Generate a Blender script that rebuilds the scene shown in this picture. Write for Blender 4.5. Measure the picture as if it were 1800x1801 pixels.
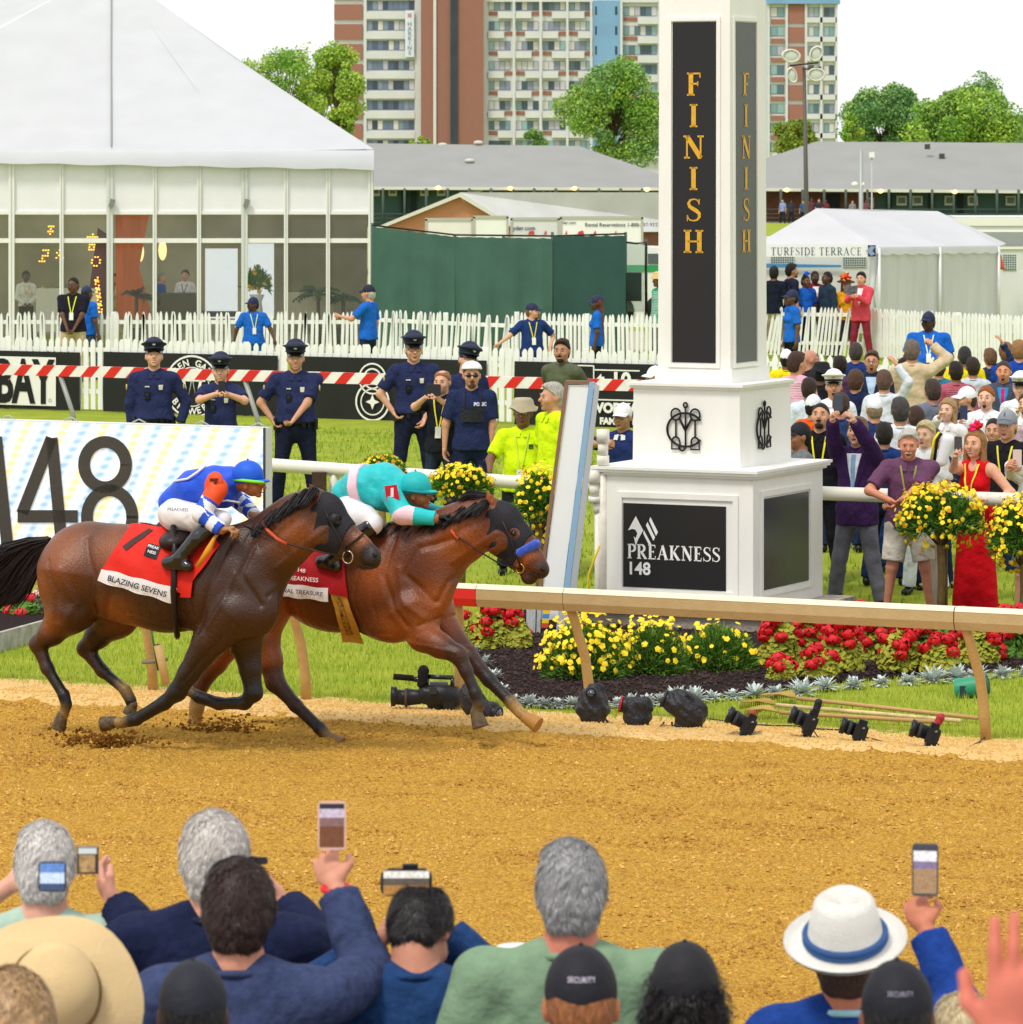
import bpy, math, random
import numpy as np
from mathutils import Vector, Matrix
for _o in list(bpy.data.objects): bpy.data.objects.remove(_o)
SC = bpy.context.scene
COL = SC.collection
R = math.radians
rng = np.random.default_rng(7)
random.seed(7)
# ---------------------------------------------------------------- camera, sky, sun, exposure
F, HZ, HC = 8300.0, 240.0, 4.4          # focal length in photo pixels, horizon row, camera height
cam_d = bpy.data.cameras.new('camera'); cam = bpy.data.objects.new('camera', cam_d); COL.objects.link(cam)
cam.location = (0, 0, HC); cam.rotation_euler = (R(90), 0, 0)
cam_d.sensor_fit = 'HORIZONTAL'; cam_d.sensor_width = 36.0
cam_d.lens = F/1800*36; cam_d.shift_y = -(900.5-HZ)/1800
cam_d.clip_start = 1.0; cam_d.clip_end = 4000
cam_d.dof.use_dof = True; cam_d.dof.focus_distance = 36; cam_d.dof.aperture_fstop = 15
SC.camera = cam
world = bpy.data.worlds.new('World'); SC.world = world; world.use_nodes = True
_nt = world.node_tree; _nt.nodes.clear()
_o = _nt.nodes.new('ShaderNodeOutputWorld'); _bg = _nt.nodes.new('ShaderNodeBackground')
_sky = _nt.nodes.new('ShaderNodeTexSky'); _sky.sky_type = 'NISHITA'; _sky.sun_disc = False
SUN_EL, SUN_AZ = R(58), R(215)
_sky.sun_elevation = SUN_EL; _sky.sun_rotation = SUN_AZ
_sc = _nt.nodes.new('ShaderNodeVectorMath'); _sc.operation = 'SCALE'; _sc.inputs[3].default_value = 0.10
_mx = _nt.nodes.new('ShaderNodeMix'); _mx.data_type = 'RGBA'; _mx.inputs[0].default_value = 0.85
_mx.inputs[7].default_value = (0.86, 0.87, 0.875, 1)      # overcast cloud cover over the clear sky
_nt.links.new(_sky.outputs[0], _sc.inputs[0]); _nt.links.new(_sc.outputs[0], _mx.inputs[6])
_nt.links.new(_mx.outputs[2], _bg.inputs[0]); _bg.inputs[1].default_value = 1.0
_nt.links.new(_bg.outputs[0], _o.inputs[0])
sun_d = bpy.data.lights.new('sun', 'SUN'); sun = bpy.data.objects.new('sun', sun_d); COL.objects.link(sun)
sun_d.energy = 1.5; sun_d.angle = R(12); sun_d.color = (1.0, 0.95, 0.86)
# sun behind the photographer's left shoulder
sun.rotation_euler = (R(90)-SUN_EL, 0, R(-35))
SC.view_settings.view_transform = 'Standard'; SC.view_settings.look = 'None'
SC.view_settings.gamma = 1; SC.view_settings.exposure = 0.46
SC.render.engine = 'CYCLES'
SC.cycles.max_bounces = 5; SC.cycles.diffuse_bounces = 3; SC.cycles.glossy_bounces = 2
SC.cycles.transmission_bounces = 4; SC.cycles.transparent_max_bounces = 8
SC.cycles.use_denoising = True
# ---------------------------------------------------------------- pixel <-> world
def W(px, py, s): return np.array([(px-900)/s, F/s, HC-(py-HZ)/s])
CT, ST = math.cos(R(26)), math.sin(R(26))           # the track runs 26 degrees towards us on the right
U3, V3 = np.array([CT, -ST, 0]), np.array([ST, CT, 0])
def s_at(px, v): return F/(v/(CT+(px-900)/F*ST))
def WV(px, py, v): return W(px, py, s_at(px, v))
def UV(u, v, z=0.0): return u*U3+v*V3+np.array([0, 0, z])
def uv_of(p): return float(np.dot(p, U3)), float(np.dot(p, V3))
def s_ground(py, z=0): return (py-HZ)/(HC-z)
# ---------------------------------------------------------------- materials
def lin(c):
 if isinstance(c, str):
  c = [int(c[i:i+2], 16)/255 for i in (0, 2, 4)]
 return tuple(((x/12.92) if x <= .04045 else ((x+.055)/1.055)**2.4) for x in c)
_mats = {}
def mat(hexc, rough=.75, noise=0.0, nscale=8.0, bump=0.0, bscale=40.0, metal=0.0, spec=.35, sheen=0.0, emit=None, stretch=None, attr=None, alpha=1.0, trans=0.0, second=None, coat=0.0):
 key = (hexc, rough, noise, nscale, bump, bscale, metal, spec, sheen, emit, stretch, attr, alpha, trans, second, coat)
 if key in _mats: return _mats[key]
 m = bpy.data.materials.new('mat_%s' % hexc); m.use_nodes = True
 nt = m.node_tree; b = nt.nodes['Principled BSDF']; c = lin(hexc)
 b.inputs['Base Color'].default_value = (*c, 1); b.inputs['Roughness'].default_value = rough
 b.inputs['Metallic'].default_value = metal; b.inputs['Specular IOR Level'].default_value = spec
 b.inputs['Sheen Weight'].default_value = sheen; b.inputs['Alpha'].default_value = alpha
 b.inputs['Transmission Weight'].default_value = trans; b.inputs['Coat Weight'].default_value = coat
 tc = nt.nodes.new('ShaderNodeTexCoord'); mp = nt.nodes.new('ShaderNodeMapping')
 nt.links.new(tc.outputs['Object'], mp.inputs[0])
 if stretch: mp.inputs['Scale'].default_value = stretch
 base = None
 if attr:
  a = nt.nodes.new('ShaderNodeAttribute'); a.attribute_name = attr; base = a.outputs['Color']
 if noise > 0:
  n = nt.nodes.new('ShaderNodeTexNoise'); n.inputs['Scale'].default_value = nscale; n.inputs['Detail'].default_value = 6
  nt.links.new(mp.outputs[0], n.inputs['Vector'])
  mr = nt.nodes.new('ShaderNodeMapRange'); nt.links.new(n.outputs[0], mr.inputs[0])
  mr.inputs[1].default_value = .3; mr.inputs[2].default_value = .7
  mx = nt.nodes.new('ShaderNodeMix'); mx.data_type = 'RGBA'
  if second:
   mx.inputs[6].default_value = (*c, 1); mx.inputs[7].default_value = (*lin(second), 1)
   mr.inputs[3].default_value = 0; mr.inputs[4].default_value = noise
   if base: nt.links.new(base, mx.inputs[6])
  else:
   mr.inputs[3].default_value = 1-noise; mr.inputs[4].default_value = 1+noise*.6
   mx.blend_type = 'MULTIPLY'; mx.inputs[0].default_value = 1
   if base: nt.links.new(base, mx.inputs[6])
   else: mx.inputs[6].default_value = (*c, 1)
  if second: nt.links.new(mr.outputs[0], mx.inputs[0])
  else: nt.links.new(mr.outputs[0], mx.inputs[7])
  base = mx.outputs[2]
 if base is not None: nt.links.new(base, b.inputs['Base Color'])
 if bump > 0:
  n2 = nt.nodes.new('ShaderNodeTexNoise'); n2.inputs['Scale'].default_value = bscale; n2.inputs['Detail'].default_value = 4
  nt.links.new(mp.outputs[0], n2.inputs['Vector'])
  bp = nt.nodes.new('ShaderNodeBump'); bp.inputs['Strength'].default_value = min(1, bump); bp.inputs['Distance'].default_value = .02*max(1, bump)
  nt.links.new(n2.outputs[0], bp.inputs['Height']); nt.links.new(bp.outputs[0], b.inputs['Normal'])
 if emit:
  b.inputs['Emission Color'].default_value = (*c, 1); b.inputs['Emission Strength'].default_value = emit
  if base is not None: nt.links.new(base, b.inputs['Emission Color'])
 _mats[key] = m
 return m
def cloth(c): return mat(c, rough=.85, noise=.14, nscale=14, bump=1.7, bscale=8, spec=.15)
def cloth_n(c): return mat(c, rough=.88, noise=.24, nscale=40, bump=2.2, bscale=7, spec=.12)
def skin(c): return mat(c, rough=.55, noise=.10, nscale=25, spec=.35, bump=.12, bscale=60)
def hairm(c): return mat(c, rough=.55, noise=.4, nscale=60, bump=1.0, bscale=90, spec=.3, stretch=(1.6, 1.6, .35))
def paint(c, r=.45): return mat(c, rough=r, noise=.06, nscale=3, spec=.4)
WHITE = lambda: mat('f4f3ee', rough=.5, noise=.05, nscale=2.5, spec=.4)
def translucent(m, f=.4):
 nt = m.node_tree; b = nt.nodes['Principled BSDF']; o = nt.nodes['Material Output']; t = nt.nodes.new('ShaderNodeBsdfTranslucent'); t.inputs[0].default_value = b.inputs['Base Color'].default_value; x = nt.nodes.new('ShaderNodeMixShader'); x.inputs[0].default_value = f
 nt.links.new(b.outputs[0], x.inputs[1]); nt.links.new(t.outputs[0], x.inputs[2]); nt.links.new(x.outputs[0], o.inputs[0]); return m
def sstep(x, a, b):
 t = np.clip((x-a)/(b-a), 0, 1); return t*t*(3-2*t)
def turf_h(v): return .16*sstep(v, 41.5, 45.5)*(1-sstep(v, 55, 66))     # the gentle crown of the turf course
def ground_at(X, D):
 v = X*ST+D*CT
 return 1.3 if D < 8 else .85 if D < 17 else float(turf_h(v))
# ---------------------------------------------------------------- mesh building
class MB:
 """collects polygons; build() makes ONE mesh object"""
 def __init__(s): s.v = []; s.f = []; s.m = []; s.n = 0; s.mats = []; s.smooth = []
 def mi(s, m):
  if m not in s.mats: s.mats.append(m)
  return s.mats.index(m)
 def add(s, verts, faces, m, smooth=False):
  verts = np.asarray(verts, float).reshape(-1, 3); mi = s.mi(m)
  s.v.append(verts)
  if isinstance(faces, np.ndarray): fl = [faces+s.n]
  else: fl = [[i+s.n for i in f] for f in faces];
  if isinstance(faces, np.ndarray): s.f.append(('a', fl[0])); k = len(faces)
  else: s.f.append(('l', fl)); k = len(fl)
  s.m.append(np.full(k, mi, np.int32)); s.smooth.append(np.full(k, smooth, bool)); s.n += len(verts)
  return s
 def box(s, c, d, m, rot=None):
  c = np.asarray(c, float); d = np.asarray(d, float)/2
  p = np.array([[x, y, z] for x in (-1, 1) for y in (-1, 1) for z in (-1, 1)])*d
  if rot is not None: p = p@np.asarray(rot).T
  return s.add(p+c, [[0, 1, 3, 2], [4, 6, 7, 5], [0, 4, 5, 1], [2, 3, 7, 6], [0, 2, 6, 4], [1, 5, 7, 3]], m)
 def hexa(s, p, m):
  """8 corners: 4 bottom (ring) then 4 top"""
  return s.add(p, [[3, 2, 1, 0], [4, 5, 6, 7], [0, 1, 5, 4], [1, 2, 6, 5], [2, 3, 7, 6], [3, 0, 4, 7]], m)
 def prism(s, poly, off, m):
  """planar polygon (n,3) swept by vector off"""
  poly = np.asarray(poly, float); n = len(poly); off = np.asarray(off, float)
  fs = [list(range(n)), [2*n-1-i for i in range(n)]]+[[i, i+n, (i+1) % n+n, (i+1) % n] for i in range(n)]
  return s.add(np.vstack([poly, poly+off]), fs, m)
 def tube(s, pts, rad, m, n=8, sx=1.0, cap=True, smooth=True):
  pts = np.asarray(pts, float); k = len(pts)
  rad = np.full(k, rad, float) if np.isscalar(rad) else np.asarray(rad, float)
  t = np.gradient(pts, axis=0) if k > 2 else np.repeat((pts[1:]-pts[:1]), 2, 0)
  t /= np.linalg.norm(t, axis=1)[:, None]+1e-12
  up = np.array([0, 0, 1.]) if abs(t[0][2]) < .9 else np.array([0, 1., 0])
  a = np.cross(t, up); a /= np.linalg.norm(a, axis=1)[:, None]+1e-12
  for i in range(1, k):
   a[i] = a[i-1]-t[i]*np.dot(a[i-1], t[i]); a[i] /= np.linalg.norm(a[i])+1e-12
  b = np.cross(t, a); th = np.linspace(0, 2*np.pi, n, endpoint=False)
  v = pts[:, None]+rad[:, None, None]*(np.cos(th)[None, :, None]*a[:, None]*sx+np.sin(th)[None, :, None]*b[:, None])
  f = []
  for i in range(k-1):
   for j in range(n):
    f.append([i*n+j, i*n+(j+1) % n, (i+1)*n+(j+1) % n, (i+1)*n+j])
  if cap: f += [list(range(n))[::-1], [(k-1)*n+j for j in range(n)]]
  return s.add(v.reshape(-1, 3), f, m, smooth)
 def ell(s, c, r, m, rot=None, nu=10, nv=7):
  r = np.full(3, r) if np.isscalar(r) else np.asarray(r, float)
  th = np.linspace(0, 2*np.pi, nu, endpoint=False); ph = np.linspace(-np.pi/2, np.pi/2, nv)[1:-1]
  v = [[0, 0, -1]]+[[math.cos(p)*math.cos(t), math.cos(p)*math.sin(t), math.sin(p)] for p in ph for t in th]+[[0, 0, 1]]
  v = np.array(v)*r
  if rot is not None: v = v@np.asarray(rot).T
  f = [[0, 1+(j+1) % nu, 1+j] for j in range(nu)]
  for i in range(nv-3):
   for j in range(nu):
    f.append([1+i*nu+j, 1+i*nu+(j+1) % nu, 1+(i+1)*nu+(j+1) % nu, 1+(i+1)*nu+j])
  L = 1+(nv-2)*nu; o = 1+(nv-3)*nu
  f += [[o+j, o+(j+1) % nu, L] for j in range(nu)]
  return s.add(v+np.asarray(c, float), f, m, True)
 def build(s, name, parent=None, col=None):
  me = bpy.data.meshes.new(name)
  if not s.v: v = np.zeros((0, 3))
  else: v = np.vstack(s.v)
  loops = []; tot = []
  for kind, fl in s.f:
   if kind == 'a': loops.append(fl.reshape(-1)); tot.append(np.full(len(fl), fl.shape[1]))
   else:
    loops.append(np.array([i for f in fl for i in f], np.int64)); tot.append(np.array([len(f) for f in fl]))
  loops = np.concatenate(loops).astype(np.int32) if loops else np.zeros(0, np.int32)
  tot = np.concatenate(tot).astype(np.int32) if tot else np.zeros(0, np.int32)
  st = np.concatenate([[0], np.cumsum(tot)[:-1]]).astype(np.int32) if len(tot) else tot
  me.vertices.add(len(v)); me.vertices.foreach_set('co', v.astype(np.float32).ravel())
  me.loops.add(len(loops)); me.loops.foreach_set('vertex_index', loops)
  me.polygons.add(len(tot)); me.polygons.foreach_set('loop_start', st)
  me.update(calc_edges=True)
  if len(tot):
   me.polygons.foreach_set('material_index', np.concatenate(s.m)); me.polygons.foreach_set('use_smooth', np.concatenate(s.smooth))
  for m in s.mats: me.materials.append(m)
  if col is not None:
   a = me.color_attributes.new('Col', 'FLOAT_COLOR', 'POINT'); c = np.ones((len(v), 4), np.float32); c[:, :3] = col
   a.data.foreach_set('color', c.ravel())
  me.validate(); me.update()
  o = bpy.data.objects.new(name, me); COL.objects.link(o)
  if parent is not None: o.parent = parent
  return o
def tag(o, label=None, cat=None, group=None, kind=None):
 if label: o['label'] = label
 if cat: o['category'] = cat
 if group: o['group'] = group
 if kind: o['kind'] = kind
 return o
def thing(name, label, cat, group=None, loc=(0, 0, 0)):
 o = bpy.data.objects.new(name, None); COL.objects.link(o); o.location = loc; o.empty_display_size = .1
 return tag(o, label, cat, group)
def struct(o): o['kind'] = 'structure'; return o
# ---------------------------------------------------------------- signed distance modelling (smooth unions meshed by surface nets)
class Cap:
 def __init__(s, a, b, ra, rb, k=.02, sy=1.0, fa=False, fb=False, add=0.0):
  s.a = np.array(a, float); s.b = np.array(b, float); s.ra = ra+add; s.rb = rb+add; s.k = k; s.sy = sy; s.fa = fa; s.fb = fb; s.sub = False
 def bb(s):
  r = max(s.ra, s.rb)*np.array([1, max(1, s.sy), 1]); return np.minimum(s.a, s.b)-r, np.maximum(s.a, s.b)+r
 def ev(s, x, y, z):
  a, b = s.a, s.b; px = x-a[0]; py = (y-a[1])/s.sy; pz = z-a[2]
  bx, by, bz = b[0]-a[0], (b[1]-a[1])/s.sy, b[2]-a[2]; L2 = bx*bx+by*by+bz*bz+1e-12
  t0 = (px*bx+py*by+pz*bz)/L2; t = np.clip(t0, 0, 1)
  d = np.sqrt((px-bx*t)**2+(py-by*t)**2+(pz-bz*t)**2)-(s.ra+(s.rb-s.ra)*t)
  L = math.sqrt(L2)
  if s.fa: d = np.maximum(d, -t0*L)
  if s.fb: d = np.maximum(d, (t0-1)*L)
  return d*min(1, s.sy)
class Ell:
 def __init__(s, c, r, k=.02, rot=None, sub=False, add=0.0):
  s.c = np.array(c, float); s.r = np.array(r, float)+add; s.k = k; s.rot = None if rot is None else np.array(rot); s.sub = sub
 def bb(s):
  m = s.r if s.rot is None else np.full(3, s.r.max()); return s.c-m, s.c+m
 def ev(s, x, y, z):
  px = x-s.c[0]; py = y-s.c[1]; pz = z-s.c[2]
  if s.rot is not None:
   M = s.rot; px, py, pz = (M[0, 0]*px+M[1, 0]*py+M[2, 0]*pz, M[0, 1]*px+M[1, 1]*py+M[2, 1]*pz, M[0, 2]*px+M[1, 2]*py+M[2, 2]*pz)
  r = s.r; q0 = np.sqrt((px/r[0])**2+(py/r[1])**2+(pz/r[2])**2)
  q1 = np.sqrt((px/r[0]**2)**2+(py/r[1]**2)**2+(pz/r[2]**2)**2)+1e-9
  return q0*(q0-1)/q1
class Plane:
 """keep the side where dot(p,n)<d"""
 def __init__(s, n, d): s.n = np.array(n, float); s.d = d/np.linalg.norm(n); s.n /= np.linalg.norm(n); s.k = 0; s.sub = 'plane'
 def ev(s, x, y, z): return s.n[0]*x+s.n[1]*y+s.n[2]*z-s.d
def _smin(a, b, k):
 h = np.maximum(k-np.abs(a-b), 0)/max(k, 1e-6); return np.minimum(a, b)-h*h*k*.25
def sdf_at(prims, P):
 x, y, z = P[:, 0], P[:, 1], P[:, 2]; D = np.full(len(P), .6)
 for p in prims:
  d = p.ev(x, y, z)
  if p.sub == 'plane': D = np.maximum(D, d)
  elif p.sub: D = -_smin(-D, d, p.k)
  else: D = _smin(D, d, p.k)
 return D
def sdf_mesh(prims, vox, noise=0.0, nfreq=20.0):
 lo = np.min([p.bb()[0] for p in prims if not p.sub], 0)-3*vox; hi = np.max([p.bb()[1] for p in prims if not p.sub], 0)+3*vox
 n = np.maximum(3, np.ceil((hi-lo)/vox).astype(int)+1)
 ax = [lo[i]+vox*np.arange(n[i]) for i in range(3)]
 D = np.full(n, .6, np.float32)
 for p in prims:
  if p.sub == 'plane':
   d = p.ev(ax[0][:, None, None], ax[1][None, :, None], ax[2][None, None, :]); D = np.maximum(D, d.astype(np.float32)); continue
  l, h = p.bb(); e = p.k+4*vox
  i0 = np.clip(np.floor((l-e-lo)/vox).astype(int), 0, n-1); i1 = np.clip(np.ceil((h+e-lo)/vox).astype(int)+1, 1, n)
  sl = tuple(slice(i0[i], i1[i]) for i in range(3))
  d = p.ev(ax[0][sl[0]][:, None, None], ax[1][sl[1]][None, :, None], ax[2][sl[2]][None, None, :]).astype(np.float32)
  D[sl] = -_smin(-D[sl], d, p.k) if p.sub else _smin(D[sl], d, p.k)
 if noise:
  X, Y, Z = ax[0][:, None, None]*nfreq, ax[1][None, :, None]*nfreq, ax[2][None, None, :]*nfreq
  D = D+noise*(np.sin(X+1.7*np.sin(Z*.8))*np.sin(Y*1.1+.6*Z)+.6*np.sin(2.3*X+Z*1.9+1)*np.sin(2.1*Y-Z))
 return surf_net(D, lo, vox)
_E = [(0, 1), (2, 3), (4, 5), (6, 7), (0, 2), (1, 3), (4, 6), (5, 7), (0, 4), (1, 5), (2, 6), (3, 7)]
def surf_net(D, lo, vox):
 ins = D < 0
 C = [np.s_[i:D.shape[0]-1+i, j:D.shape[1]-1+j, k:D.shape[2]-1+k] for i in (0, 1) for j in (0, 1) for k in (0, 1)]
 cnt = sum(ins[c].astype(np.int8) for c in C); act = (cnt > 0) & (cnt < 8)
 idx = np.argwhere(act)
 if len(idx) == 0: return np.zeros((0, 3)), np.zeros((0, 4), int)
 vid = np.full(act.shape, -1, np.int64); vid[act] = np.arange(len(idx))
 off = np.array([[i, j, k] for i in (0, 1) for j in (0, 1) for k in (0, 1)])
 val = np.stack([D[tuple((idx+o).T)] for o in off], 1)
 acc = np.zeros((len(idx), 3)); num = np.zeros(len(idx))
 for a, b in _E:
  va, vb = val[:, a], val[:, b]; m = (va < 0) != (vb < 0)
  t = np.where(m, va/(va-vb+1e-12), 0); acc += np.where(m[:, None], off[a]+(off[b]-off[a])*t[:, None], 0); num += m
 V = lo+(idx+acc/num[:, None])*vox
 fs = []
 for ax_ in range(3):
  o = [0, 0, 0]; o[ax_] = 1; b_, c_ = [i for i in range(3) if i != ax_]
  s0 = tuple(slice(0, D.shape[i]-(1 if i == ax_ else 0)) for i in range(3)); s1 = tuple(slice(o[i], D.shape[i]) for i in range(3))
  a, b = ins[s0], ins[s1]; e = np.argwhere(a != b); e = e[(e[:, b_] > 0) & (e[:, c_] > 0) & (e[:, b_] < D.shape[b_]-1) & (e[:, c_] < D.shape[c_]-1)]
  sgn = a[tuple(e.T)]
  def g(db, dc):
   q = e.copy(); q[:, b_] -= db; q[:, c_] -= dc; return vid[tuple(q.T)]
  q = np.stack([g(0, 0), g(1, 0), g(1, 1), g(0, 1)], 1)
  flip = sgn if ax_ != 1 else ~sgn
  q[flip] = q[flip][:, ::-1]; q = q[:, ::-1]; q = q[(q >= 0).all(1)]
  fs.append(q)
 return V, np.vstack(fs)
def rotx(a): c, s = math.cos(a), math.sin(a); return np.array([[1, 0, 0], [0, c, -s], [0, s, c]])
def roty(a): c, s = math.cos(a), math.sin(a); return np.array([[c, 0, s], [0, 1, 0], [-s, 0, c]])
def rotz(a): c, s = math.cos(a), math.sin(a); return np.array([[c, -s, 0], [s, c, 0], [0, 0, 1]])
def nrm(v): v = np.asarray(v, float); return v/(np.linalg.norm(v)+1e-12)
# ---------------------------------------------------------------- flat lettering
def text_mesh(txt, size=1.0, bold=0.0, spacing=1.0):
 cu = bpy.data.curves.new('t', 'FONT'); cu.body = txt; cu.size = size; cu.offset = bold; cu.space_character = spacing
 cu.align_x = 'CENTER'; cu.align_y = 'CENTER'; cu.resolution_u = 3
 ob = bpy.data.objects.new('t', cu); COL.objects.link(ob)
 dg = bpy.context.evaluated_depsgraph_get(); me = bpy.data.meshes.new_from_object(ob.evaluated_get(dg))
 v = np.array([p.co[:] for p in me.vertices]).reshape(-1, 3)[:, :2]; v[:, 1] -= (v[:, 1].max()+v[:, 1].min())/2; f = [list(p.vertices) for p in me.polygons]
 bpy.data.objects.remove(ob); bpy.data.curves.remove(cu); bpy.data.meshes.remove(me)
 return v, f
WT = [1.0]
def _stroke(pts, w):
 """thick polyline as quads, w may vary"""
 pts = np.asarray(pts, float); w = WT[0]*(np.full(len(pts), w) if np.isscalar(w) else np.asarray(w, float))
 t = np.gradient(pts, axis=0); t /= np.linalg.norm(t, axis=1)[:, None]+1e-9; n = np.stack([-t[:, 1], t[:, 0]], 1)
 v = np.vstack([pts+n*w[:, None]/2, pts-n*w[:, None]/2]); k = len(pts)
 return v, [[i, i+1, k+i+1, k+i] for i in range(k-1)]
def _arc(cx, cy, rx, ry, a0, a1, n=14):
 a = np.radians(np.linspace(a0, a1, n)); return np.stack([cx+rx*np.cos(a), cy+ry*np.sin(a)], 1)
def serif(ch):
 """serif capital in a box of height 1 -> (list of (verts, faces)), width"""
 T, t, h = .2, .075, .075; out = []
 def st(x, y0=0, y1=1, w=T): out.append(_stroke([(x, y0), (x, y1)], w))
 def sf(x, y, w=.34): out.append(_stroke([(x-w/2, y), (x+w/2, y)], h))
 def ln(a, b, w): out.append(_stroke([a, b], w))
 b, tt = h/2, 1-h/2
 if ch == 'I': st(.2); sf(.2, b); sf(.2, tt); return out, .42
 if ch == 'F': st(.2); sf(.2, b); ln((.03, tt), (.62, tt), h); ln((.6, 1), (.6, .78), .05); ln((.2, .52), (.5, .52), h); ln((.5, .42), (.5, .62), .045); return out, .66
 if ch == 'E': st(.2); ln((.03, b), (.62, b), h); ln((.03, tt), (.6, tt), h); ln((.6, .78), (.58, 1), .05); ln((.62, .24), (.6, 0), .05); ln((.2, .52), (.48, .52), h); ln((.48, .42), (.48, .62), .045); return out, .68
 if ch == 'H': st(.2); st(.72); ln((.2, .5), (.72, .5), h); sf(.2, b); sf(.2, tt); sf(.72, b); sf(.72, tt); return out, .94
 if ch == 'N': st(.16, w=t); st(.76, w=t); ln((.16, .97), (.76, .03), T*1.05); sf(.16, b, .26); sf(.13, tt, .26); sf(.76, tt, .28); return out, .92
 if ch == 'T': st(.36); sf(.36, b); ln((.02, tt), (.7, tt), h); ln((.03, .76), (.03, 1), .05); ln((.69, .76), (.69, 1), .05); return out, .74
 if ch == 'U':
  st(.18, .28, 1); st(.7, .28, 1, t); a = _arc(.44, .28, .26, .26, 180, 360); out.append(_stroke(a, np.linspace(T, t, len(a)))); sf(.18, tt); sf(.7, tt, .28); return out, .88
 if ch in 'PRD':
  st(.2); sf(.2, b); sf(.18, tt, .3)
  if ch == 'D':
   a = _arc(.3, .5, .48, .475, 90, -90, 20); out.append(_stroke(np.vstack([[(.2, .975)], a, [(.2, .025)]]), np.concatenate([[h], h+(T-h)*np.sin(np.linspace(0, np.pi, 20)), [h]]))); return out, .86
  a = _arc(.36, .735, .28, .24, 90, -90, 14); out.append(_stroke(np.vstack([[(.2, .975)], a, [(.2, .495)]]), np.concatenate([[h], h+(T-h)*np.sin(np.linspace(0, np.pi, 14)), [h]])))
  if ch == 'R': ln((.38, .5), (.74, .02), T*.95); ln((.66, b), (.86, b), h)
  return out, (.84 if ch == 'R' else .7)
 if ch == 'A': ln((.12, 0), (.45, .98), t); ln((.43, .98), (.76, 0), T*1.05); ln((.24, .35), (.64, .35), .05); sf(.12, b, .26); sf(.76, b, .32); return out, .92
 if ch == 'K': st(.2); ln((.24, .4), (.7, .98), t); ln((.36, .56), (.76, .02), T); sf(.2, b); sf(.2, tt); sf(.7, tt, .26); sf(.76, b, .28); return out, .92
 if ch == 'S':
  p = np.array([(.56, .76), (.54, .86), (.45, .95), (.32, .97), (.17, .92), (.1, .78), (.15, .65), (.3, .55), (.45, .46), (.57, .35), (.58, .2), (.48, .07), (.32, .03), (.16, .07), (.08, .16), (.06, .27)])
  w = np.array([.04, .05, .05, .055, .09, .13, .15, .17, .17, .15, .12, .08, .055, .055, .05, .04]); out.append(_stroke(p, w)); ln((.57, .73), (.57, .98), .04); ln((.05, .02), (.05, .28), .04); return out, .66
 if ch == 'C':
  a = _arc(.48, .5, .38, .475, 42, 318, 22); w = .05+.1*np.clip(np.sin(np.linspace(0, np.pi, 22)), 0, 1)**1.5; out.append(_stroke(a, w)); ln((.78, .72), (.78, .98), .045); return out, .84
 return out, .35
def serif_line(txt, h=1.0, gap=.1, vertical=False, vgap=.42):
 V, Fc, x, n = [], [], 0.0, 0; y = 0
 for ch in txt:
  g, w = serif(ch);
  for v, f in g:
   v = v.copy()
   if vertical: v[:, 0] -= w/2; v[:, 1] += y
   else: v[:, 0] += x
   V.append(v*h); Fc += [[i+n for i in q] for q in f]; n += len(v)
  x += w+gap; y -= 1+vgap
 V = np.vstack(V)
 V[:, 0] -= (V[:, 0].max()+V[:, 0].min())/2 if not vertical else 0
 V[:, 1] -= (V[:, 1].max()+V[:, 1].min())/2
 return V, Fc
def on_plane(v2, o, ex, ey): v2 = np.asarray(v2); return np.asarray(o, float)+v2[:, :1]*np.asarray(ex, float)+v2[:, 1:2]*np.asarray(ey, float)
th = np.linspace(0, 2*np.pi, 17)
# ---------------------------------------------------------------- people
def drape(prims, pts2, side=-1, off=.004, it=14, xf=None):
 """drop 2-D points (x,z) onto the front (side -1) or back (side 1) of a torso"""
 p = np.zeros((len(pts2), 3)); p[:, 0] = pts2[:, 0]; p[:, 2] = pts2[:, 1]; p[:, 1] = side*.5
 for _ in range(it):
  d = sdf_at(prims, p)-off; p[:, 1] -= side*np.clip(d, -.1, .3)*.9; p[:, 1] = np.clip(p[:, 1], -.6, .6)
 return p
def grid2(poly, n=8, m=8):
 """bilinear grid over a 4-corner polygon"""
 a, b, c, d = [np.array(q, float) for q in poly]; u = np.linspace(0, 1, n+1)[:, None, None]; v = np.linspace(0, 1, m+1)[None, :, None]
 P = (1-u)*(1-v)*a+u*(1-v)*b+u*v*c+(1-u)*v*d
 idx = np.arange((n+1)*(m+1)).reshape(n+1, m+1)
 return P.reshape(-1, 2), np.stack([idx[:-1, :-1], idx[1:, :-1], idx[1:, 1:], idx[:-1, 1:]], -1).reshape(-1, 4)
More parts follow.
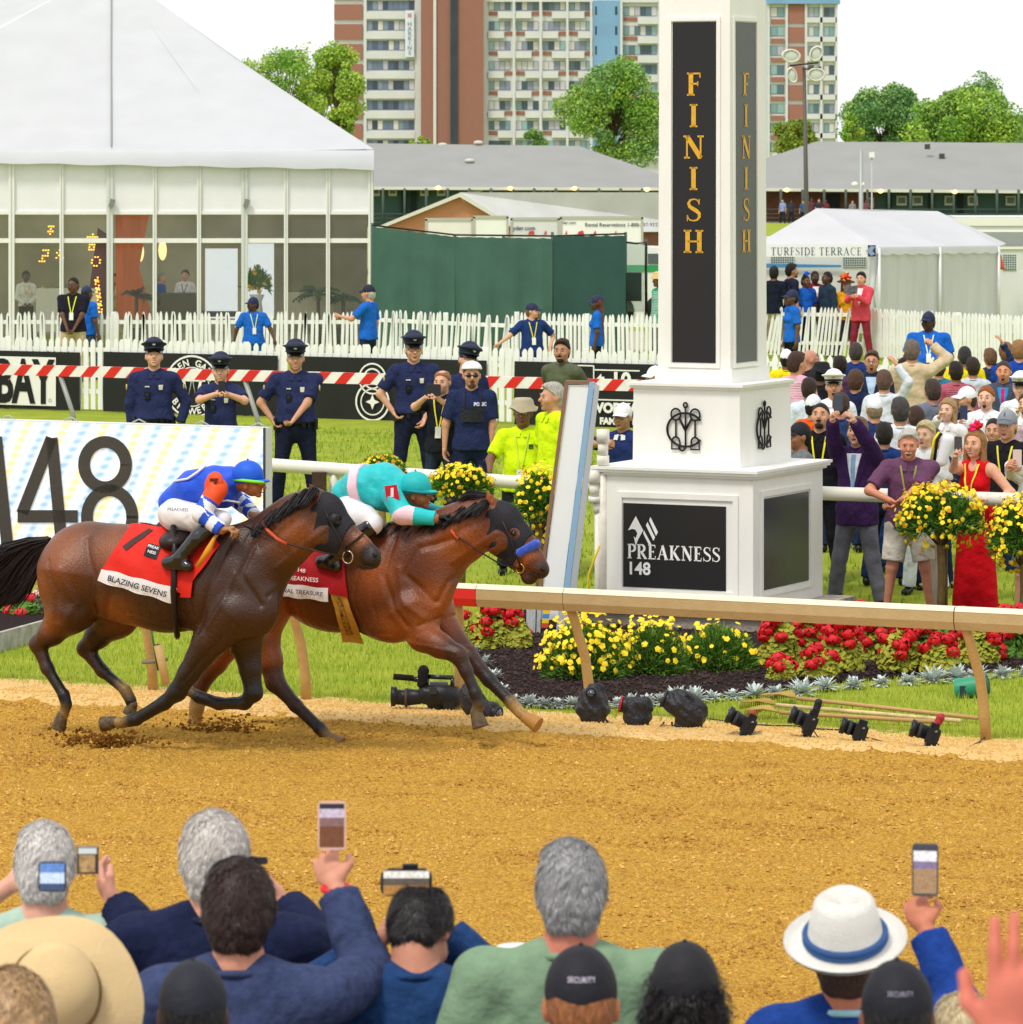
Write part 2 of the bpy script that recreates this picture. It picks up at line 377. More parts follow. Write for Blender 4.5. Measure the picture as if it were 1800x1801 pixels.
def hand_prims(w, d, n, sgn, curl=.5, spread=1.0, point=False):
 d = nrm(d); n = nrm(n-np.dot(n, d)*d); t = np.cross(d, n)*sgn; Rm = np.stack([d, t, n], 1); P = []
 P.append(Cap(w-.035*d, w+.02*d, .026, .025, k=.01)); P.append(Ell(w+.055*d, (.05, .041, .017), k=.012, rot=Rm))
 for i in range(4):
  L = [.072, .08, .074, .058][i]; b = w+.09*d+t*(.0285-.019*i)*spread; c1 = curl*(.9+.08*i); c2 = curl*1.9
  if point and i == 0: c1 = c2 = .1
  fan = t*(1.5-i)*.09*spread
  d1 = nrm(d*math.cos(c1)+n*math.sin(c1)+fan); d2 = nrm(d*math.cos(c2)+n*math.sin(c2)+fan*.5)
  m = b+d1*L*.52; P.append(Cap(b-d*.015, m, .0098, .0088, k=.004)); P.append(Cap(m, m+d2*L*.48, .0088, .0072, k=.004))
 b = w+.028*d+t*.026; d1 = nrm(d*.62+t*.75+n*.35); m = b+d1*.042; d2 = nrm(d*.85+t*(.35-.5*curl)+n*(.25+.5*curl))
 P.append(Cap(b, m, .0145, .0115, k=.012)); P.append(Cap(m, m+d2*.034, .0112, .0088, k=.006))
 return P
def ik(S, T, l1, l2, hint):
 v = T-S; L = np.linalg.norm(v); u = v/(L+1e-9); Lc = min(max(L, abs(l1-l2)+.02), l1+l2-.004)
 a = (l1*l1-l2*l2+Lc*Lc)/(2*Lc); h = math.sqrt(max(0, l1*l1-a*a)); p = hint-np.dot(hint, u)*u; p = nrm(p)
 return S+u*a+p*h, S+u*Lc
BLACK = '17171b'; NAVY = '1b2440'; DKHAIR = '2a1d16'
PEOPLE = []
def locks(v, q, cols, n, L, root, rs, up=.25):
 """short separate hairs combed down over a hair surface"""
 a = v[q[:, 0]]; nn = np.cross(v[q[:, 1]]-a, v[q[:, 3]]-a); nn /= np.linalg.norm(nn, axis=1)[:, None]+1e-9
 for ci, c in enumerate(cols):
  k = rs.integers(len(q), size=n//len(cols)); u = rs.random((len(k), 2)); p = a[k]+(v[q[k, 1]]-a[k])*u[:, :1]+(v[q[k, 3]]-a[k])*u[:, 1:]; N = nn[k]
  f = p*23; d = np.array([0, .25, -1.])+rs.normal(size=(len(k), 3))*.12+.4*np.stack([np.sin(f[:, 2]+2*np.sin(f[:, 0])), 0*f[:, 0], np.cos(f[:, 0]*1.3)], 1)*[1, 0, .3]; d -= N*(d*N).sum(1)[:, None]; d /= np.linalg.norm(d, axis=1)[:, None]; s = np.cross(N, d)*.0009; l = L*rs.uniform(.5, 1.3, (len(k), 1))
  P = [p-N*.002, p+d*l*.5+N*l*up*.6, p+d*l+N*l*up*.5]; V = np.stack([P[0]-s, P[0]+s, P[1]+s, P[1]-s, P[2]], 1).reshape(-1, 3); o = 5*np.arange(len(k))[:, None]
  mb = MB(); mb.add(V, np.array([0, 1, 2, 3])+o, mat(c, rough=.45, spec=.4), True); mb.add(V, np.array([3, 2, 4])+o, mat(c, rough=.45, spec=.4), True); mb.build('hair_lock', root)['kind'] = 'stuff'
def tint(c, f): return ''.join('%02x' % max(0, min(255, int(int(c[i:i+2], 16)*f))) for i in (0, 2, 4))
def person(label, px, ytop, H=1.78, s=None, z0=0.0, phi=0, yaw=0, pitch=0, roll=0, lean=0, side=0, tall=0.0, arms=(None, None), hints=(None, None), curls=(.5, .5), palms=(None, None),
   sk='d39b7c', hair=('short', DKHAIR), hat=None, top=('tee', NAVY), bottom=('trousers', '1a2036'), shoes='15130f', w=1.0, belly=0.0, fem=False, stance=.1,
   vox=.014, group=None, face='closed', beard=None, glasses=None, decals=(), cat='person', nolegs=False, elbow_w=1.0, hands=(True, True), head=1.15, step=0.0):
 if not fem: w *= 1.07
 hx = (head-1)*.12; ha = tall+({'police': .045, 'officer': .045, 'helmet': .04, 'big_feathers': .12, 'feathers': .06}.get(hat[0], .03) if hat else 0)
 fz_ = 1-.013+hx-(1-math.cos(R(lean)))*.47
 if s is None:
  s = (ytop-HZ)/(HC-z0-H*fz_-ha)
  for _ in range(3): z0 = ground_at((px-900)/s, F/s); s = (ytop-HZ)/(HC-z0-H*fz_-ha)
 elif s < 40: z0 = -1.23; H = min(1.9, max(1.5, (HC-(ytop-HZ)/s-z0-ha)/fz_))
 else:
  z0 = ground_at((px-900)/s, F/s); H2 = (HC-(ytop-HZ)/s-z0-ha)/fz_; H = min(1.99, max(1.56, H2))
  if abs(H-H2) > .01: z0 = HC-(ytop-HZ)/s-ha-H*fz_; print('HEIGHT', label, round(H2, 2), 'floor', round(z0, 2))
 k = H/1.8; D = F/s; X = (px-900)/s
 cph, sph = math.cos(R(phi)), math.sin(R(phi))
 leanv = np.array([sph, -cph])*math.sin(R(lean))*.85*k       # the head leans away from the feet; keep the head on its pixel
 bx, by = X-leanv[0], D-leanv[1]*.0
 root = thing('person', label, cat, group, (bx, by, z0)); root.rotation_euler = (0, 0, R(phi)); root.scale = (k, k, k)
 Ri = rotz(-R(phi))
 def tolocal(P): return (Ri@(np.asarray(P)-np.array([bx, by, z0])))/k
 Rl = rotx(R(lean))@roty(R(side)); piv = np.array([0, 0, .93])
 TL = lambda p: piv+Rl@(np.asarray(p, float)-piv)
 Rh = Rl@rotz(R(yaw))@rotx(R(-pitch))@roty(R(roll)); hp = np.array([0, .015, 1.56])
 HT = lambda p: TL(hp)+Rh@((np.asarray(p, float)-hp)*head-np.array([0, 0, .034]))
 # ---- torso, arms, legs as primitives
 def torso(add, xf=True, hem=None):
  T = TL if xf else (lambda p: np.asarray(p, float)); Rr = Rl if xf else None
  sy = 1.0; f = fem
  P = [Cap(T((-.125*w, .012, 1.428)), T((.125*w, .012, 1.428)), .062, .062, k=.05, add=add), Cap(T((-.04*w, .02, 1.47)), T((.04*w, .02, 1.47)), .05, .05, k=.07, add=add),
    Ell(T((0, 0, 1.30)), (.158*w*(.93 if f else 1), .105+.02*(w-1), .165), k=.06, rot=Rr, add=add),
    Ell(T((0, -.35*belly, 1.10)), ((.125 if f else .145)*w, .096+belly, .17), k=.07, rot=Rr, add=add),
    Ell(T((0, -.15*belly, .94)), ((.172 if f else .158)*w, .112+belly*.5, .13), k=.06, rot=Rr, add=add)]
  if f: P += [Ell(T((sx*.068, -.085, 1.275)), (.058, .055, .06), k=.04, rot=Rr, add=add*.6) for sx in (-1, 1)]
  if hem: P += [Cap(T((0, -.3*belly, 1.1)), T((0, -.2*belly, hem)), .14*w, .183*w, k=.06, sy=.74, fb=True, add=add)]
  return P
 SH = [TL((sx*.178*w, .012, 1.415)) for sx in (-1, 1)]
 swap = math.cos(R(phi)) < -.15               # seen from behind the local left shows on the right
 joints = []
 for j in (0, 1):                                # j: local side (-x, +x)
  a = arms[1-j] if swap else arms[j]; hint = hints[1-j] if swap else hints[j]
  S = SH[j]; sx = (-1, 1)[j]
  if a is None: Tg = TL((sx*(.26*w+.02), -.03, .80)); hv = np.array([sx*.4, .9, -.2])
  elif isinstance(a, str):
   Tg, hv = {'hip': (TL((sx*.19*w, -.06, .98)), np.array([sx*1., .35, 0])),
      'belt': (TL((sx*.06, -.19-belly, 1.0)), np.array([sx*1., .3, -.1])),
      'clasp': (TL((sx*.045, -.22-belly, .86)), np.array([sx*1., .2, 0])),
      'fold': (TL((-sx*.08, -.2-belly, 1.2)), np.array([sx*.7, 0, -.6])),
      'chest': (TL((sx*.06, -.27, 1.3)), np.array([sx*.8, 0, -.7])),
      'back': (TL((sx*.12, .15, .98)), np.array([sx*.7, .8, -.2])),
      'pocket': (TL((sx*.2*w, -.03, .86)), np.array([sx*.9, .6, 0]))}[a]
  else:
   Dd = D-(a[2] if len(a) > 2 else .3); Tg = tolocal(W(a[0], a[1], F/Dd)); hv = np.array([sx*.6, .1, -.8])
  if hint is not None: hv = Ri@np.array(hint, float)
  E, Wr = ik(S, Tg, .285, .255, hv); joints.append((S, E, Wr, sx))
 def armp(j, add, upto='wrist', r=1.0):
  S, E, Wr, sx = joints[j]; d = nrm(E-S); P = []
  if upto == 'cap': return [Cap(S-d*.02, S+d*.12, .066, .066, k=.05, add=add, fb=True)]
  if upto == 'short': return [Cap(S-d*.02, S+d*.225, .060*r, .062*r, k=.05, add=add, fb=True)]
  P.append(Cap(S, E, .055*r, .043*r, k=.05, add=add)); f = nrm(Wr-E)
  if upto == 'roll': P.append(Cap(E, E+f*.08, .043*r, .041*r, k=.03, add=add, fb=True)); return P
  P.append(Cap(E, E+f*(.245 if upto == 'sleeve' else .255), .043*r, (.036 if upto == 'sleeve' else .027)*r, k=.03, add=add, fb=(upto == 'sleeve')))
  return P
 HP = [(sx*.085*w, 0, .90) for sx in (-1, 1)]; KN = [(sx*(.09*w+stance*.45), -.03+sx*step*.5, .49) for sx in (-1, 1)]; AN = [(sx*(.09*w+stance), .02+sx*step, .075) for sx in (-1, 1)]
 def legs(add, to='ankle', r=1.0):
  P = []
  for j in (0, 1):
   P.append(Cap(HP[j], KN[j], .080*w*r, .057*r, k=.03, add=add))
   K, A = np.array(KN[j]), np.array(AN[j])
   if to == 'ankle': P.append(Cap(K, A, .056*r, .036*r, k=.03, add=add))
   elif to == 'cuff': P.append(Cap(K, K+(A-K)*.97, .06*r, .056*r, k=.03, add=add, fb=True))
   elif to == 'short': P[-1] = Cap(HP[j], np.array(HP[j])+(K-np.array(HP[j]))*.86, .087*w*r, .09*r, k=.03, add=add, fb=True)
  return P
 # ---- body (skin): one continuous surface
 E3 = lambda c, r, **q: Ell(HT(c), np.array(r)*head, rot=Rh, **q)
 C3 = lambda a, b, ra, rb, **q: Cap(HT(a), HT(b), ra*head, rb*head, **q)
 nk = .053 if fem else .066
 body = torso(-.006)+armp(0, 0)+armp(1, 0)
 if not nolegs: body += legs(-.004)
 body += [Cap(TL((0, .03, 1.44)), HT((0, .02, 1.61)), nk+.004, nk-.002, k=.035)]
 fz = 1.0 if not fem else .93
 body += [E3((0, .012, 1.697), (.076, .094, .1), k=.02), E3((0, -.036, 1.628), (.06*fz, .058, .058), k=.03), E3((0, -.042, 1.665), (.063, .05, .055), k=.02),
    E3((0, -.08, 1.585), (.022*fz, .018, .018), k=.02), C3((0, -.09, 1.692), (0, -.113, 1.653), .0085, .0145, k=.012),
    C3((-.034, -.086, 1.703), (.034, -.086, 1.703), .012, .012, k=.012)]
 body += [E3((sx*.043, -.068, 1.65), (.024, .022, .022), k=.02) for sx in (-1, 1)]
 body += [E3((sx*.031, -.112, 1.684), (.018, .026, .011), k=.012, sub=True) for sx in (-1, 1)]
 body += [E3((sx*.078, .014, 1.672), (.011, .022, .033), k=.008) for sx in (-1, 1)]
 if face == 'open': body += [E3((0, -.1, 1.603), (.02, .03, .024), k=.01, sub=True)]
 mb = MB(); V, Q = sdf_mesh(body, vox); SK = skin(sk); mb.add(V, Q, SK, True)
 hv_ = min(vox*.55, .0062)
 hands_w = []
 for j in (0, 1):
  S, E, Wr, sx = joints[j]; i = 1-j if swap else j
  d = nrm(Wr-E)
  n = palms[i]; n = (Ri@np.array(n, float)) if n is not None else np.array([-sx*.9, -.4, .1])
  if not hands[i]: continue
  hp_ = hand_prims(Wr, d, n, sx if n is None else -np.sign(np.dot(np.cross(d, nrm(n)), [0, 0, 1]) or 1)*-1 if palms[i] is not None else sx, curl=curls[i])
  v, q = sdf_mesh(hp_, hv_); mb.add(v, q, SK, True); hands_w.append(Wr+d*.09)
 # eyes, brows, mouth
 dk = mat('1c120c', rough=.3); wt = mat('efe9e2', rough=.3); lipc = mat('a5544a' if sk[0] > 'a' else '6d3a33', rough=.45)
 hc = hair[1]
 for sx in (-1, 1):
  mb.ell(HT((sx*.031, -.083, 1.684)), np.array((.015, .009, .0068))*head, wt, Rh, 8, 6); mb.ell(HT((sx*.031, -.0905, 1.684)), np.array((.0065, .003, .0062))*head, dk, Rh, 8, 6)
  mb.ell(HT((sx*.031, -.087, 1.6905)), np.array((.017, .008, .0035))*head, SK, Rh, 8, 5)
  mb.ell(HT((sx*.032, -.094, 1.707 if face != 'open' else 1.713)), np.array((.019, .006, .0042))*head, hairm(hc if hc not in ('e6e2da',) else 'b5aea4'), Rh@roty(sx*.12), 8, 5)
  mb.ell(HT((sx*.007, -.121, 1.649)), np.array((.0035, .003, .003))*head, dk, Rh, 6, 5)
 if face == 'open':
  mb.ell(HT((0, -.084, 1.603)), np.array((.02, .012, .022))*head, mat('3a0d0c', rough=.5), Rh, 10, 7); mb.ell(HT((0, -.094, 1.619)), np.array((.015, .004, .005))*head, wt, Rh, 8, 5)
  mb.ell(HT((0, -.094, 1.5815)), np.array((.019, .006, .005))*head, lipc, Rh, 8, 5); mb.ell(HT((0, -.099, 1.6255)), np.array((.02, .005, .004))*head, lipc, Rh, 8, 5)
 elif face == 'smile':
  mb.ell(HT((0, -.094, 1.612)), np.array((.024, .006, .0055))*head, wt, Rh, 8, 5); mb.ell(HT((0, -.097, 1.6185)), np.array((.026, .005, .003))*head, lipc, Rh, 8, 5); mb.ell(HT((0, -.096, 1.605)), np.array((.022, .006, .004))*head, lipc, Rh, 8, 5)
 else:
  mb.ell(HT((0, -.0965, 1.6155)), np.array((.023, .006, .004))*head, lipc, Rh, 8, 5); mb.ell(HT((0, -.096, 1.6085)), np.array((.019, .006, .0045))*head, lipc, Rh, 8, 5)
  mb.ell(HT((0, -.1, 1.612)), np.array((.022, .0035, .0012))*head, dk, Rh, 8, 5)
 if beard == 'moustache': mb.ell(HT((0, -.1, 1.626)), np.array((.03, .009, .009))*head, hairm(hc), Rh, 10, 6)
 mb.build('body', root)
 if beard and beard != 'moustache':
  bm_ = MB(); P = [E3((0, -.036, 1.622), (.058, .062, .06), k=.01), E3((0, -.08, 1.583), (.028, .024, .024), k=.02), Plane(Rh@np.array([0, .55, 1]), 0)]
  P[-1].d = float(np.dot(P[-1].n, HT((0, -.095, 1.606))))
  P += [E3((sx*.0, -.104, 1.628), (.032, .012, .008), k=.006) for sx in (1,)]
  v, q = sdf_mesh(P, .008, .0012, 90); bm_.add(v, q, hairm(beard), True); bm_.build('beard', root)
 # ---- hair
 kind, hc = hair
 if kind != 'none':
  g = {'buzz': .004, 'short': .009, 'fade': .009, 'balding': .008, 'thick': .016, 'crown': .009, 'long': .014, 'bun': .014, 'curly': .012, 'braids': .014}[kind]
  if hat: g = min(g, .005)
  P = [E3((0, .014, 1.702), (.078, .096, .101), k=.01, add=g)]
  if kind in ('thick', 'short') and not hat: P += [E3((0, -.05, 1.772), (.05, .042, .026), k=.03), E3((.02, .0, 1.778), (.045, .06, .022), k=.03)]
  pl = Plane(Rh@np.array([0, -.86, -1]), 0); pl.d = float(np.dot(pl.n, HT((0, -.092, 1.772)))); P.append(pl)
  if kind == 'short' or kind == 'thick' or kind == 'buzz': P += [C3((-.02, .062, 1.665), (-.02, .058, 1.635), .05, .046, k=.02, add=g*.3), C3((.02, .062, 1.665), (.02, .058, 1.635), .05, .046, k=.02, add=g*.3)]
  if kind in ('short', 'thick', 'buzz', 'fade', 'crown') and not fem: P += [E3((0, -.108, 1.738), (.062, .05, .036), k=.012, sub=True)]
  if kind == 'crown': P += [C3((-.02, .062, 1.665), (-.02, .058, 1.635), .05, .046, k=.02), C3((.02, .062, 1.665), (.02, .058, 1.635), .05, .046, k=.02), E3((0, .075, 1.80), (.045, .045, .045), k=.012, sub=True)]
  if kind == 'balding': P += [E3((0, -.01, 1.81), (.055, .08, .035), k=.02, sub=True)]
  if kind == 'long': P += [C3((0, .05, 1.68), (0, .075, 1.42), .082, .06, k=.03, sy=.6), C3((-.07, 0, 1.72), (-.085, .0, 1.46), .028, .03, k=.03), C3((.07, 0, 1.72), (.085, .0, 1.46), .028, .03, k=.03)]
  if kind == 'braids': P += [C3((0, .06, 1.68), (0, .11, 1.05), .075, .05, k=.03, sy=.5)]
  if kind == 'curly': P += [Plane(Rh@np.array([0, .6, 1]), 0)]; P[-1].d = float(np.dot(P[-1].n, HT((0, .1, 1.66)))); P += [C3((0, .055, 1.62), (0, .09, 1.40), .10, .155, k=.04, sy=.7)]
  if kind == 'bun': P += [E3((0, .12, 1.72), (.04, .04, .04), k=.02)]
  v, q = sdf_mesh(P, min(vox, .010), .0022 if kind not in ('buzz', 'curly') else .0005 if kind == 'buzz' else .009, 75 if kind != 'curly' else 52)
  m_ = MB(); m_.add(v, q, hairm(hc), True); m_.build('hair', root)
  if s > 400 and len(v) and (not hat or kind == 'curly'): locks(v, q, (tint(hc, .86), hc, tint(hc, 1.12)), 18000, .026 if kind != 'curly' else .03, root, np.random.default_rng(4), .25 if kind != 'curly' else .9)
 # ---- clothes
 tk = top[0]; tc = top[1]; CM = cloth_n(tc) if len(tc) == 6 and int(tc[:2], 16) < 90 else cloth(tc)
 up = {'tee': 'short', 'polo': 'short', 'shirt': 'sleeve', 'jacket': 'sleeve', 'dress': None, 'rolled': 'roll', 'uniform': 'short', 'uniform_long': 'sleeve'}[tk]
 hem = {'tee': .86, 'polo': .86, 'shirt': .95, 'jacket': .79, 'dress': .95, 'rolled': .95, 'uniform': .97, 'uniform_long': .97}[tk]
 if len(top) > 3 and top[3]: hem = top[3]
 inf = {'jacket': .02, 'tee': .012, 'polo': .012, 'dress': .006}.get(tk, .013)
 P = torso(inf, hem=hem); pl = Plane(Rl@np.array([0, 0, -1]), 0); pl.d = float(np.dot(pl.n, TL((0, 0, hem)))); P.append(pl)
 if tk == 'dress':
  for q_ in ((0, -.13, 1.49, .085), (0, .1, 1.5, .06)): P.append(Ell(TL(q_[:3]), (q_[3], .09, q_[3]+.02), k=.02, rot=Rl, sub=True))
  for sx in (-1, 1): P.append(Ell(TL((sx*.2*w, 0, 1.43)), (.07, .12, .1), k=.02, rot=Rl, sub=True))
  P += [Cap((0, 0, .98), (0, 0, .10), .172*w, .235*w, k=.06, sy=.75, fb=True)]
 else:
  r_ = {'jacket': 1.12, 'shirt': 1.06, 'uniform_long': 1.06}.get(tk, 1.0)
  P += armp(0, inf, up, r_)+armp(1, inf, up, r_)
 v, q = sdf_mesh(P, vox, (.0055 if s > 400 else .0042) if tk != 'dress' else .002, 13 if s > 400 else 17); m_ = MB(); m_.add(v, q, CM, True)
 base = torso(inf, xf=False, hem=hem)
 cc = top[2] if len(top) > 2 and top[2] else tc
 if tk != 'dress':
  th = np.linspace(0, 2*np.pi, 17); ring = np.stack([(nk+.014)*np.cos(th), .022+(nk+.014)*np.sin(th), 1.492+.016*np.sin(th)-.006], 1)
  m_.tube(np.array([TL(p) for p in ring]), .011 if tk != 'tee' else .007, cloth(cc), 6, cap=False)
  if tk in ('polo', 'uniform', 'shirt', 'rolled', 'uniform_long'):
   for sx in (-1, 1):
    pp = drape(base, np.array([(sx*.012, 1.488), (sx*.062, 1.478), (sx*.07, 1.43), (sx*.02, 1.425)]), off=.012); m_.add([TL(p) for p in pp], [[0, 1, 2, 3], [3, 2, 1, 0]], cloth(cc))
 m_.build({'jacket': 'jacket', 'dress': 'dress', 'tee': 'shirt', 'polo': 'polo_shirt'}.get(tk, 'shirt'), root)
 def dr(poly, m, name, n=6, mm=6, side=-1, off=.006):
  p2, f = grid2(poly, n, mm); pp = drape(base, p2, side, off); o_ = MB(); P2 = np.array([TL(p) for p in pp])
  ff = f if side < 0 else f[:, ::-1]; o_.add(P2, ff, m, True); o_.build(name, root)
 if tk == 'jacket' and len(top) > 4:                # shirt front and tie
  dr([(-.003, 1.12), (.003, 1.12), (.075, 1.47), (-.075, 1.47)], cloth(top[4]), 'shirt_front', 6, 10, off=.004)
  if len(top) > 5 and top[5]: dr([(-.018, 1.10), (.018, 1.10), (.022, 1.46), (-.022, 1.46)], cloth(top[5]), 'tie', 2, 10, off=.010)
  for sx in (-1, 1): dr([(sx*.004, 1.10), (sx*.02, 1.10), (sx*.13, 1.40), (sx*.075, 1.475)], CM, 'lapel', 3, 8, off=.011)
 for dcl in decals:
  t = dcl[0]
  if t == 'lanyard':
   m_ = MB(); LM = mat(dcl[1], rough=.6); zb = dcl[2] if len(dcl) > 2 else 1.13
   for sx in (-1, 1):
    p2, f = grid2([(sx*.004, zb), (sx*.020, zb), (sx*.082, 1.475), (sx*.064, 1.475)], 2, 12); m_.add([TL(p) for p in drape(base, p2, off=.012)], f, LM, True)
   m_.build('lanyard', root)
   if not (len(dcl) > 3 and not dcl[3]): dr([(-.036, zb-.13), (.036, zb-.13), (.036, zb), (-.036, zb)], mat('eceae2', rough=.4), 'pass_card', 2, 2, off=.018)
  elif t == 'badge': dr([(.055, 1.30), (.095, 1.30), (.1, 1.355), (.05, 1.355)], mat('d9d4bd', rough=.3, metal=.3), 'badge', 3, 3, off=.010)
  elif t == 'nameplate': dr([(-.1, 1.33), (-.05, 1.33), (-.05, 1.343), (-.1, 1.343)], mat('cfc7a0', rough=.3, metal=.5), 'nameplate', 2, 2, off=.012)
  elif t == 'radio':
   m_ = MB(); c = TL(drape(base, np.array([(-.075, 1.24)]), off=.015)[0]); m_.box(c, (.055, .03, .085), mat('0f1014', rough=.4)); m_.box(c+np.array([0, -.018, .01]), (.03, .008, .03), mat('2c2f38', rough=.3)); m_.build('body_camera', root)
  elif t == 'vest':
   dr([(-.13, 1.17), (.13, 1.17), (.12, 1.33), (-.12, 1.33)], mat('14151c', rough=.6, bump=.6, bscale=30), 'chest_pack', 5, 5, off=.035)
   for sx in (-1, 1): dr([(sx*.08, 1.3), (sx*.1, 1.3), (sx*.1, 1.48), (sx*.08, 1.48)], mat('14151c', rough=.6), 'strap', 2, 6, off=.014)
  elif t == 'patch':
   for j in (0, 1):
    S, E, Wr, sx = joints[j]; m_ = MB(); d = nrm(E-S); c = S+d*.09+np.array([sx*.068, -.03, 0]); m_.ell(c, (.012, .032, .036), mat('c9b45a', rough=.6)); m_.ell(c+np.array([sx*.007, -.004, 0]), (.01, .022, .026), mat('2b3a75', rough=.6)); m_.build('shoulder_patch', root)
  elif t == 'belt':
   m_ = MB(); th = np.linspace(0, 2*np.pi, 25); m_.tube(np.array([TL((.172*w*math.cos(a), (.123+belly*.6)*math.sin(a)-.15*belly, .965)) for a in th]), .022, mat('101012', rough=.4), 6, cap=False)
   if dcl[1:] and dcl[1]:
    for a, sz in ((-2.6, (.05, .05, .13)), (-.5, (.05, .05, .12)), (-1.2, (.05, .03, .06)), (-1.9, (.05, .03, .06)), (-.95, (.03, .03, .07))):
     m_.box(TL((.19*w*math.cos(a), (.14+belly*.6)*math.sin(a), .945)), sz, mat('121216', rough=.35), rotz(a+1.57))
   m_.build('belt', root)
  elif t == 'text':                              # ('text', string, size, z, side, colour, x)
   v2, f = text_mesh(dcl[1], dcl[2], .004); side_ = dcl[4]; v2 = v2.copy()
   if side_ > 0: v2[:, 0] *= -1
   v2 += np.array([dcl[6] if len(dcl) > 6 else 0, dcl[3]]); pp = drape(base, v2, side_, .007); m_ = MB(); m_.add([TL(p) for p in pp], f, mat(dcl[5], rough=.6)); m_.build('lettering', root)
  elif t == 'stripes':
   m_ = MB(); SM = mat(dcl[1], rough=.8)
   for sd in (-1, 1):
    for zz in np.arange(.9, 1.46, .03):
     hw = .15*w if zz > 1.2 else .135*w; p2, f = grid2([(-hw, zz), (hw, zz), (hw, zz+.008), (-hw, zz+.008)], 14, 1); pp = drape(base, p2, sd, .004); m_.add([TL(p) for p in pp], f if sd < 0 else f[:, ::-1], SM, True)
   m_.build('stripes', root)
 if tk != 'dress' and not nolegs:
  bk, bc = bottom[0], bottom[1]; BM = cloth_n(bc) if int(bc[:2], 16) < 90 else cloth(bc)
  P = [Cap((-.055*w, 0, .93), (.055*w, 0, .93), .10, .10, k=.04, sy=.98, add=.004+belly*.25), Cap((0, -.1*belly, .93), (0, -.1*belly, 1.0), .15*w, .142*w, k=.03, sy=.74+belly, fb=True)]
  P += legs(.012, 'cuff' if bk == 'trousers' else 'short', 1.05)
  v, q = sdf_mesh(P, vox, .003, 19); m_ = MB(); m_.add(v, q, BM, True); m_.build('trousers' if bk == 'trousers' else 'shorts', root)
 if not nolegs:
  for j in (0, 1):
   m_ = MB(); A = np.array(AN[j]); P = [Cap(A+[0, .03, -.03], A+[0, -.13, -.045], .04, .036, k=.02), Cap(A+[0, .0, -.03], A+[0, 0, .03], .045, .04, k=.02), Plane((0, 0, -1), -.0)]
   v, q = sdf_mesh(P, max(.01, vox*.8)); m_.add(v, q, mat(shoes, rough=.4), True); m_.build('shoe', root)
 # ---- hats
 if hat:
  hk, hcol = hat[0], hat[1]; m_ = MB(); HM = mat(hcol, rough=.7, bump=.25, bscale=30, noise=.08, nscale=20)
  if hk in ('cap', 'cap_strap'):
   P = [E3((0, .012, 1.712), (.083, .104, .105), k=.01)]; pl = Plane(Rh@np.array([0, -.6, -1]), 0); pl.d = float(np.dot(pl.n, HT((0, -.09, 1.735)))); P.append(pl)
   if hk == 'cap_strap': P.append(E3((0, .12, 1.662), (.034, .035, .019), k=.006, sub=True))
   v, q = sdf_mesh(P, min(vox, .008)); m_.add(v, q, HM, True)
   brimc = mat(hat[2] if len(hat) > 2 else hcol, rough=.7)
   a = np.linspace(-1, 1, 13); rows = []
   for t in np.linspace(0, 1, 5):
    rows.append([HT((.074*x*(1-.12*t*t), -.085-.085*t*math.sqrt(max(0, 1-x*x*.92))+.045*(x*x)*(1-t*.4), 1.732-.014*t-.016*x*x-.012*t*t)) for x in a])
   rows = np.array(rows); idx = np.arange(65).reshape(5, 13); f = np.stack([idx[:-1, :-1], idx[1:, :-1], idx[1:, 1:], idx[:-1, 1:]], -1).reshape(-1, 4)
   n_ = Rh@np.array([0, 0, 1]); m_.add(rows.reshape(-1, 3), f, brimc, True); m_.add(rows.reshape(-1, 3)-n_*.004, f[:, ::-1], brimc, True)
   m_.ell(HT((0, .012, 1.817)), .006*head, HM, None, 6, 5)
   m_.build('cap', root)
   if len(hat) > 3:                          # lettering or mark on the cap: (text, size, side, colour)
    tx, sz, sd, tcx = hat[3]; v2, f = text_mesh(tx, sz, 0, 1.1); n3 = []
    for x, z in v2:
     ang = x/.1; zc = (z+(1.775 if sd < 0 else 1.755)); rr = math.sqrt(max(.05, 1-((zc-1.712)/.105)**2)); n3.append(HT((.087*rr*math.sin(ang)*(-1 if sd > 0 else 1), .012+sd*.1075*rr*math.cos(ang), zc)))
    q_ = MB(); q_.add(n3, f, mat(tcx, rough=.6)); q_.build('cap_lettering', root)
  elif hk in ('police', 'officer'):
   wide = .128; topc = HM
   P = [E3((0, .01, 1.800), (wide, .132, .017), k=.012), E3((0, -.075, 1.808), (.08, .045, .03), k=.03), C3((0, .008, 1.735), (0, .006, 1.775), .086, .098, k=.012)]; v, q = sdf_mesh(P, min(vox, .01)); m_.add(v, q, topc, True); m_.build('peaked_cap', root)
   b_ = MB(); th = np.linspace(0, 2*np.pi, 25); bm2 = mat(BLACK, rough=.5)
   b_.tube(np.array([HT((.088*math.cos(t), .010+.102*math.sin(t), 1.748)) for t in th]), .013, bm2, 6, cap=False); b_.build('cap_band', root)
   br = MB(); vis = mat('0d0d10', rough=.15, spec=.6, coat=.5); a = np.linspace(-1, 1, 11); rows = []
   for t in np.linspace(0, 1, 4): rows.append([HT((.08*x, -.082-.06*t*math.sqrt(max(0, 1-x*x*.9))+.05*x*x, 1.737-.028*t-.01*x*x)) for x in a])
   rows = np.array(rows).reshape(-1, 3); idx = np.arange(44).reshape(4, 11); f = np.stack([idx[:-1, :-1], idx[1:, :-1], idx[1:, 1:], idx[:-1, 1:]], -1).reshape(-1, 4)
   br.add(rows, f, vis, True); br.add(rows-Rh@np.array([0, 0, .004]), f[:, ::-1], vis, True); br.build('visor', root)
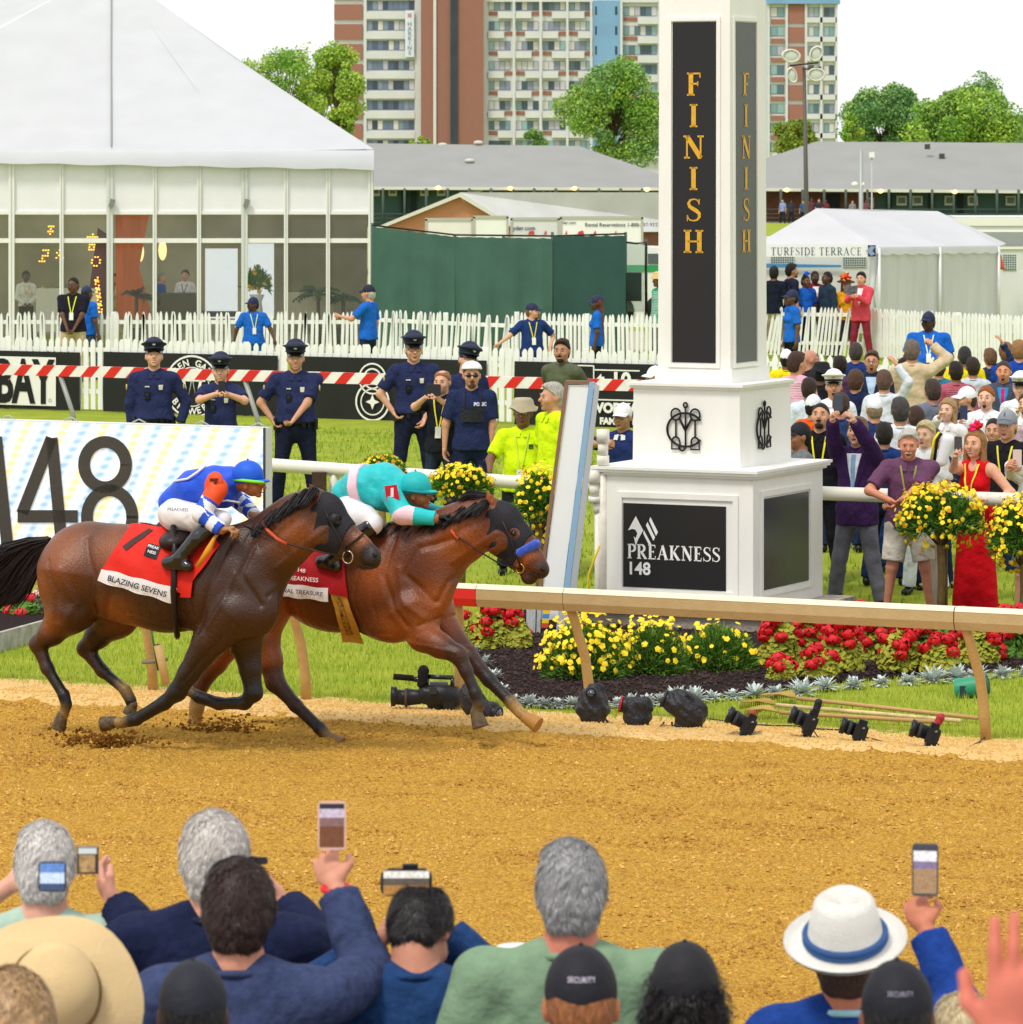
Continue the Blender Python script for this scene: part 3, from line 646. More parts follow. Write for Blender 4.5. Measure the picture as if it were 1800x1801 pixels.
   e = MB(); gold = mat('d9a92e' if hk == 'officer' else 'd8d3b6', rough=.3, metal=.6)
   e.ell(HT((0, -.105, 1.79)), np.array((.02, .008, .024))*head, gold, Rh);
   if hk == 'officer': e.tube(np.array([HT((.078*x, -.09-.0*x+.05*x*x, 1.741)) for x in np.linspace(-1, 1, 9)]), .006, gold, 5)
   e.build('cap_badge', root)
  elif hk in ('sun', 'bucket', 'panama'):
   rb = {'sun': .205, 'bucket': .135, 'panama': .16}[hk]; prof = {'sun': [(0, .205), (.05, .2), (.085, .165), (.098, .12), (.1, .09), (.13, .082), (rb, .05)],
     'bucket': [(0, .195), (.07, .19), (.092, .17), (.1, .13), (.118, .11), (rb, .085)], 'panama': [(0, .19), (.028, .215), (.058, .222), (.078, .205), (.092, .15), (.1, .098), (.12, .088), (.145, .09), (rb, .104)]}[hk]
   n = 40; rings = []
   for i, (r, z) in enumerate(prof):
    rg = []
    for t in np.linspace(0, 2*np.pi, n, endpoint=False):
     wv = (0.018*math.sin(2*t+.7)+.008*math.sin(5*t))*(i == len(prof)-1)*(hk != 'panama'); dip = -.03*math.exp(-(math.sin(t)/.35)**2)*(hk == 'panama' and i < 2)*(1 if r < .05 else 0)
     rg.append(HT((r*math.cos(t), .012+r*1.12*math.sin(t), 1.63+z+wv+dip)))
    rings.append(rg)
   rings = np.array(rings); L = len(prof); idx = np.arange(L*n).reshape(L, n); nx = np.roll(idx, -1, 1); f = np.stack([idx[:-1], nx[:-1], nx[1:], idx[1:]], -1).reshape(-1, 4)
   straw = mat(hcol, rough=.8, noise=.10, nscale=3, bump=.5, bscale=110, stretch=(1, 1, 4))
   m_.add(rings.reshape(-1, 3), f[:, ::-1], straw, True); m_.add(rings.reshape(-1, 3)+Rh@np.array([0, 0, -.004]), f, straw, True); m_.build('hat', root)
   if len(hat) > 2:
    b_ = MB(); th = np.linspace(0, 2*np.pi, 33); z_ = {'sun': 1.732, 'bucket': 1.745, 'panama': 1.742}[hk]
    for dz in (-.008, .006): b_.tube(np.array([HT((.1035*math.cos(t), .012+.1035*1.12*math.sin(t), z_+dz)) for t in th]), .009 if hk == 'panama' else .003, mat(hat[2], rough=.7), 6, cap=False)
    if hk == 'sun':
     for a, b in (((.02, .13, 1.73), (.085, .185, 1.70)), ((.02, .13, 1.73), (.06, .2, 1.66)), ((.02, .13, 1.73), (-.03, .17, 1.70)), ((.085, .185, 1.70), (.1, .205, 1.66))): b_.tube(np.array([HT(a), (HT(a)+HT(b))/2+Rh@np.array([0, 0, .01]), HT(b)]), .0022, mat(hat[2], rough=.7), 5)
    b_.build('hat_band', root)
  elif hk == 'helmet':
   P = [E3((0, .012, 1.735), (.098, .13, .085), k=.01)]; pl = Plane(Rh@np.array([0, -.1, -1]), 0); pl.d = float(np.dot(pl.n, HT((0, 0, 1.735)))); P.append(pl)
   for i in range(-2, 3): P.append(E3((i*.036, -.03, 1.835-.008*abs(i)), (.011, .1, .03), k=.004, sub=True))
   v, q = sdf_mesh(P, .007); m_.add(v, q, mat(hcol, rough=.3, coat=.4), True); m_.build('bicycle_helmet', root)
  elif hk in ('feathers', 'big_feathers'):
   rs = np.random.default_rng(5); big = hk == 'big_feathers'; cols = hat[1:]
   if big:
    th = np.linspace(0, 2*np.pi, 25); P = [E3((0, .0, 1.755), (.19, .19, .012), k=.01), E3((0, .01, 1.78), (.09, .1, .06), k=.02)]; v, q = sdf_mesh(P, .012); m_.add(v, q, mat('3a1a16', rough=.8), True)
   for i in range(46 if big else 26):
    a = rs.uniform(0, 2*np.pi); e = rs.uniform(.1, 1.4); L = rs.uniform(.09, .24 if big else .12); d = np.array([math.cos(a)*math.cos(e), .6*math.sin(a)*math.cos(e), math.sin(e)])
    o_ = np.array([0 if big else .02, 0, 1.80 if big else 1.80]); pts = [HT(o_+d*L*t+np.array([0, 0, -.25*L*t*t])) for t in np.linspace(0, 1, 5)]
    m_.tube(np.array(pts), np.array([.008, .022, .026, .018, .002])*(1 if big else .8), mat(cols[i % len(cols)], rough=.8), 5)
   m_.build('feather_hat', root)
 if glasses:
  g_ = MB(); GM = mat(glasses, rough=.15, spec=.6)
  for sx in (-1, 1):
   if glasses == '101014': g_.ell(HT((sx*.032, -.102, 1.684)), np.array((.027, .008, .019))*head, GM, Rh)
   else:
    th = np.linspace(0, 2*np.pi, 13); g_.tube(np.array([HT((sx*.033+.024*math.cos(t), -.104, 1.682+.017*math.sin(t))) for t in th]), .0022, GM, 5, cap=False)
   g_.tube(np.array([HT((sx*.055, -.1, 1.686)), HT((sx*.078, -.02, 1.688))]), .0025, GM, 5)
  g_.tube(np.array([HT((-.012, -.108, 1.688)), HT((.012, -.108, 1.688))]), .0025, GM, 5); g_.build('glasses', root)
 root['_s'] = float(s); del root['_s']
 PEOPLE.append((label, px, ytop, s, z0))
 info = dict(root=root, D=D, s=s, hands=[np.array([bx, by, z0])+rotz(R(phi))@(h*k) for h in hands_w], HT=lambda p: np.array([bx, by, z0])+rotz(R(phi))@(HT(p)*k))
 return info
def phone(label, c, w, h, n=(0, -1, 0), up=(0, 0, 1), screen=False, body='20222a', group=None, name='phone', cat='phone', t=.009):
 """a phone centred at c; n: the way its visible face points"""
 n = nrm(n); up = nrm(np.array(up)-np.dot(up, n)*n); r = np.cross(up, n); root = thing(name, label, cat, group, tuple(c))
 def rr(w, h, rad, z):
  pts = []
  for sx, sy, a0 in ((1, 1, 0), (-1, 1, 90), (-1, -1, 180), (1, -1, 270)):
   for a in np.radians(np.linspace(a0, a0+90, 5)): pts.append((sx*(w/2-rad)+rad*math.cos(a))*r+(sy*(h/2-rad)+rad*math.sin(a))*up+n*z)
  return np.array(pts)
 m = MB(); m.prism(rr(w, h, w*.14, -t/2), n*t, mat(body, rough=.3, spec=.5)); m.build('case', root)
 if screen:
  g = MB(); bands = screen if isinstance(screen, (list, tuple)) else ['cfd6dc', '9c7a4a', '6a4a2a', 'b98f45']
  hh = h*.9; y = hh/2
  for i, (fr, colr) in enumerate(bands):
   y2 = y-hh*fr; q = [(-w*.44*1)*r+y*up+n*(t/2+.0006), (w*.44)*r+y*up+n*(t/2+.0006), (w*.44)*r+y2*up+n*(t/2+.0006), (-w*.44)*r+y2*up+n*(t/2+.0006)]
   g.add(q, [[0, 1, 2, 3], [3, 2, 1, 0]], mat(colr, rough=.3, emit=.35, noise=.35, nscale=160)); y = y2
  g.build('screen', root)
 else:
  g = MB()
  for dx, dy in ((-.28, .38), (-.28, .26), (-.12, .32)): g.ell(r*w*dx+up*h*dy+n*t*.6, (.006, .006, .006), mat('0a0a0e', rough=.1))
  g.build('lens', root)
 return root
# ================================================================ ground
def grid_mesh(name, xs, ys, zf, m, parent=None, col=None, frame=None):
 X, Y = np.meshgrid(xs, ys, indexing='ij'); Z = zf(X, Y)
 if frame == 'uv': V = X.ravel()[:, None]*U3+Y.ravel()[:, None]*V3; V[:, 2] = Z.ravel()
 else: V = np.stack([X.ravel(), Y.ravel(), Z.ravel()], 1)
 idx = np.arange(X.size).reshape(X.shape); f = np.stack([idx[:-1, :-1], idx[1:, :-1], idx[1:, 1:], idx[:-1, 1:]], -1).reshape(-1, 4)
 if frame == 'uv' : pass
 mb = MB(); mb.add(V, f, m, True); return mb.build(name, parent, col=None if col is None else col(X.ravel(), Y.ravel(), Z.ravel()))
def vnoise(x, y, seed=0):
 rs = np.random.default_rng(seed); T = rs.random((256, 256)); xi = np.floor(x).astype(int); yi = np.floor(y).astype(int); fx = x-xi; fy = y-yi
 fx = fx*fx*(3-2*fx); fy = fy*fy*(3-2*fy); g = lambda a, b: T[a % 256, b % 256]
 return (g(xi, yi)*(1-fx)+g(xi+1, yi)*fx)*(1-fy)+(g(xi, yi+1)*(1-fx)+g(xi+1, yi+1)*fx)*fy
def fbm(x, y, oct=4, seed=0, gain=.5):
 o = 0; a = 1; t = 0
 for i in range(oct): o = o+a*vnoise(x*2**i+17*i, y*2**i+5*i, seed+i); t += a; a *= gain
 return o/t
def terrain(x, y):
 t = np.clip((y-104)/110, 0, 1); return -4.6*t*t*(3-2*t)
TURF = mat('84982a', rough=.9, noise=.75, nscale=1.8, second='aeb242', bump=1.4, bscale=45, spec=.1)
ys_ = np.concatenate([np.linspace(20, 130, 56), np.linspace(135, 260, 40), np.geomspace(270, 3800, 20)])
xs_ = np.concatenate([-np.geomspace(1500, 45, 12), np.linspace(-40, 40, 41), np.geomspace(45, 1500, 12)])
struct(grid_mesh('ground', xs_, ys_, lambda x, y: terrain(x, y)-.03-.0*x, TURF))
struct(grid_mesh('infield_grass', np.linspace(-75, 45, 61), np.linspace(32.2, 75, 90), lambda u, v: turf_h(v)+.012*fbm(u*.7, v*.7, 3, 9)-.006, TURF, frame='uv'))
# harrowed dirt of the track
DIRT = mat('e4b452', rough=.95, noise=.85, nscale=40, second='ab7832', bump=2.2, bscale=60, spec=.05)
def dirt_h(u, v):
 h = .018*fbm(u*2.2, v*2.2, 3, 1)+.10*np.maximum(0, fbm(u*5, v*9, 4, 3)-.5)+.035*(fbm(u*20, v*26, 3, 5)-.5)
 for (a, b, r, d) in HOLES: h = h-d*np.exp(-((u-a)**2+(v-b)**2)/(r*r))+d*.5*np.exp(-(((u-a)**2+(v-b)**2)**.5-r*1.5)**2/(r*.5)**2)
 return h+.008-.03*0
rs = np.random.default_rng(11)
def g_uv(px, py, z=0.0):
 s = s_ground(py, z); return uv_of(W(px, py, s))
HOLES = [(*g_uv(px, py), rs.uniform(.05, .12), rs.uniform(.02, .05)) for px, py in [(140, 1420), (280, 1405), (640, 1470), (900, 1345), (1240, 1500), (1300, 1450), (1160, 1600), (1500, 1400), (700, 1700), (1220, 1640), (500, 1440), (1050, 1400), (1480, 1545), (1700, 1500), (900, 1600), (200, 1345), (1350, 1640), (330, 1470), (1620, 1440), (820, 1420), (1060, 1510)]]
struct(grid_mesh('dirt_track', np.arange(-21.5, -6.5, .021), np.concatenate([np.arange(19.2, 31.34, .021)]), dirt_h, DIRT, frame='uv'))
DIRT_F = DIRT
struct(grid_mesh('dirt_track_far', np.linspace(-90, -21.5, 60), np.linspace(16, 31.34, 30), lambda u, v: .012+0*u, DIRT_F, frame='uv'))
struct(grid_mesh('dirt_track_near', np.linspace(-6.5, 50, 60), np.linspace(16, 31.34, 30), lambda u, v: .012+0*u, DIRT_F, frame='uv'))
SAND = mat('dfbd80', rough=.95, noise=.6, nscale=7, second='cba263', bump=1.6, bscale=26, spec=.06)
def sand_h(u, v):
 e = (v-31.3)/1.0; return .02-.05*sstep(31.34-v, 0, .24)+.035*np.exp(-((v-31.55-.12*np.sin(u*1.7))/.22)**2)+.03*fbm(u*3, v*3, 3, 20)*np.clip(1.4-e, 0, 1)-.016*np.clip(e, 0, 1.4)+.012*(fbm(u*14, v*14, 2, 22)-.5)
struct(grid_mesh('sand_margin', np.arange(-24, -5, .035), np.arange(31.06, 32.75, .035), sand_h, SAND, frame='uv'))
struct(grid_mesh('sand_margin_far', np.linspace(-90, -24, 60), np.linspace(31.3, 32.3, 6), lambda u, v: .03+0*u, SAND, frame='uv'))
# clods of loose dirt
def clods(name, pts, m, seed, smin=.008, smax=.03):
 rs = np.random.default_rng(seed); base = np.array([[1, 0, 0], [-1, 0, 0], [0, 1, 0], [0, -1, 0], [0, 0, 1], [0, 0, -.5]]); F_ = np.array([[0, 2, 4], [2, 1, 4], [1, 3, 4], [3, 0, 4], [2, 0, 5], [1, 2, 5], [3, 1, 5], [0, 3, 5]])
 n = len(pts); sc = rs.uniform(smin, smax, (n, 1, 1))*rs.uniform(.6, 1.3, (n, 1, 3)); V = base[None]*sc*rs.uniform(.7, 1.3, (n, 6, 1)); a = rs.uniform(0, 6.3, n); c, s = np.cos(a)[:, None], np.sin(a)[:, None]
 X = V[:, :, 0]*c-V[:, :, 1]*s; Y = V[:, :, 0]*s+V[:, :, 1]*c; V = np.stack([X, Y, V[:, :, 2]], -1)+np.asarray(pts)[:, None]
 mb = MB(); mb.add(V.reshape(-1, 3), (F_[None]+6*np.arange(n)[:, None, None]).reshape(-1, 3), m); return mb.build(name)
def scatter_uv(n, u0, u1, v0, v1, hf, rs):
 u = rs.uniform(u0, u1, n); v = rs.uniform(v0, v1, n); P = u[:, None]*U3+v[:, None]*V3; P[:, 2] = hf(u, v); return P
rs = np.random.default_rng(12)
P = scatter_uv(52000, -20.5, -7, 19.6, 31.3, dirt_h, rs); keep = rs.random(len(P)) < np.clip(fbm(P[:, 0]*1.3, P[:, 1]*1.3, 3, 40)*2.2-.6, .08, 1)
tag(clods('dirt_clods', P[keep], mat('a07034', rough=.95, noise=1, nscale=25, second='e6ba6a', spec=.05), 13, .006, .017), kind='stuff')
P = scatter_uv(150000, -20.5, -7, 19.6, 31.3, dirt_h, rs); uu, vv = P@U3, P@V3; keep = rs.random(len(P)) < np.clip((fbm(uu*1.6, vv*3.2, 4, 60)-.575)*9, 0, .8)
tag(clods('dark_clods', P[keep], mat('966a2e', rough=.95, noise=.9, nscale=20, second='c0924a', spec=.05), 23, .006, .016), kind='stuff')
P = scatter_uv(9000, -20, -9, 31.2, 32.4, sand_h, rs); tag(clods('sand_clods', P, mat('cfa560', rough=.95, spec=.05), 14, .005, .014), kind='stuff')
# dirt thrown up by the hooves
for px, py, n in ((200, 1318, 300), (385, 1298, 240), (145, 1300, 60)):
 s = s_at(px, 29.2 if px != 385 else 30.3); c = W(px, py, s); rs2 = np.random.default_rng(px); q = rs2.normal(size=(n, 3))*[.16, .08, .05]; q[:, 2] = np.abs(q[:, 2])*1.0; q = q+np.array([c[0], c[1], max(.02, c[2])])
 tag(clods('flying_dirt', q, mat('7a5020', rough=.95, spec=.05), px, .007, .02), kind='stuff')
# mulch bed
bed = [(812, 1122), (822, 1160), (850, 1200), (905, 1240), (1000, 1242), (1150, 1240), (1300, 1225), (1450, 1205), (1600, 1193), (1830, 1180), (1960, 1130), (1900, 1095), (1500, 1085), (1330, 1080), (1000, 1080), (860, 1085)]
bp = [W(px, py, s_ground(py)) for px, py in bed]
MULCH = mat('2b2020', rough=.95, noise=.6, nscale=40, second='453735', bump=2.5, bscale=60, spec=.08)
m_ = MB(); pts = np.array([[p[0], p[1], .03] for p in bp]); c = pts.mean(0); cc_ = np.array([c[0], c[1], .06]); ring = [list(pts)];
V_ = [cc_]+list(pts)+[p*[1, 1, 0] for p in pts]; n = len(pts); m_.add(V_, [[0, i+1, (i+1) % n+1] for i in range(n)]+[[i+1, i+1+n, (i+1) % n+1+n, (i+1) % n+1] for i in range(n)], MULCH); struct(m_.build('mulch_bed'))
from mathutils.geometry import intersect_point_tri_2d
def in_poly(x, y, poly):
 ins = np.zeros(len(x), bool); n = len(poly)
 for i in range(n):
  x1, y1 = poly[i][:2]; x2, y2 = poly[(i+1) % n][:2]; c = ((y1 > y) != (y2 > y)) & (x < (x2-x1)*(y-y1)/(y2-y1+1e-12)+x1); ins ^= c
 return ins
rs = np.random.default_rng(15); x = rs.uniform(pts[:, 0].min(), pts[:, 0].max(), 16000); y = rs.uniform(pts[:, 1].min(), pts[:, 1].max(), 16000); k = in_poly(x, y, pts)
tag(clods('mulch_chips', np.stack([x[k], y[k], np.full(k.sum(), .05)], 1), mat('352a29', rough=.95, noise=.7, nscale=4, second='5a4a46', spec=.1), 16, .006, .02), kind='stuff')
# grass blades
def blades(name, P, h, w, m, seed, lean=.5):
 rs = np.random.default_rng(seed); n = len(P); a = rs.uniform(0, 2*np.pi, n); hh = h*rs.uniform(.5, 1.3, n); l = lean*rs.uniform(.1, 1, n)*hh; b = rs.uniform(0, 2*np.pi, n)
 d = np.stack([np.cos(a), np.sin(a), 0*a], 1)*w/2; ld = np.stack([np.cos(b)*l, np.sin(b)*l, hh], 1)
 V = np.stack([P-d, P+d, P+ld], 1).reshape(-1, 3); mb = MB(); mb.add(V, np.arange(3*n).reshape(n, 3), m); return mb.build(name)
rs = np.random.default_rng(17)
zero = lambda u, v: 0*u
P = scatter_uv(90000, -22, -9, 32.25, 41, zero, rs); k = (~in_poly(P[:, 0], P[:, 1], pts)) & (P[:, 1] > 0); P = P[k]
dens = np.clip((uv_of_v := (P@V3))-32.2, 0, .35)/.35; P = P[rs.random(len(P)) < dens*1.0]
k2 = rs.random(len(P)) < .5
tag(blades('lawn_blades', P[k2], .05, .008, mat('7f9c26', rough=.8, noise=.7, nscale=1.6, second='b2ba44', spec=.1), 18), kind='stuff')
tag(blades('lawn_blades_yellow', P[~k2], .045, .008, mat('b8bf4c', rough=.8, spec=.1), 19), kind='stuff')
P = scatter_uv(60000, -36, 4, 41, 62, lambda u, v: turf_h(v), rs); tag(blades('far_lawn_blades', P, .06, .02, mat('8fa636', rough=.85, spec=.1), 20), kind='stuff')
# apron the front spectators stand on
mb = MB();
for z0, v0_, v1_ in ((.85, 4, 16.5), ):
 for_ = [UV(-30, v0_, 0), UV(20, v0_, 0), UV(20, v1_, 0), UV(-30, v1_, 0)]; mb.hexa(for_+[p+[0, 0, z0-.06] for p in for_], mat('8f8b84', rough=.9, noise=.2, nscale=3, bump=.4, bscale=30))
struct(mb.build('concrete_apron'))
# ================================================================ inner rail
RAILP = mat('b39a6c', rough=.6, noise=.35, nscale=9, second='c8b288', bump=.2, bscale=60)
RTOP = mat('e8dec4', rough=.5, noise=.15, nscale=5, second='d9bf8e')
POST = mat('bf9d64', rough=.6, noise=.4, nscale=12, second='a27d46', bump=.3, bscale=40)
rail = thing('running_rail', 'cream topped inner running rail, dusted with sand, with leaning posts and a red end cap', 'rail', None, tuple(UV(-16, 32.44)))
o_ = np.array(rail.location)
def rseg(name, px0, px1, m, mt, off=0.0):
 v = 32.2; z = 1.0; a = WV(px0, 1000, v); b = WV(px1, 1000, v); a[2] = b[2] = 0
 cr = [(-.035, .82), (.035, .82), (.05, .86), (.045, .96), (.02, .985), (-.03, .985), (-.055, .96), (-.06, .88)]
 def sec(p): return [p+V3*c[0]*(1+off)+np.array([0, 0, .90+(c[1]-.90)*(1+off)]) for c in cr]
 A, B = sec(a), sec(b); mb = MB(); n = len(cr); mb.add([p-o_ for p in A+B], [[i, i+n, (i+1) % n+n, (i+1) % n] for i in range(n)]+[list(range(n))[::-1], list(range(n, 2*n))], m); o = mb.build(name, rail)
 mb = MB(); tp = [(-.058, .957), (.047, .957), (.02, .99), (-.03, .99)]; A = [p+V3*c[0]+np.array([0, 0, c[1]]) for p in (a, b) for c in tp]; mb.add([p-o_ for p in A], [[0, 4, 5, 1], [1, 5, 6, 2], [2, 6, 7, 3], [3, 7, 4, 0], [0, 1, 2, 3], [4, 7, 6, 5]], mt); mb.build('rail_top', rail); return a
REDP = mat('d8271e', rough=.55, noise=.15, nscale=10, second='b83a28')
for a, b in ((-1900, -1300), (-1298, -620), (-618, 60), (62, 445), (447, 793), (796, 842)):
 rseg('rail_section', a, b, REDP if a == 796 else RAILP, RTOP)
for a, b in ((843, 995), (996, 1682), (1684, 2400), (2402, 3200)): rseg('rail_section', a, b, RAILP, RTOP)
for bx in (1735, 1040, 805, 540, 270, -60, -400, -900, -1400, 2450, 3000):
 s = s_at(bx, 32.44); B = WV(bx, HZ+s*HC, 32.44)+[0, 0, -.0]; tx = bx-38*(1 if bx != 805 else -.0)
 T = WV(tx, 1000, 32.2); T[2] = .86; m1 = B*.62+T*.38; m1[2] = .45; m1 = m1-U3*.0+np.array([.018, 0, 0]); m0 = B*.85+T*.15; m0[2] = .2; m0 += [.012, 0, 0]
 mb = MB(); mb.tube([p-o_ for p in (B-[0, 0, .05], m0, m1, T*.75+m1*.25+[.005, 0, 0], T)], [.042, .04, .038, .037, .036], POST, 14); mb.build('post', rail)
# short tube strapped to a rail post
t_ = thing('flag_holder', 'short tan tube strapped to a rail post, a green stick in it', 'tube', None, tuple(WV(292, 1150, 32.3)))
mb = MB(); p0 = WV(293, 1205, 32.3); p1 = WV(278, 1135, 32.3); o = np.array(t_.location); mb.tube([p0-o, p1-o], .034, POST, 14); mb.ell(p1-o+[0, 0, .002], (.026, .026, .006), mat('1c1612')); mb.build('holder_tube', t_)
mb = MB(); mb.tube([p1-o-[0, 0, .2], WV(262, 1080, 32.3)-o], .008, mat('2f6a3a'), 6); mb.build('stick', t_)
mb = MB(); q = WV(272, 1162, 32.36)-o; mb.tube([q+np.array([.095*math.cos(t), .06*math.sin(t), .01*math.cos(t)]) for t in th], .016, mat('7c745e', rough=.8), 6, cap=False); mb.build('tape', t_)
# ================================================================ winning post tower
C0 = UV(*uv_of(np.array([2.136, 41.7, 0])))           # the front corner, between the two faces in view
WS = mat('f1f0eb', rough=.5, noise=.35, nscale=3.5, second='dddad0', bump=.15, bscale=30, spec=.4, stretch=(1, 1, .35))
tower = thing('finish_tower', 'tall white square finish post on a stepped base, black panels reading FINISH in gold', 'finish post', None, tuple(C0)); tower.rotation_euler = (0, 0, R(-26))
def TF(u, v, z): return np.array([u, v, z])           # local: x along the track (towards -x is the front face), y away
def tbox(mb, u0, u1, v0, v1, z0, z1, m, taper=0.0):
 mb.hexa([TF(u0, v0, z0), TF(u1, v0, z0), TF(u1, v1, z0), TF(u0, v1, z0)]+[TF(u0+taper, v0+taper, z1), TF(u1-taper, v0+taper, z1), TF(u1-taper, v1-taper, z1), TF(u0+taper, v1-taper, z1)], m)
WB = 1.49; WD = 1.62
STONE = mat('a59b8d', rough=.9, noise=.5, nscale=7, second='857a6d', bump=1, bscale=20)
mb = MB(); tbox(mb, -WB-.22, .24, -.22, WB+.2, 0, .16, STONE); tbox(mb, -WB-.26, .28, -.26, WB+.24, .16, .20, mat('b9aea0', rough=.9, noise=.4, nscale=9, bump=.8, bscale=20)); mb.build('plinth', tower)
mb = MB(); tbox(mb, -WB, 0, 0, WD, .20, 1.37, WS)
for z, e in ((1.37, .03), (1.395, .055), (1.42, .07)): tbox(mb, -WB-e, e, -e, WD+e, z, z+.025, WS)
mb.build('base', tower)
s0 = .22; M0, M1 = -WB+s0, -s0                        # middle block
mb = MB(); tbox(mb, M0, M1, s0, WD-s0, 1.445, 2.14, WS, .006)
for z, e in ((2.14, .02), (2.165, .045)): tbox(mb, M0-e, M1+e, s0-e, WD-s0+e, z, z+.025, WS)
mb.build('middle_block', tower)
# pillar
pz0, pz1 = 2.19, 6.3; P0 = .385; A0, A1 = -WB+P0+.01, -P0; TP = .012; PB = WD-.40
mb = MB(); tbox(mb, A0-.02, A1+.02, P0-.02, PB+.02, pz0, pz0+.12, WS); tbox(mb, A0, A1, P0, PB, pz0+.12, pz1, WS, TP); mb.build('pillar', tower)
def frame(mb, face, a0, a1, z0, z1, w, d, m, taper=0, base=0.0):
 """moulding round a panel on the front (f) or right (r) face"""
 def q(a, z, e):
  return TF(a, base-e, z) if face == 'f' else TF(base+e, a, z)
 for (x0, x1, y0, y1) in ((a0-w, a0, z0-w, z1+w), (a1, a1+w, z0-w, z1+w), (a0, a1, z0-w, z0), (a0, a1, z1, z1+w)):
  pts = [q(x0, y0, 0), q(x1, y0, 0), q(x1, y1, 0), q(x0, y1, 0), q(x0, y0, d), q(x1, y0, d), q(x1, y1, d), q(x0, y1, d)]
  mb.add(pts, [[0, 1, 2, 3], [7, 6, 5, 4], [0, 4, 5, 1], [1, 5, 6, 2], [2, 6, 7, 3], [3, 7, 4, 0]], m)
def panel(mb, face, a0, a1, z0, z1, m, d, base=0.0):
 q = (lambda a, z, e: TF(a, base-e, z)) if face == 'f' else (lambda a, z, e: TF(base+e, a, z))
 pts = [q(a0, z0, 0), q(a1, z0, 0), q(a1, z1, 0), q(a0, z1, 0), q(a0, z0, d), q(a1, z0, d), q(a1, z1, d), q(a0, z1, d)]
 mb.add(pts, [[0, 1, 2, 3], [7, 6, 5, 4], [0, 4, 5, 1], [1, 5, 6, 2], [2, 6, 7, 3], [3, 7, 4, 0]], m)
BPAN = mat('1d1b1e', rough=.4, noise=.15, nscale=60, spec=.4); GPAN = mat('3c4046', rough=.22, noise=.1, nscale=30, spec=.6)
# base panels
mb = MB(); frame(mb, 'f', -1.27, -.19, .36, 1.17, .05, .018, WS); frame(mb, 'r', .20, 1.29, .36, 1.2, .05, .018, WS); mb.build('moulding', tower)
mb = MB(); panel(mb, 'f', -1.26, -.26, .37, 1.12, BPAN, .008); mb.build('sign_panel', tower);
mb = MB(); panel(mb, 'r', .22, 1.27, .37, 1.18, mat('343a42', rough=.25, noise=.12, nscale=30, spec=.5), .008); mb.build('sign_panel', tower)
WTX = mat('f2f0ee', rough=.6)
def tl(v2, f, face, a, z, m, name, base=0.0, e=.012, sx=1.0):
 v2 = np.asarray(v2); P = np.array([TF(a+p[0]*sx, base-e, z+p[1]) if face == 'f' else TF(base+e, a+p[0]*sx, z+p[1]) for p in v2]); t = MB(); t.add(P, [list(q) for q in f], m); t.build(name, tower)
v2, f = serif_line('PREAKNESS', .13, .08); v2[:, 0] *= .90/(v2[:, 0].max()-v2[:, 0].min()); tl(v2, f, 'f', -.765, .69, WTX, 'lettering')
v2, f = text_mesh('148', .155, .004); tl(v2, f, 'f', -1.105, .54, WTX, 'lettering')
# emblem: horse-head arrow and three slanted bars
def zx(px, py): return (px-1058)/199/.9, 0
def em(poly):
 P = [((px-302)/3.463/199/.905-1.215, .735+(1100-py)/3.463/199*1.03) for px, py in poly]; return P
for poly in ([(305, 1005), (352, 918), (398, 1002), (366, 1060), (352, 1098), (340, 1040), (352, 1050), (362, 1022), (350, 1000), (330, 996)], [(442, 920), (488, 1010), (476, 1032), (434, 942)], [(424, 950), (470, 1042), (460, 1062), (414, 972)], [(402, 1000), (452, 1090), (440, 1102), (398, 1022)]):
 tl(em(poly), [list(range(len(poly)))[::-1]], 'f', 0, 0, WTX, 'emblem')
# iron monogram on the middle block
IR = mat('1a1714', rough=.5, metal=.3)
def mono(face, ac, zc, sc, base):
 t = MB()
 def q(x, y, e=.015): return TF(ac+x*sc, base-e, zc+y*sc) if face == 'f' else TF(base+e, ac+x*sc, zc+y*sc)
 def tb(pts, r=.0085): t.tube([q(*p) for p in pts], r, IR, 6)
 A = lambda cx, cy, rx, ry, a0, a1, n=18: [(cx+rx*math.cos(R(a)), cy+ry*math.sin(R(a))) for a in np.linspace(a0, a1, n)]
 tb(A(0, .42, .04, .045, 0, 360)); tb([(0, .375), (0, -.36)]); tb(A(-.07, -.36, .07, .09, 0, -190, 12))
 tb(A(0, -.05, .38, .32, 35, 325, 34), .0105)
 for sx in (-1, 1):
  tb(A(sx*.2, .24, .1, .11, 0, 360)); tb([(sx*.13, .17), (0, -.06)], .0105); tb([(sx*.2, .13), (sx*.2, -.2)])
  tb(A(sx*.2, -.28, .08, .09, 0, 180, 10)); tb([(sx*.2-.08, -.28), (sx*.2-.09, -.42), (sx*.2+.09, -.42), (sx*.2+.08, -.28)])
 t.build('monogram', tower)
mono('f', -.745, 1.80, .47, s0); mono('r', .745, 1.80, .47, M1)
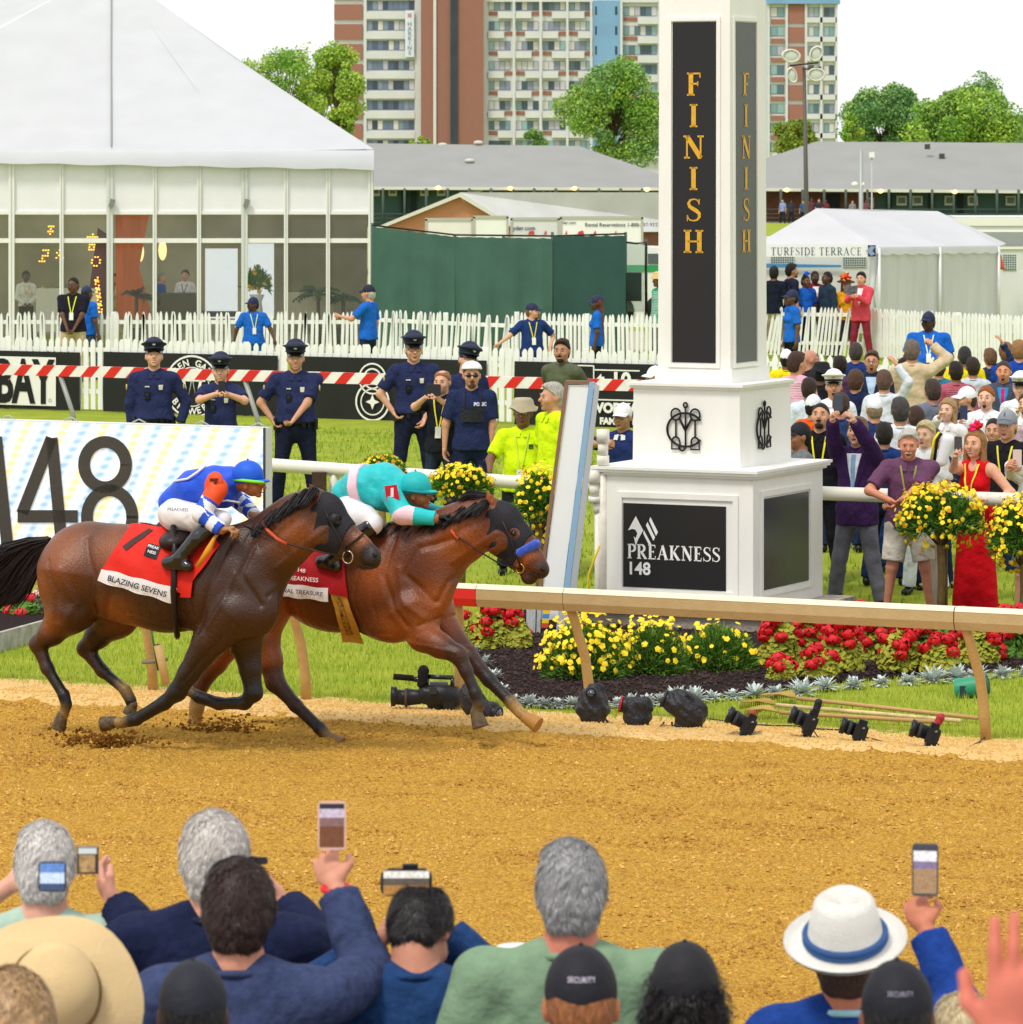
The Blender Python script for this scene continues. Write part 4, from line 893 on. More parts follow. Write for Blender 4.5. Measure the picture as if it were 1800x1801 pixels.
# pillar panels: follow the taper
def pp(face, a, z, e):
 tp = TP*(z-pz0-.12)/(pz1-pz0-.12)
 return TF(a, P0+tp-e, z) if face == 'f' else TF(A1-tp+e, a, z)
def ppanel(face, a0, a1, z0, z1, m, d0, d1, name):
 pts = [pp(face, a0, z0, d0), pp(face, a1, z0, d0), pp(face, a1, z1, d0), pp(face, a0, z1, d0), pp(face, a0, z0, d1), pp(face, a1, z0, d1), pp(face, a1, z1, d1), pp(face, a0, z1, d1)]
 t = MB(); t.add(pts, [[0, 1, 2, 3], [7, 6, 5, 4], [0, 4, 5, 1], [1, 5, 6, 2], [2, 6, 7, 3], [3, 7, 4, 0]], m); t.build(name, tower)
ztop_p, zbot_p = 5.44, 2.36; ac = (A0+A1)/2; hw = .215; av = (P0+PB)/2
for face, c, hw_, mt in (('f', ac, .222, BPAN), ('r', av-.07, .25, mat('5c5e60', rough=.45, noise=.15, nscale=40, spec=.4))):
 for a0, a1, z0, z1 in ((c-hw_-.035, c-hw_, zbot_p-.035, ztop_p+.035), (c+hw_, c+hw_+.035, zbot_p-.035, ztop_p+.035), (c-hw_, c+hw_, zbot_p-.035, zbot_p), (c-hw_, c+hw_, ztop_p, ztop_p+.035)): ppanel(face, a0, a1, z0, z1, WS, -.01, .016, 'moulding')
 ppanel(face, c-hw_+.01, c+hw_-.01, zbot_p+.01, ztop_p-.01, mt, 0, .007, 'finish_panel')
GOLD = mat('e0ab30', rough=.45, metal=.15, noise=.15, nscale=20)
v2, f = serif_line('FINISH', .206, .1, vertical=True, vgap=.36); sc_ = 1.62/(v2[:, 1].max()-v2[:, 1].min()); v2 = v2*[1.08, sc_]
for face, c in (('f', ac), ('r', av-.07)):
 P = np.array([pp(face, c+a, 4.165+b, .012) for a, b in v2]); t = MB(); t.add(P, [list(q) for q in f], GOLD); t.build('finish_lettering', tower)
# leaning photo-finish mirror board
sM = 200
mir = thing('mirror_board', 'tall leaning white mirror board with a blue edge on a weathered timber stand', 'mirror board', None, tuple(W(980, 1150, sM)*[1, 1, 0]))
o = np.array(mir.location)
def Q(px, py, d=0.0): return W(px, py, F/(F/sM+d))-o
def slab(mb, poly, d0, d1, m): mb.prism([Q(a, b, d0) for a, b in poly], [0, d1-d0, 0], m)
mb = MB(); slab(mb, [(1000, 678), (1036, 677), (984, 1090), (948, 1090)], 0, .05, mat('f3f5f6', rough=.12, spec=.7)); mb.build('mirror', mir)
mb = MB(); slab(mb, [(994, 672), (1000, 677), (946, 1092), (940, 1092)], -.015, .05, mat('8b6a55', rough=.7)); slab(mb, [(995, 669), (1040, 670), (1040, 676), (996, 675)], -.015, .06, mat('8b6a55', rough=.7)); mb.build('edge_strip', mir)
mb = MB(); slab(mb, [(1037, 672), (1046, 672), (995, 1092), (985, 1092)], -.02, .05, mat('8fb4d6', rough=.5)); mb.build('blue_edge', mir)
mb = MB(); slab(mb, [(1047, 674), (1055, 680), (1008, 1092), (996, 1092)], -.03, .12, mat('b7bcc2', rough=.5, metal=.2)); mb.build('frame', mir)
WOOD = mat('c3c6c6', rough=.8, noise=.35, nscale=12, second='8f9494', bump=.8, bscale=40, stretch=(1, 1, .25))
mb = MB(); slab(mb, [(927, 1056), (943, 1056), (941, 1140), (925, 1138)], -.04, .02, WOOD); slab(mb, [(945, 1056), (952, 1056), (950, 1142), (943, 1140)], -.03, .02, WOOD); slab(mb, [(985, 1056), (1008, 1058), (998, 1146), (974, 1144)], -.04, .02, WOOD); slab(mb, [(925, 1128), (998, 1136), (997, 1147), (924, 1139)], -.07, -.041, WOOD); slab(mb, [(927, 1140), (935, 1141), (935, 1160), (927, 1160)], -.04, .02, WOOD); slab(mb, [(988, 1146), (994, 1147), (994, 1160), (988, 1160)], -.04, .02, WOOD); mb.build('timber_stand', mir)
rb = MB()
for i, c_ in enumerate(('3f8fd0', 'd8452c', 'f0c927', '3f8fd0', 'f0c927', 'd8452c')): slab(rb, [(959-i*1.2, 1056+i*8), (971-i*1.2, 1056+i*8), (970-i*1.2, 1064+i*8), (958-i*1.2, 1064+i*8)], -.09, -.075, mat(c_, rough=.7))
tag(rb.build('ribbon'), 'striped ribbon in blue, red and yellow hanging on the mirror stand', 'ribbon').location = tuple(o)
# white capped pipes beside the tower
def pipe(label, pts, caps):
 t = thing('vent_pipe', label, 'pipe', None, tuple(W(pts[0][0], pts[0][1], 196)*[1, 1, 0])); o = np.array(t.location)
 m = MB(); PV = mat('e2ddd2', rough=.4, noise=.15, nscale=12)
 for px, y0, y1, r in caps: m.tube([W(px, y0, 196)-o, W(px, y1, 196)-o], r, PV, 16)
 m.build('pipe', t)
pipe('short white capped pipe standing behind the left edge of the tower', [(1061, 815)], [(1061, 755, 778, .058), (1061, 779, 800, .046), (1061, 801, 818, .055), (1061, 818, 1100, .04)])
pipe('lower white capped pipe with a dark slot beside the tower base', [(1046, 900)], [(1046, 826, 850, .060), (1046, 850, 872, .046), (1046, 873, 884, .055), (1050, 885, 902, .035), (1052, 902, 1102, .03)])
hose = MB(); hose.tube([W(px, py, sg) for px, py, sg in ((1012, 830, 190), (1022, 845, 190), (1028, 868, 191), (1020, 890, 192))], .012, mat('e8c520', rough=.5), 6); hose.tube([W(px, py, 197) for px, py in ((1055, 960), (1045, 985), (1036, 1010), (1034, 1040), (1030, 1100))], .01, mat('e8c520', rough=.5), 6); tag(hose.build('garden_hose'), 'thin yellow hose hanging in loops left of the tower base', 'hose')
# ================================================================ second rail (round white tube)
TUBE = mat('e6e2d6', rough=.4, noise=.15, nscale=6, second='d2ccba')
r2 = thing('tubular_rail', 'round cream tubular rail crossing behind the tower, spectators leaning on its right part', 'rail');
vR = 40.5
def rp(px, z): p = WV(px, 900, vR); p[2] = z; return p
def r2z(px): return 1.10+.10*(900-min(px, 900))/500
mb = MB(); ps = [rp(px, r2z(px)) for px in range(-900, 2700, 120)]; mb.tube(ps, .065, TUBE, 18); mb.build('tube', r2)
for px in (-700, -250, 120, 590, 1110, 1660, 2200):
 mb = MB(); a = rp(px, r2z(px)-.04); b = rp(px-14, .72); c = rp(px-22, .4); d = rp(px-22, 0); mb.tube([a, b+V3*.05, c+V3*.08, d+V3*.08], .045, TUBE, 12); mb.build('post', r2)
mb = MB(); mb.box(rp(572, 1.12)-V3*.12-[0, 0, .35], (.14, .1, .74), mat('4a3526', rough=.8, noise=.3, nscale=20)); tag(mb.build('wooden_stake'), 'dark brown square stake against the tubular rail behind the horse ears', 'stake')
# ================================================================ red and white striped rail
vS = 68.0*CT-2.0
r3 = thing('striped_rail', 'red and white striped barrier rail on slanted grey posts behind the police officers', 'rail')
sS = lambda px: s_at(px, vS3)
D0 = F/117.; vS3 = (D0*CT+(-900/117.)*ST)
def sp(px, z): p = WV(px, 900, vS3); p[2] = z; return p
RW = mat('ece8e2', rough=.5, noise=.08, nscale=5); RR = mat('d8261c', rough=.5, noise=.08, nscale=5)
wd = .195; u0, _ = uv_of(sp(-700, 0)); u1, _ = uv_of(sp(2600, 0)); n = int((u1-u0)/wd)
m1 = MB(); m2 = MB();
for i in range(n):
 a = u0+i*wd; zt, zb = .98, .82; sk_ = .15
 P = [UV(a, vS3-.04, zb), UV(a+wd, vS3-.04, zb), UV(a+wd+sk_, vS3-.04, zt), UV(a+sk_, vS3-.04, zt)]; B = [p+V3*.08 for p in P]
 m_ = m1 if i % 2 else m2; m_.add(P+B, [[0, 1, 2, 3], [7, 6, 5, 4], [3, 2, 6, 7], [1, 0, 4, 5]], RR if i % 2 else RW)
m1.build('red_stripes', r3); m2.build('white_stripes', r3)
for px in (-560, -215, 105, 430, 760, 1240, 1700, 2100):
 mb = MB(); a = sp(px, .85); b = sp(px+22, .30); c = sp(px+30, 0); mb.tube([a, b, c], .035, mat('9a9c96', rough=.5, metal=.3), 10); mb.build('post', r3)
# ================================================================ LED board
vL = F/188*CT+(-900/188)*ST
led = thing('led_board', 'white LED board with the number 148 in dark figures and pale striped shimmer', 'LED board')
def lp(px, z, d=0): p = WV(px, 900, vL); p[2] = z; return p+V3*d
m = bpy.data.materials.new('led_face'); m.use_nodes = True; nt = m.node_tree; b = nt.nodes['Principled BSDF']; b.inputs['Roughness'].default_value = .4
tc = nt.nodes.new('ShaderNodeTexCoord'); wv = nt.nodes.new('ShaderNodeTexWave'); wv.inputs['Scale'].default_value = 1.1; wv.inputs['Distortion'].default_value = 1.2; wv.inputs['Detail'].default_value = 1; wv.bands_direction = 'DIAGONAL'
mp = nt.nodes.new('ShaderNodeMapping'); mp.inputs['Rotation'].default_value = (0, 0, 0); mp.inputs['Scale'].default_value = (1.6, 0, -.8); nt.links.new(tc.outputs['Object'], mp.inputs[0]); nt.links.new(mp.outputs[0], wv.inputs[0])
cr = nt.nodes.new('ShaderNodeValToRGB'); el = cr.color_ramp.elements; el[0].position = 0; el[0].color = (*lin('ffe08a'), 1); el[1].position = 1; el[1].color = (*lin('8cc0ec'), 1)
for p_, c_ in ((.25, 'f2f4f8'), (.5, 'c4def4'), (.78, 'f6f7fa')): e = el.new(p_); e.color = (*lin(c_), 1)
w2 = nt.nodes.new('ShaderNodeTexWave'); w2.bands_direction = 'Z'; w2.inputs['Scale'].default_value = 4.2; w2.inputs['Distortion'].default_value = .6; nt.links.new(tc.outputs['Object'], w2.inputs[0])
mx = nt.nodes.new('ShaderNodeMix'); mx.data_type = 'RGBA'; mr = nt.nodes.new('ShaderNodeMapRange'); mr.inputs[3].default_value = .12; mr.inputs[4].default_value = .6; nt.links.new(w2.outputs[1], mr.inputs[0]); nt.links.new(mr.outputs[0], mx.inputs[0])
nt.links.new(wv.outputs[1], cr.inputs[0]); nt.links.new(cr.outputs[0], mx.inputs[6]); mx.inputs[7].default_value = (.93, .95, 1, 1)
nt.links.new(mx.outputs[2], b.inputs['Emission Color']); b.inputs['Emission Strength'].default_value = .22; nt.links.new(mx.outputs[2], b.inputs['Base Color'])
mb = MB(); zt, zb = 1.74, .49; mb.add([lp(-900, zb), lp(463, zb), lp(463, zt), lp(-900, zt)], [[0, 1, 2, 3]], m); mb.build('screen', led)
mb = MB(); BK = mat('2a2a2c', rough=.5)
mb.hexa([lp(-900, .44, .01), lp(464, .44, .01), lp(464, .44, .16), lp(-900, .44, .16), lp(-900, zt+.01, .01), lp(464, zt+.01, .01), lp(464, zt+.01, .16), lp(-900, zt+.01, .16)], mat('d9d9d6', rough=.5)); mb.build('cabinet', led)
mb = MB()
for px in (-700, -350, 30, 440): mb.tube([lp(px, 0, .1), lp(px, .44, .1)], .03, BK, 8)
mb.build('leg', led); mb = MB(); mb.tube([lp(465, .44, 0), lp(465, zt+.01, 0)], .012, BK, 6);
mb.build('edge_tube', led)
for px in (10, 120, 240, 350, 450): mb = MB(); mb.tube([lp(px-12, zt+.02, .05), lp(px, zt+.05, .05), lp(px+12, zt+.02, .05)], .008, mat('b9bbb8', metal=.5), 5); mb.build('hook', led)
BKT = mat('48423c', rough=.6, noise=.2, nscale=60); LU = lambda px: uv_of(lp(px, 0))[0]
def lpt(px, py):
 s = s_at(px, vL); p = W(px, py, s); return p-V3*.012
def fig(polys, name='figure'):
 t = MB()
 for pl in polys:
  if pl[0] == 's': v, f = _stroke(pl[1], pl[2]);
  else: v, f = pl[1], [list(range(len(pl[1])))]
  t.add([lpt(*p) for p in v], f, BKT)
 t.build(name, led)
fig([('s', [(-6, 768), (15, 968)], 21), ('s', [(-40, 810), (-6, 768)], 18)])
fig([('s', [(92, 770), (40, 903)], 21), ('s', [(32, 908), (138, 908)], 22), ('s', [(92, 770), (110, 960)], 21)])
fig([('s', _arc(186, 817, 37, 40, 0, 362, 36), 21), ('s', _arc(194, 910, 40, 48, -4, 362, 36), 21)])
# ================================================================ black banners and picket fences
def picket_fence(name_label, pts, H, pitch, pw, m, thick=.018, rails=(.25, .82), lean=0.0, jitter=.02, seed=1, tip=.07, gothic=False, group='white picket fences'):
 """pts: ground polyline; sections between points, each with its pickets, rails and posts"""
 t = thing('picket_fence', name_label, 'fence', group); rs = np.random.default_rng(seed)
 for a, b in zip(pts[:-1], pts[1:]):
  a = np.array(a, float); b = np.array(b, float); L = np.linalg.norm(b-a); d = (b-a)/L; nn = np.array([-d[1], d[0], 0]); k = max(2, int(L/pitch)); mb = MB()
  for i in range(k):
   c = a+d*(i+.5)*L/k; h = H*(1+rs.normal()*.008); ln = lean+rs.normal()*jitter*.5; w = pw
   prof = [(-w/2, .04), (w/2, .04), (w/2, h-tip)] + ([(w*.3, h-tip*.95), (w*.52, h-tip*.6), (w*.36, h-tip*.25), (0, h), (-w*.36, h-tip*.25), (-w*.52, h-tip*.6), (-w*.3, h-tip*.95)] if gothic else [(w*.32, h-tip*.35), (0, h), (-w*.32, h-tip*.35)])+[(-w/2, h-tip)]
   P = [c+d*(x+ln*z)+np.array([0, 0, z]) for x, z in prof]; mb.prism(P, nn*thick, m)
  mb.build('pickets', t)
  mb = MB()
  for rz in rails: mb.hexa([a+nn*(.02)+[0, 0, H*rz], b+nn*(.02)+[0, 0, H*rz], b+nn*.05+[0, 0, H*rz], a+nn*.05+[0, 0, H*rz]]+[a+nn*(.02)+[0, 0, H*rz+.07], b+nn*(.02)+[0, 0, H*rz+.07], b+nn*.05+[0, 0, H*rz+.07], a+nn*.05+[0, 0, H*rz+.07]], m)
  mb.build('rails', t)
  mb = MB(); mb.box(a+nn*.06+[0, 0, H*.5], (.09, .09, H*1.0), m); mb.build('post', t)
 return t
FW = mat('f0f0ec', rough=.6, noise=.06, nscale=4)
D1_ = F/109.; vF = D1_*CT+(-900/109.)*ST
fu = lambda px: uv_of(WV(px, 900, vF))[0]
usx = [fu(p) for p in (-420, -200, 10, 220, 430, 640, 850, 1060, 1290)]
picket_fence('near white picket fence with black sponsor banners hung on it', [UV(u, vF) for u in usx], 1.17, .125, .085, FW, gothic=False, seed=2, tip=.06)
def banner(label, px0, px1, z0, z1):
 t = thing('banner', label, 'banner', 'black banners hung on the near picket fence'); mb = MB(); a, b = fu(px0), fu(px1)
 n = 24; V = [];
 for i in range(n+1):
  for j in range(5): V.append(UV(a+(b-a)*i/n, vF-.05-.012*math.sin(i*1.3+j)-.01*(i % 7 == 0), z0+(z1-z0)*j/4))
 idx = np.arange((n+1)*5).reshape(n+1, 5); f = np.stack([idx[:-1, :-1], idx[1:, :-1], idx[1:, 1:], idx[:-1, 1:]], -1).reshape(-1, 4)
 m = mat('1d1f1c', rough=.6, noise=.15, nscale=20); mb.add(V, f, m, True); mb.add(np.array(V)+V3*.01, f[:, ::-1], m, True); mb.build('sheet', t)
 def put(v2, f, px, z, m, name='lettering', e=.09, fz=1.0):
  u = fu(px); q = MB(); q.add([UV(u+a*fz, vF-e, z+b) for a, b in v2], [list(k) for k in f], m); q.build(name, t)
 return t, put
BW = mat('eceae4', rough=.6)
def rect(w, h): return [(-w/2, -h/2), (w/2, -h/2), (w/2, h/2), (-w/2, h/2)], [[0, 1, 2, 3]]
def ringv(r0, r1, n=40):
 a = np.linspace(0, 2*np.pi, n, endpoint=False); v = [(r0*math.cos(t), r0*math.sin(t)) for t in a]+[(r1*math.cos(t), r1*math.sin(t)) for t in a]; return v, [[i, (i+1) % n, (i+1) % n+n, i+n] for i in range(n)]
t, put = banner('black banner lettered BAY in a white box, leftmost on the fence', -160, 143, .02, .95)
v, f = rect(1.55, .78); put(v, f, 30, .47, BW, 'white_box', .075);
v, f = text_mesh('BAY', .62, .02); v = v*[.95, 1.55]; put(v, f, 47, .47, mat('1a1a1a'), e=.085)
v, f = ringv(.022, .028, 16); put(v, f, 93, .17, mat('444444'), e=.085)
t, put = banner('black banner with a round white brewery emblem reading OPEN GATE', 185, 491, .02, .97)
cx = 343
for r0, r1 in ((.47, .50), (.30, .315)): v, f = ringv(r0, r1); put(v, f, cx, .45, BW)
def arc_text(put, txt, cx, cz, r, a0, step, size, flip=False):
 for i, ch in enumerate(txt):
  if ch == ' ': continue
  v, f = text_mesh(ch, size, .004); a = R(a0-step*i) if not flip else R(a0+step*i); c, s = math.cos(a-math.pi/2), math.sin(a-math.pi/2)
  if flip: c, s = math.cos(a+math.pi/2), math.sin(a+math.pi/2)
  put([(x*c-y*s+r*math.cos(a), x*s+y*c+r*math.sin(a)) for x, y in v], f, cx, cz, BW)
arc_text(put, 'OPEN GATE', cx, .45, .385, 158, 17, .15); arc_text(put, 'BREWERY', cx, .45, .385, 218, 17.5, .15, True)
v, f = _stroke([(-.18, .2), (-.08, -.22), (0, .15), (.08, -.22), (.18, .2)], .06); put(v, f, cx, .45, BW); v, f = _stroke([(-.24, .05), (.24, .05)], .03); put(v, f, cx, .5, BW)
t, put = banner('black banner with overlapping white rings, hung behind two officers', 533, 858, .0, .97)
cx = 660
for dx, dz, r0, r1 in ((-.0, .18, .22, .245), (0, -.18, .27, .30), (0, .18, .14, .165), (0, -.18, .19, .21)): v, f = ringv(r0, r1); put(v, f, cx, .47+dz, BW)
star = [(0, .12), (.035, .035), (.12, 0), (.035, -.035), (0, -.12), (-.035, -.035), (-.12, 0), (-.035, .035)]; put(star, [[0, 1, 7], [1, 2, 3], [3, 4, 5], [5, 6, 7], [1, 3, 5, 7]], cx, .29, BW)
t, put = banner('black banner with white words VODKA and FAMILY, nearest the mirror board', 908, 1235, .0, .97)
for (w, h, px, z) in ((.02, .55, 1049, .66), (.55, .02, 1020, .93), (.75, .02, 1090, .42), (.75, .02, 1090, .87), (.45, .015, 1030, .60)): v, f = rect(w, h); put(v, f, px, z, BW, 'line')
v, f = text_mesh('t-10', .34, .012); put(v, f, 1085, .72, BW); v, f = serif_line('RD', .2);
v, f = text_mesh('VODKA', .2, .012); put(v, f, 1090, .30, BW); v, f = text_mesh('FAMILY MADE', .135, .008); put(v, f, 1104, .10, BW)
# far fences
def gp(px, s): p = W(px, 900, s); p[2] = 0; return p
picket_fence('long white picket fence in front of the glass tent', [gp(p, 97-.0*p) for p in (-260, -20, 200, 420, 640)], 1.22, .088, .055, FW, seed=3, jitter=.06, tip=.09)
picket_fence('white picket fence tilting in a loose row before the green screen', [gp(640, 96), gp(780, 98), gp(905, 99.5)], 1.24, .088, .055, FW, seed=4, jitter=.10, tip=.09, lean=.05)
picket_fence('straight white picket fence between the screen and the tower', [gp(906, 97), gp(1030, 98), gp(1180, 99)], 1.22, .088, .055, FW, seed=5, jitter=.03, tip=.09)
picket_fence('slanting white picket fence in front of the small tent entrance', [gp(1330, 88), gp(1430, 88.3), gp(1532, 88.6)], 1.0, .080, .052, FW, seed=6, jitter=.08, lean=.12, tip=.09)
picket_fence('white picket fence along the side wall of the small tent', [gp(1534, 88.8), gp(1680, 91), gp(1900, 94), gp(2100, 97)], 1.0, .11, .085, FW, seed=7, jitter=.03, tip=.09)
picket_fence('low white fence with shaped picket tops behind the right crowd', [gp(1340, 116.5), gp(1500, 118), gp(1650, 119.5), gp(1850, 121), gp(2050, 122.5)], 1.14, .155, .105, FW, seed=8, jitter=.01, gothic=True, tip=.2)
# ---------------------------------------------------------------- horses (built in the frame of the track: x along it, y across it)
def build_horse(spec, label):
 v0 = spec['v']; s0 = s_at(spec['cx'], v0); o = WV(spec['cx'], 900, v0); o[2] = 0
 root = thing('horse', label, 'horse', 'racehorses galloping past the post', tuple(o)); root.rotation_euler = (0, 0, R(-26))
 def L(px, py, w=0.0):
  p = WV(px, py, v0+w)-o; return np.array([np.dot(p, U3), np.dot(p, V3), p[2]])
 def Lr(px, r): return r/s_at(px, v0)
 def chain(pts, k=.03, sy=1.0):
  out = []
  for a, b in zip(pts[:-1], pts[1:]):
   out.append(Cap(L(a[0], a[1], a[3] if len(a) > 3 else 0), L(b[0], b[1], b[3] if len(b) > 3 else 0), Lr(a[0], a[2]), Lr(b[0], b[2]), k=k, sy=sy))
  return out
 def blobs(B):
  out = []
  for b in B:
   px, py, w, rx, ry, rz, ang = b[:7]; s_ = s_at(px, v0); out.append(Ell(L(px, py, w), (rx/s_, ry, rz/s_), k=b[7] if len(b) > 7 else .05, rot=roty(R(-ang))))
  return out
 P = blobs(spec['torso']);
 for c in spec['chains']: P += chain(c['p'], c.get('k', .04), c.get('sy', 1.0))
 P += blobs(spec['extra'])
 V, Q = sdf_mesh(P, .010, .0022, 11)
 e = .004; g = np.stack([sdf_at(P, V+np.eye(3)[i]*e)-sdf_at(P, V-np.eye(3)[i]*e) for i in range(3)], 1); g /= np.linalg.norm(g, axis=1)[:, None]+1e-9; D_ = np.zeros(len(V))
 for line, wd, amp in spec.get('sculpt', ()):       # muscle edges, ribs, veins and tendons
  T = np.array([L(a[0], a[1], -.22)[[0, 2]] for a in line]); best = np.full(len(V), 9.)
  for a, b in zip(T[:-1], T[1:]): ab = b-a; t = np.clip(((V[:, [0, 2]]-a)@ab)/(ab@ab), 0, 1); best = np.minimum(best, np.linalg.norm(V[:, [0, 2]]-(a+t[:, None]*ab), axis=1))
  D_ += amp*np.exp(-(best/wd)**2)
 V = V+g*(D_*np.clip(np.abs(V[:, 1])/.10, 0, 1))[:, None]
 # coat: bay body, dark points; colour follows distance along the legs (a bay's own markings)
 body, dark = np.array(lin(spec['body'])), np.array(lin(spec['dark'])); warm = np.array(lin(spec['warm']))
 rs = np.random.default_rng(3); n = np.zeros(len(V))
 for i in range(9):
  f = rs.normal(size=3)*(3+2*i); n += np.sin(V@f+rs.uniform(0, 6))/(1+.4*i)
 n = n/3
 col = body[None]*(1+.10*n[:, None])
 wm = np.zeros(len(V))
 for px, py, rad in spec['warmspots']:
  c = L(px, py); d = np.hypot(V[:, 0]-c[0], V[:, 2]-c[2]); wm = np.maximum(wm, np.exp(-(d/(rad/s0))**2))
 col = col*(1-wm[:, None]*.75)+warm[None]*wm[:, None]*.75
 dk = np.zeros(len(V)); du = np.zeros(len(V))
 for a, b, rad, w0, w1 in spec['darksegs']:
  A, B = L(a[0], a[1], a[2]), L(b[0], b[1], b[2]); ab = B-A; t = np.clip(((V-A)@ab)/(ab@ab), 0, 1); d = np.linalg.norm(V-(A+t[:, None]*ab), axis=1)
  m = (d < rad/s0)*(w0+(w1-w0)*t); m = m*np.clip((rad/s0-d)/(.25*rad/s0), 0, 1); dk = np.maximum(dk, m)
 for px, py, w, rad, st in spec['dusty']:
  c = L(px, py, w); d = np.linalg.norm(V-c, axis=1); du = np.maximum(du, st*np.clip(1.3-d/(rad/s0), 0, 1))
 col = col*(1-dk[:, None])+dark[None]*dk[:, None]
 col = col*(1-du[:, None])+np.array(lin('b08a4a'))[None]*du[:, None]
 m = MB(); m.add(V, Q, mat('7a4a2a', rough=.40, noise=.28, nscale=75, spec=.5, attr='Col', bump=.3, bscale=70), True)
 m.build('body', root, col=np.clip(col, 0, 1))
 def rib(pts, rad, m_, name, w=None, sx=1.0, n_=6, mb=None):
  t = mb or MB(); t.tube(np.array([L(p[0], p[1], p[2] if len(p) > 2 else 0) for p in pts]), np.array([Lr(p[0], r) for p, r in zip(pts, rad if not np.isscalar(rad) else [rad]*len(pts))]), m_, n_, sx=sx)
  if mb is None: t.build(name, root)
 def dr(poly, m_, name, off=.012, n=14, mm=10, both=True, k=1, mb=None, bottom=None):
  """cloth laid on the flank: pixel polygon marched onto the hide"""
  a, f = grid2(poly, n, mm); out = mb or MB(); qn = onhide(a, off)
  qn[:, 2] += .004*np.sin(qn[:, 0]*31+qn[:, 2]*17); qn[:, 1] -= .006*(1+np.sin(qn[:, 0]*23+3*np.sin(qn[:, 2]*9)))
  for sd in ((-1, 1) if both else (-1,)):
   q = qn.copy(); q[:, 1] *= -sd
   out.add(q, f if sd < 0 else f[:, ::-1], m_, True)
   if sd < 0: out.add(q+[0, .008, 0], f[:, ::-1], m_, True)
  if mb is None: out.build(name, root)
 spec['_bar'] = blobs(spec['torso'])+[c for ch in spec['chains'][:spec.get('nbar', 0)] for c in chain(ch['p'], .05)]
 def onhide(pts2, off=.02):
  w = np.full(len(pts2), -.6)
  for _ in range(24): q = np.array([L(p[0], p[1], x) for p, x in zip(pts2, w)]); w = np.minimum(w+np.clip(sdf_at(spec['_bar'], q)-off, -.05, .3)*.85, -.03)
  return q
 return root, L, Lr, rib, dr, onhide
def hair_strands(name, root, L, guides, m_, n=220, spread=6, seed=1, width=1.6):
 """many tapered locks following pixel guides"""
 rs = np.random.default_rng(seed); mb = MB()
 for i in range(n):
  g = guides[rs.integers(len(guides))]; j = rs.normal(size=3)*spread; T = np.linspace(0, 1, len(g)); pts = []
  for t, p in zip(T, g): pts.append(L(p[0]+j[0]*(.3+t)+rs.normal()*spread*.15, p[1]+j[1]*(.3+t)+rs.normal()*spread*.15, (p[2] if len(p) > 2 else 0)+j[2]*.004*(.5+t)))
  s_ = 248; mb.tube(np.array(pts), np.linspace(width, .3, len(g))/s_*rs.uniform(.6, 1.5), m_, 4, cap=False)
 return mb.build(name, root)
EYE = lambda: mat('0d0807', rough=.08, spec=.8)
LEATH = lambda: mat('1e1412', rough=.45)
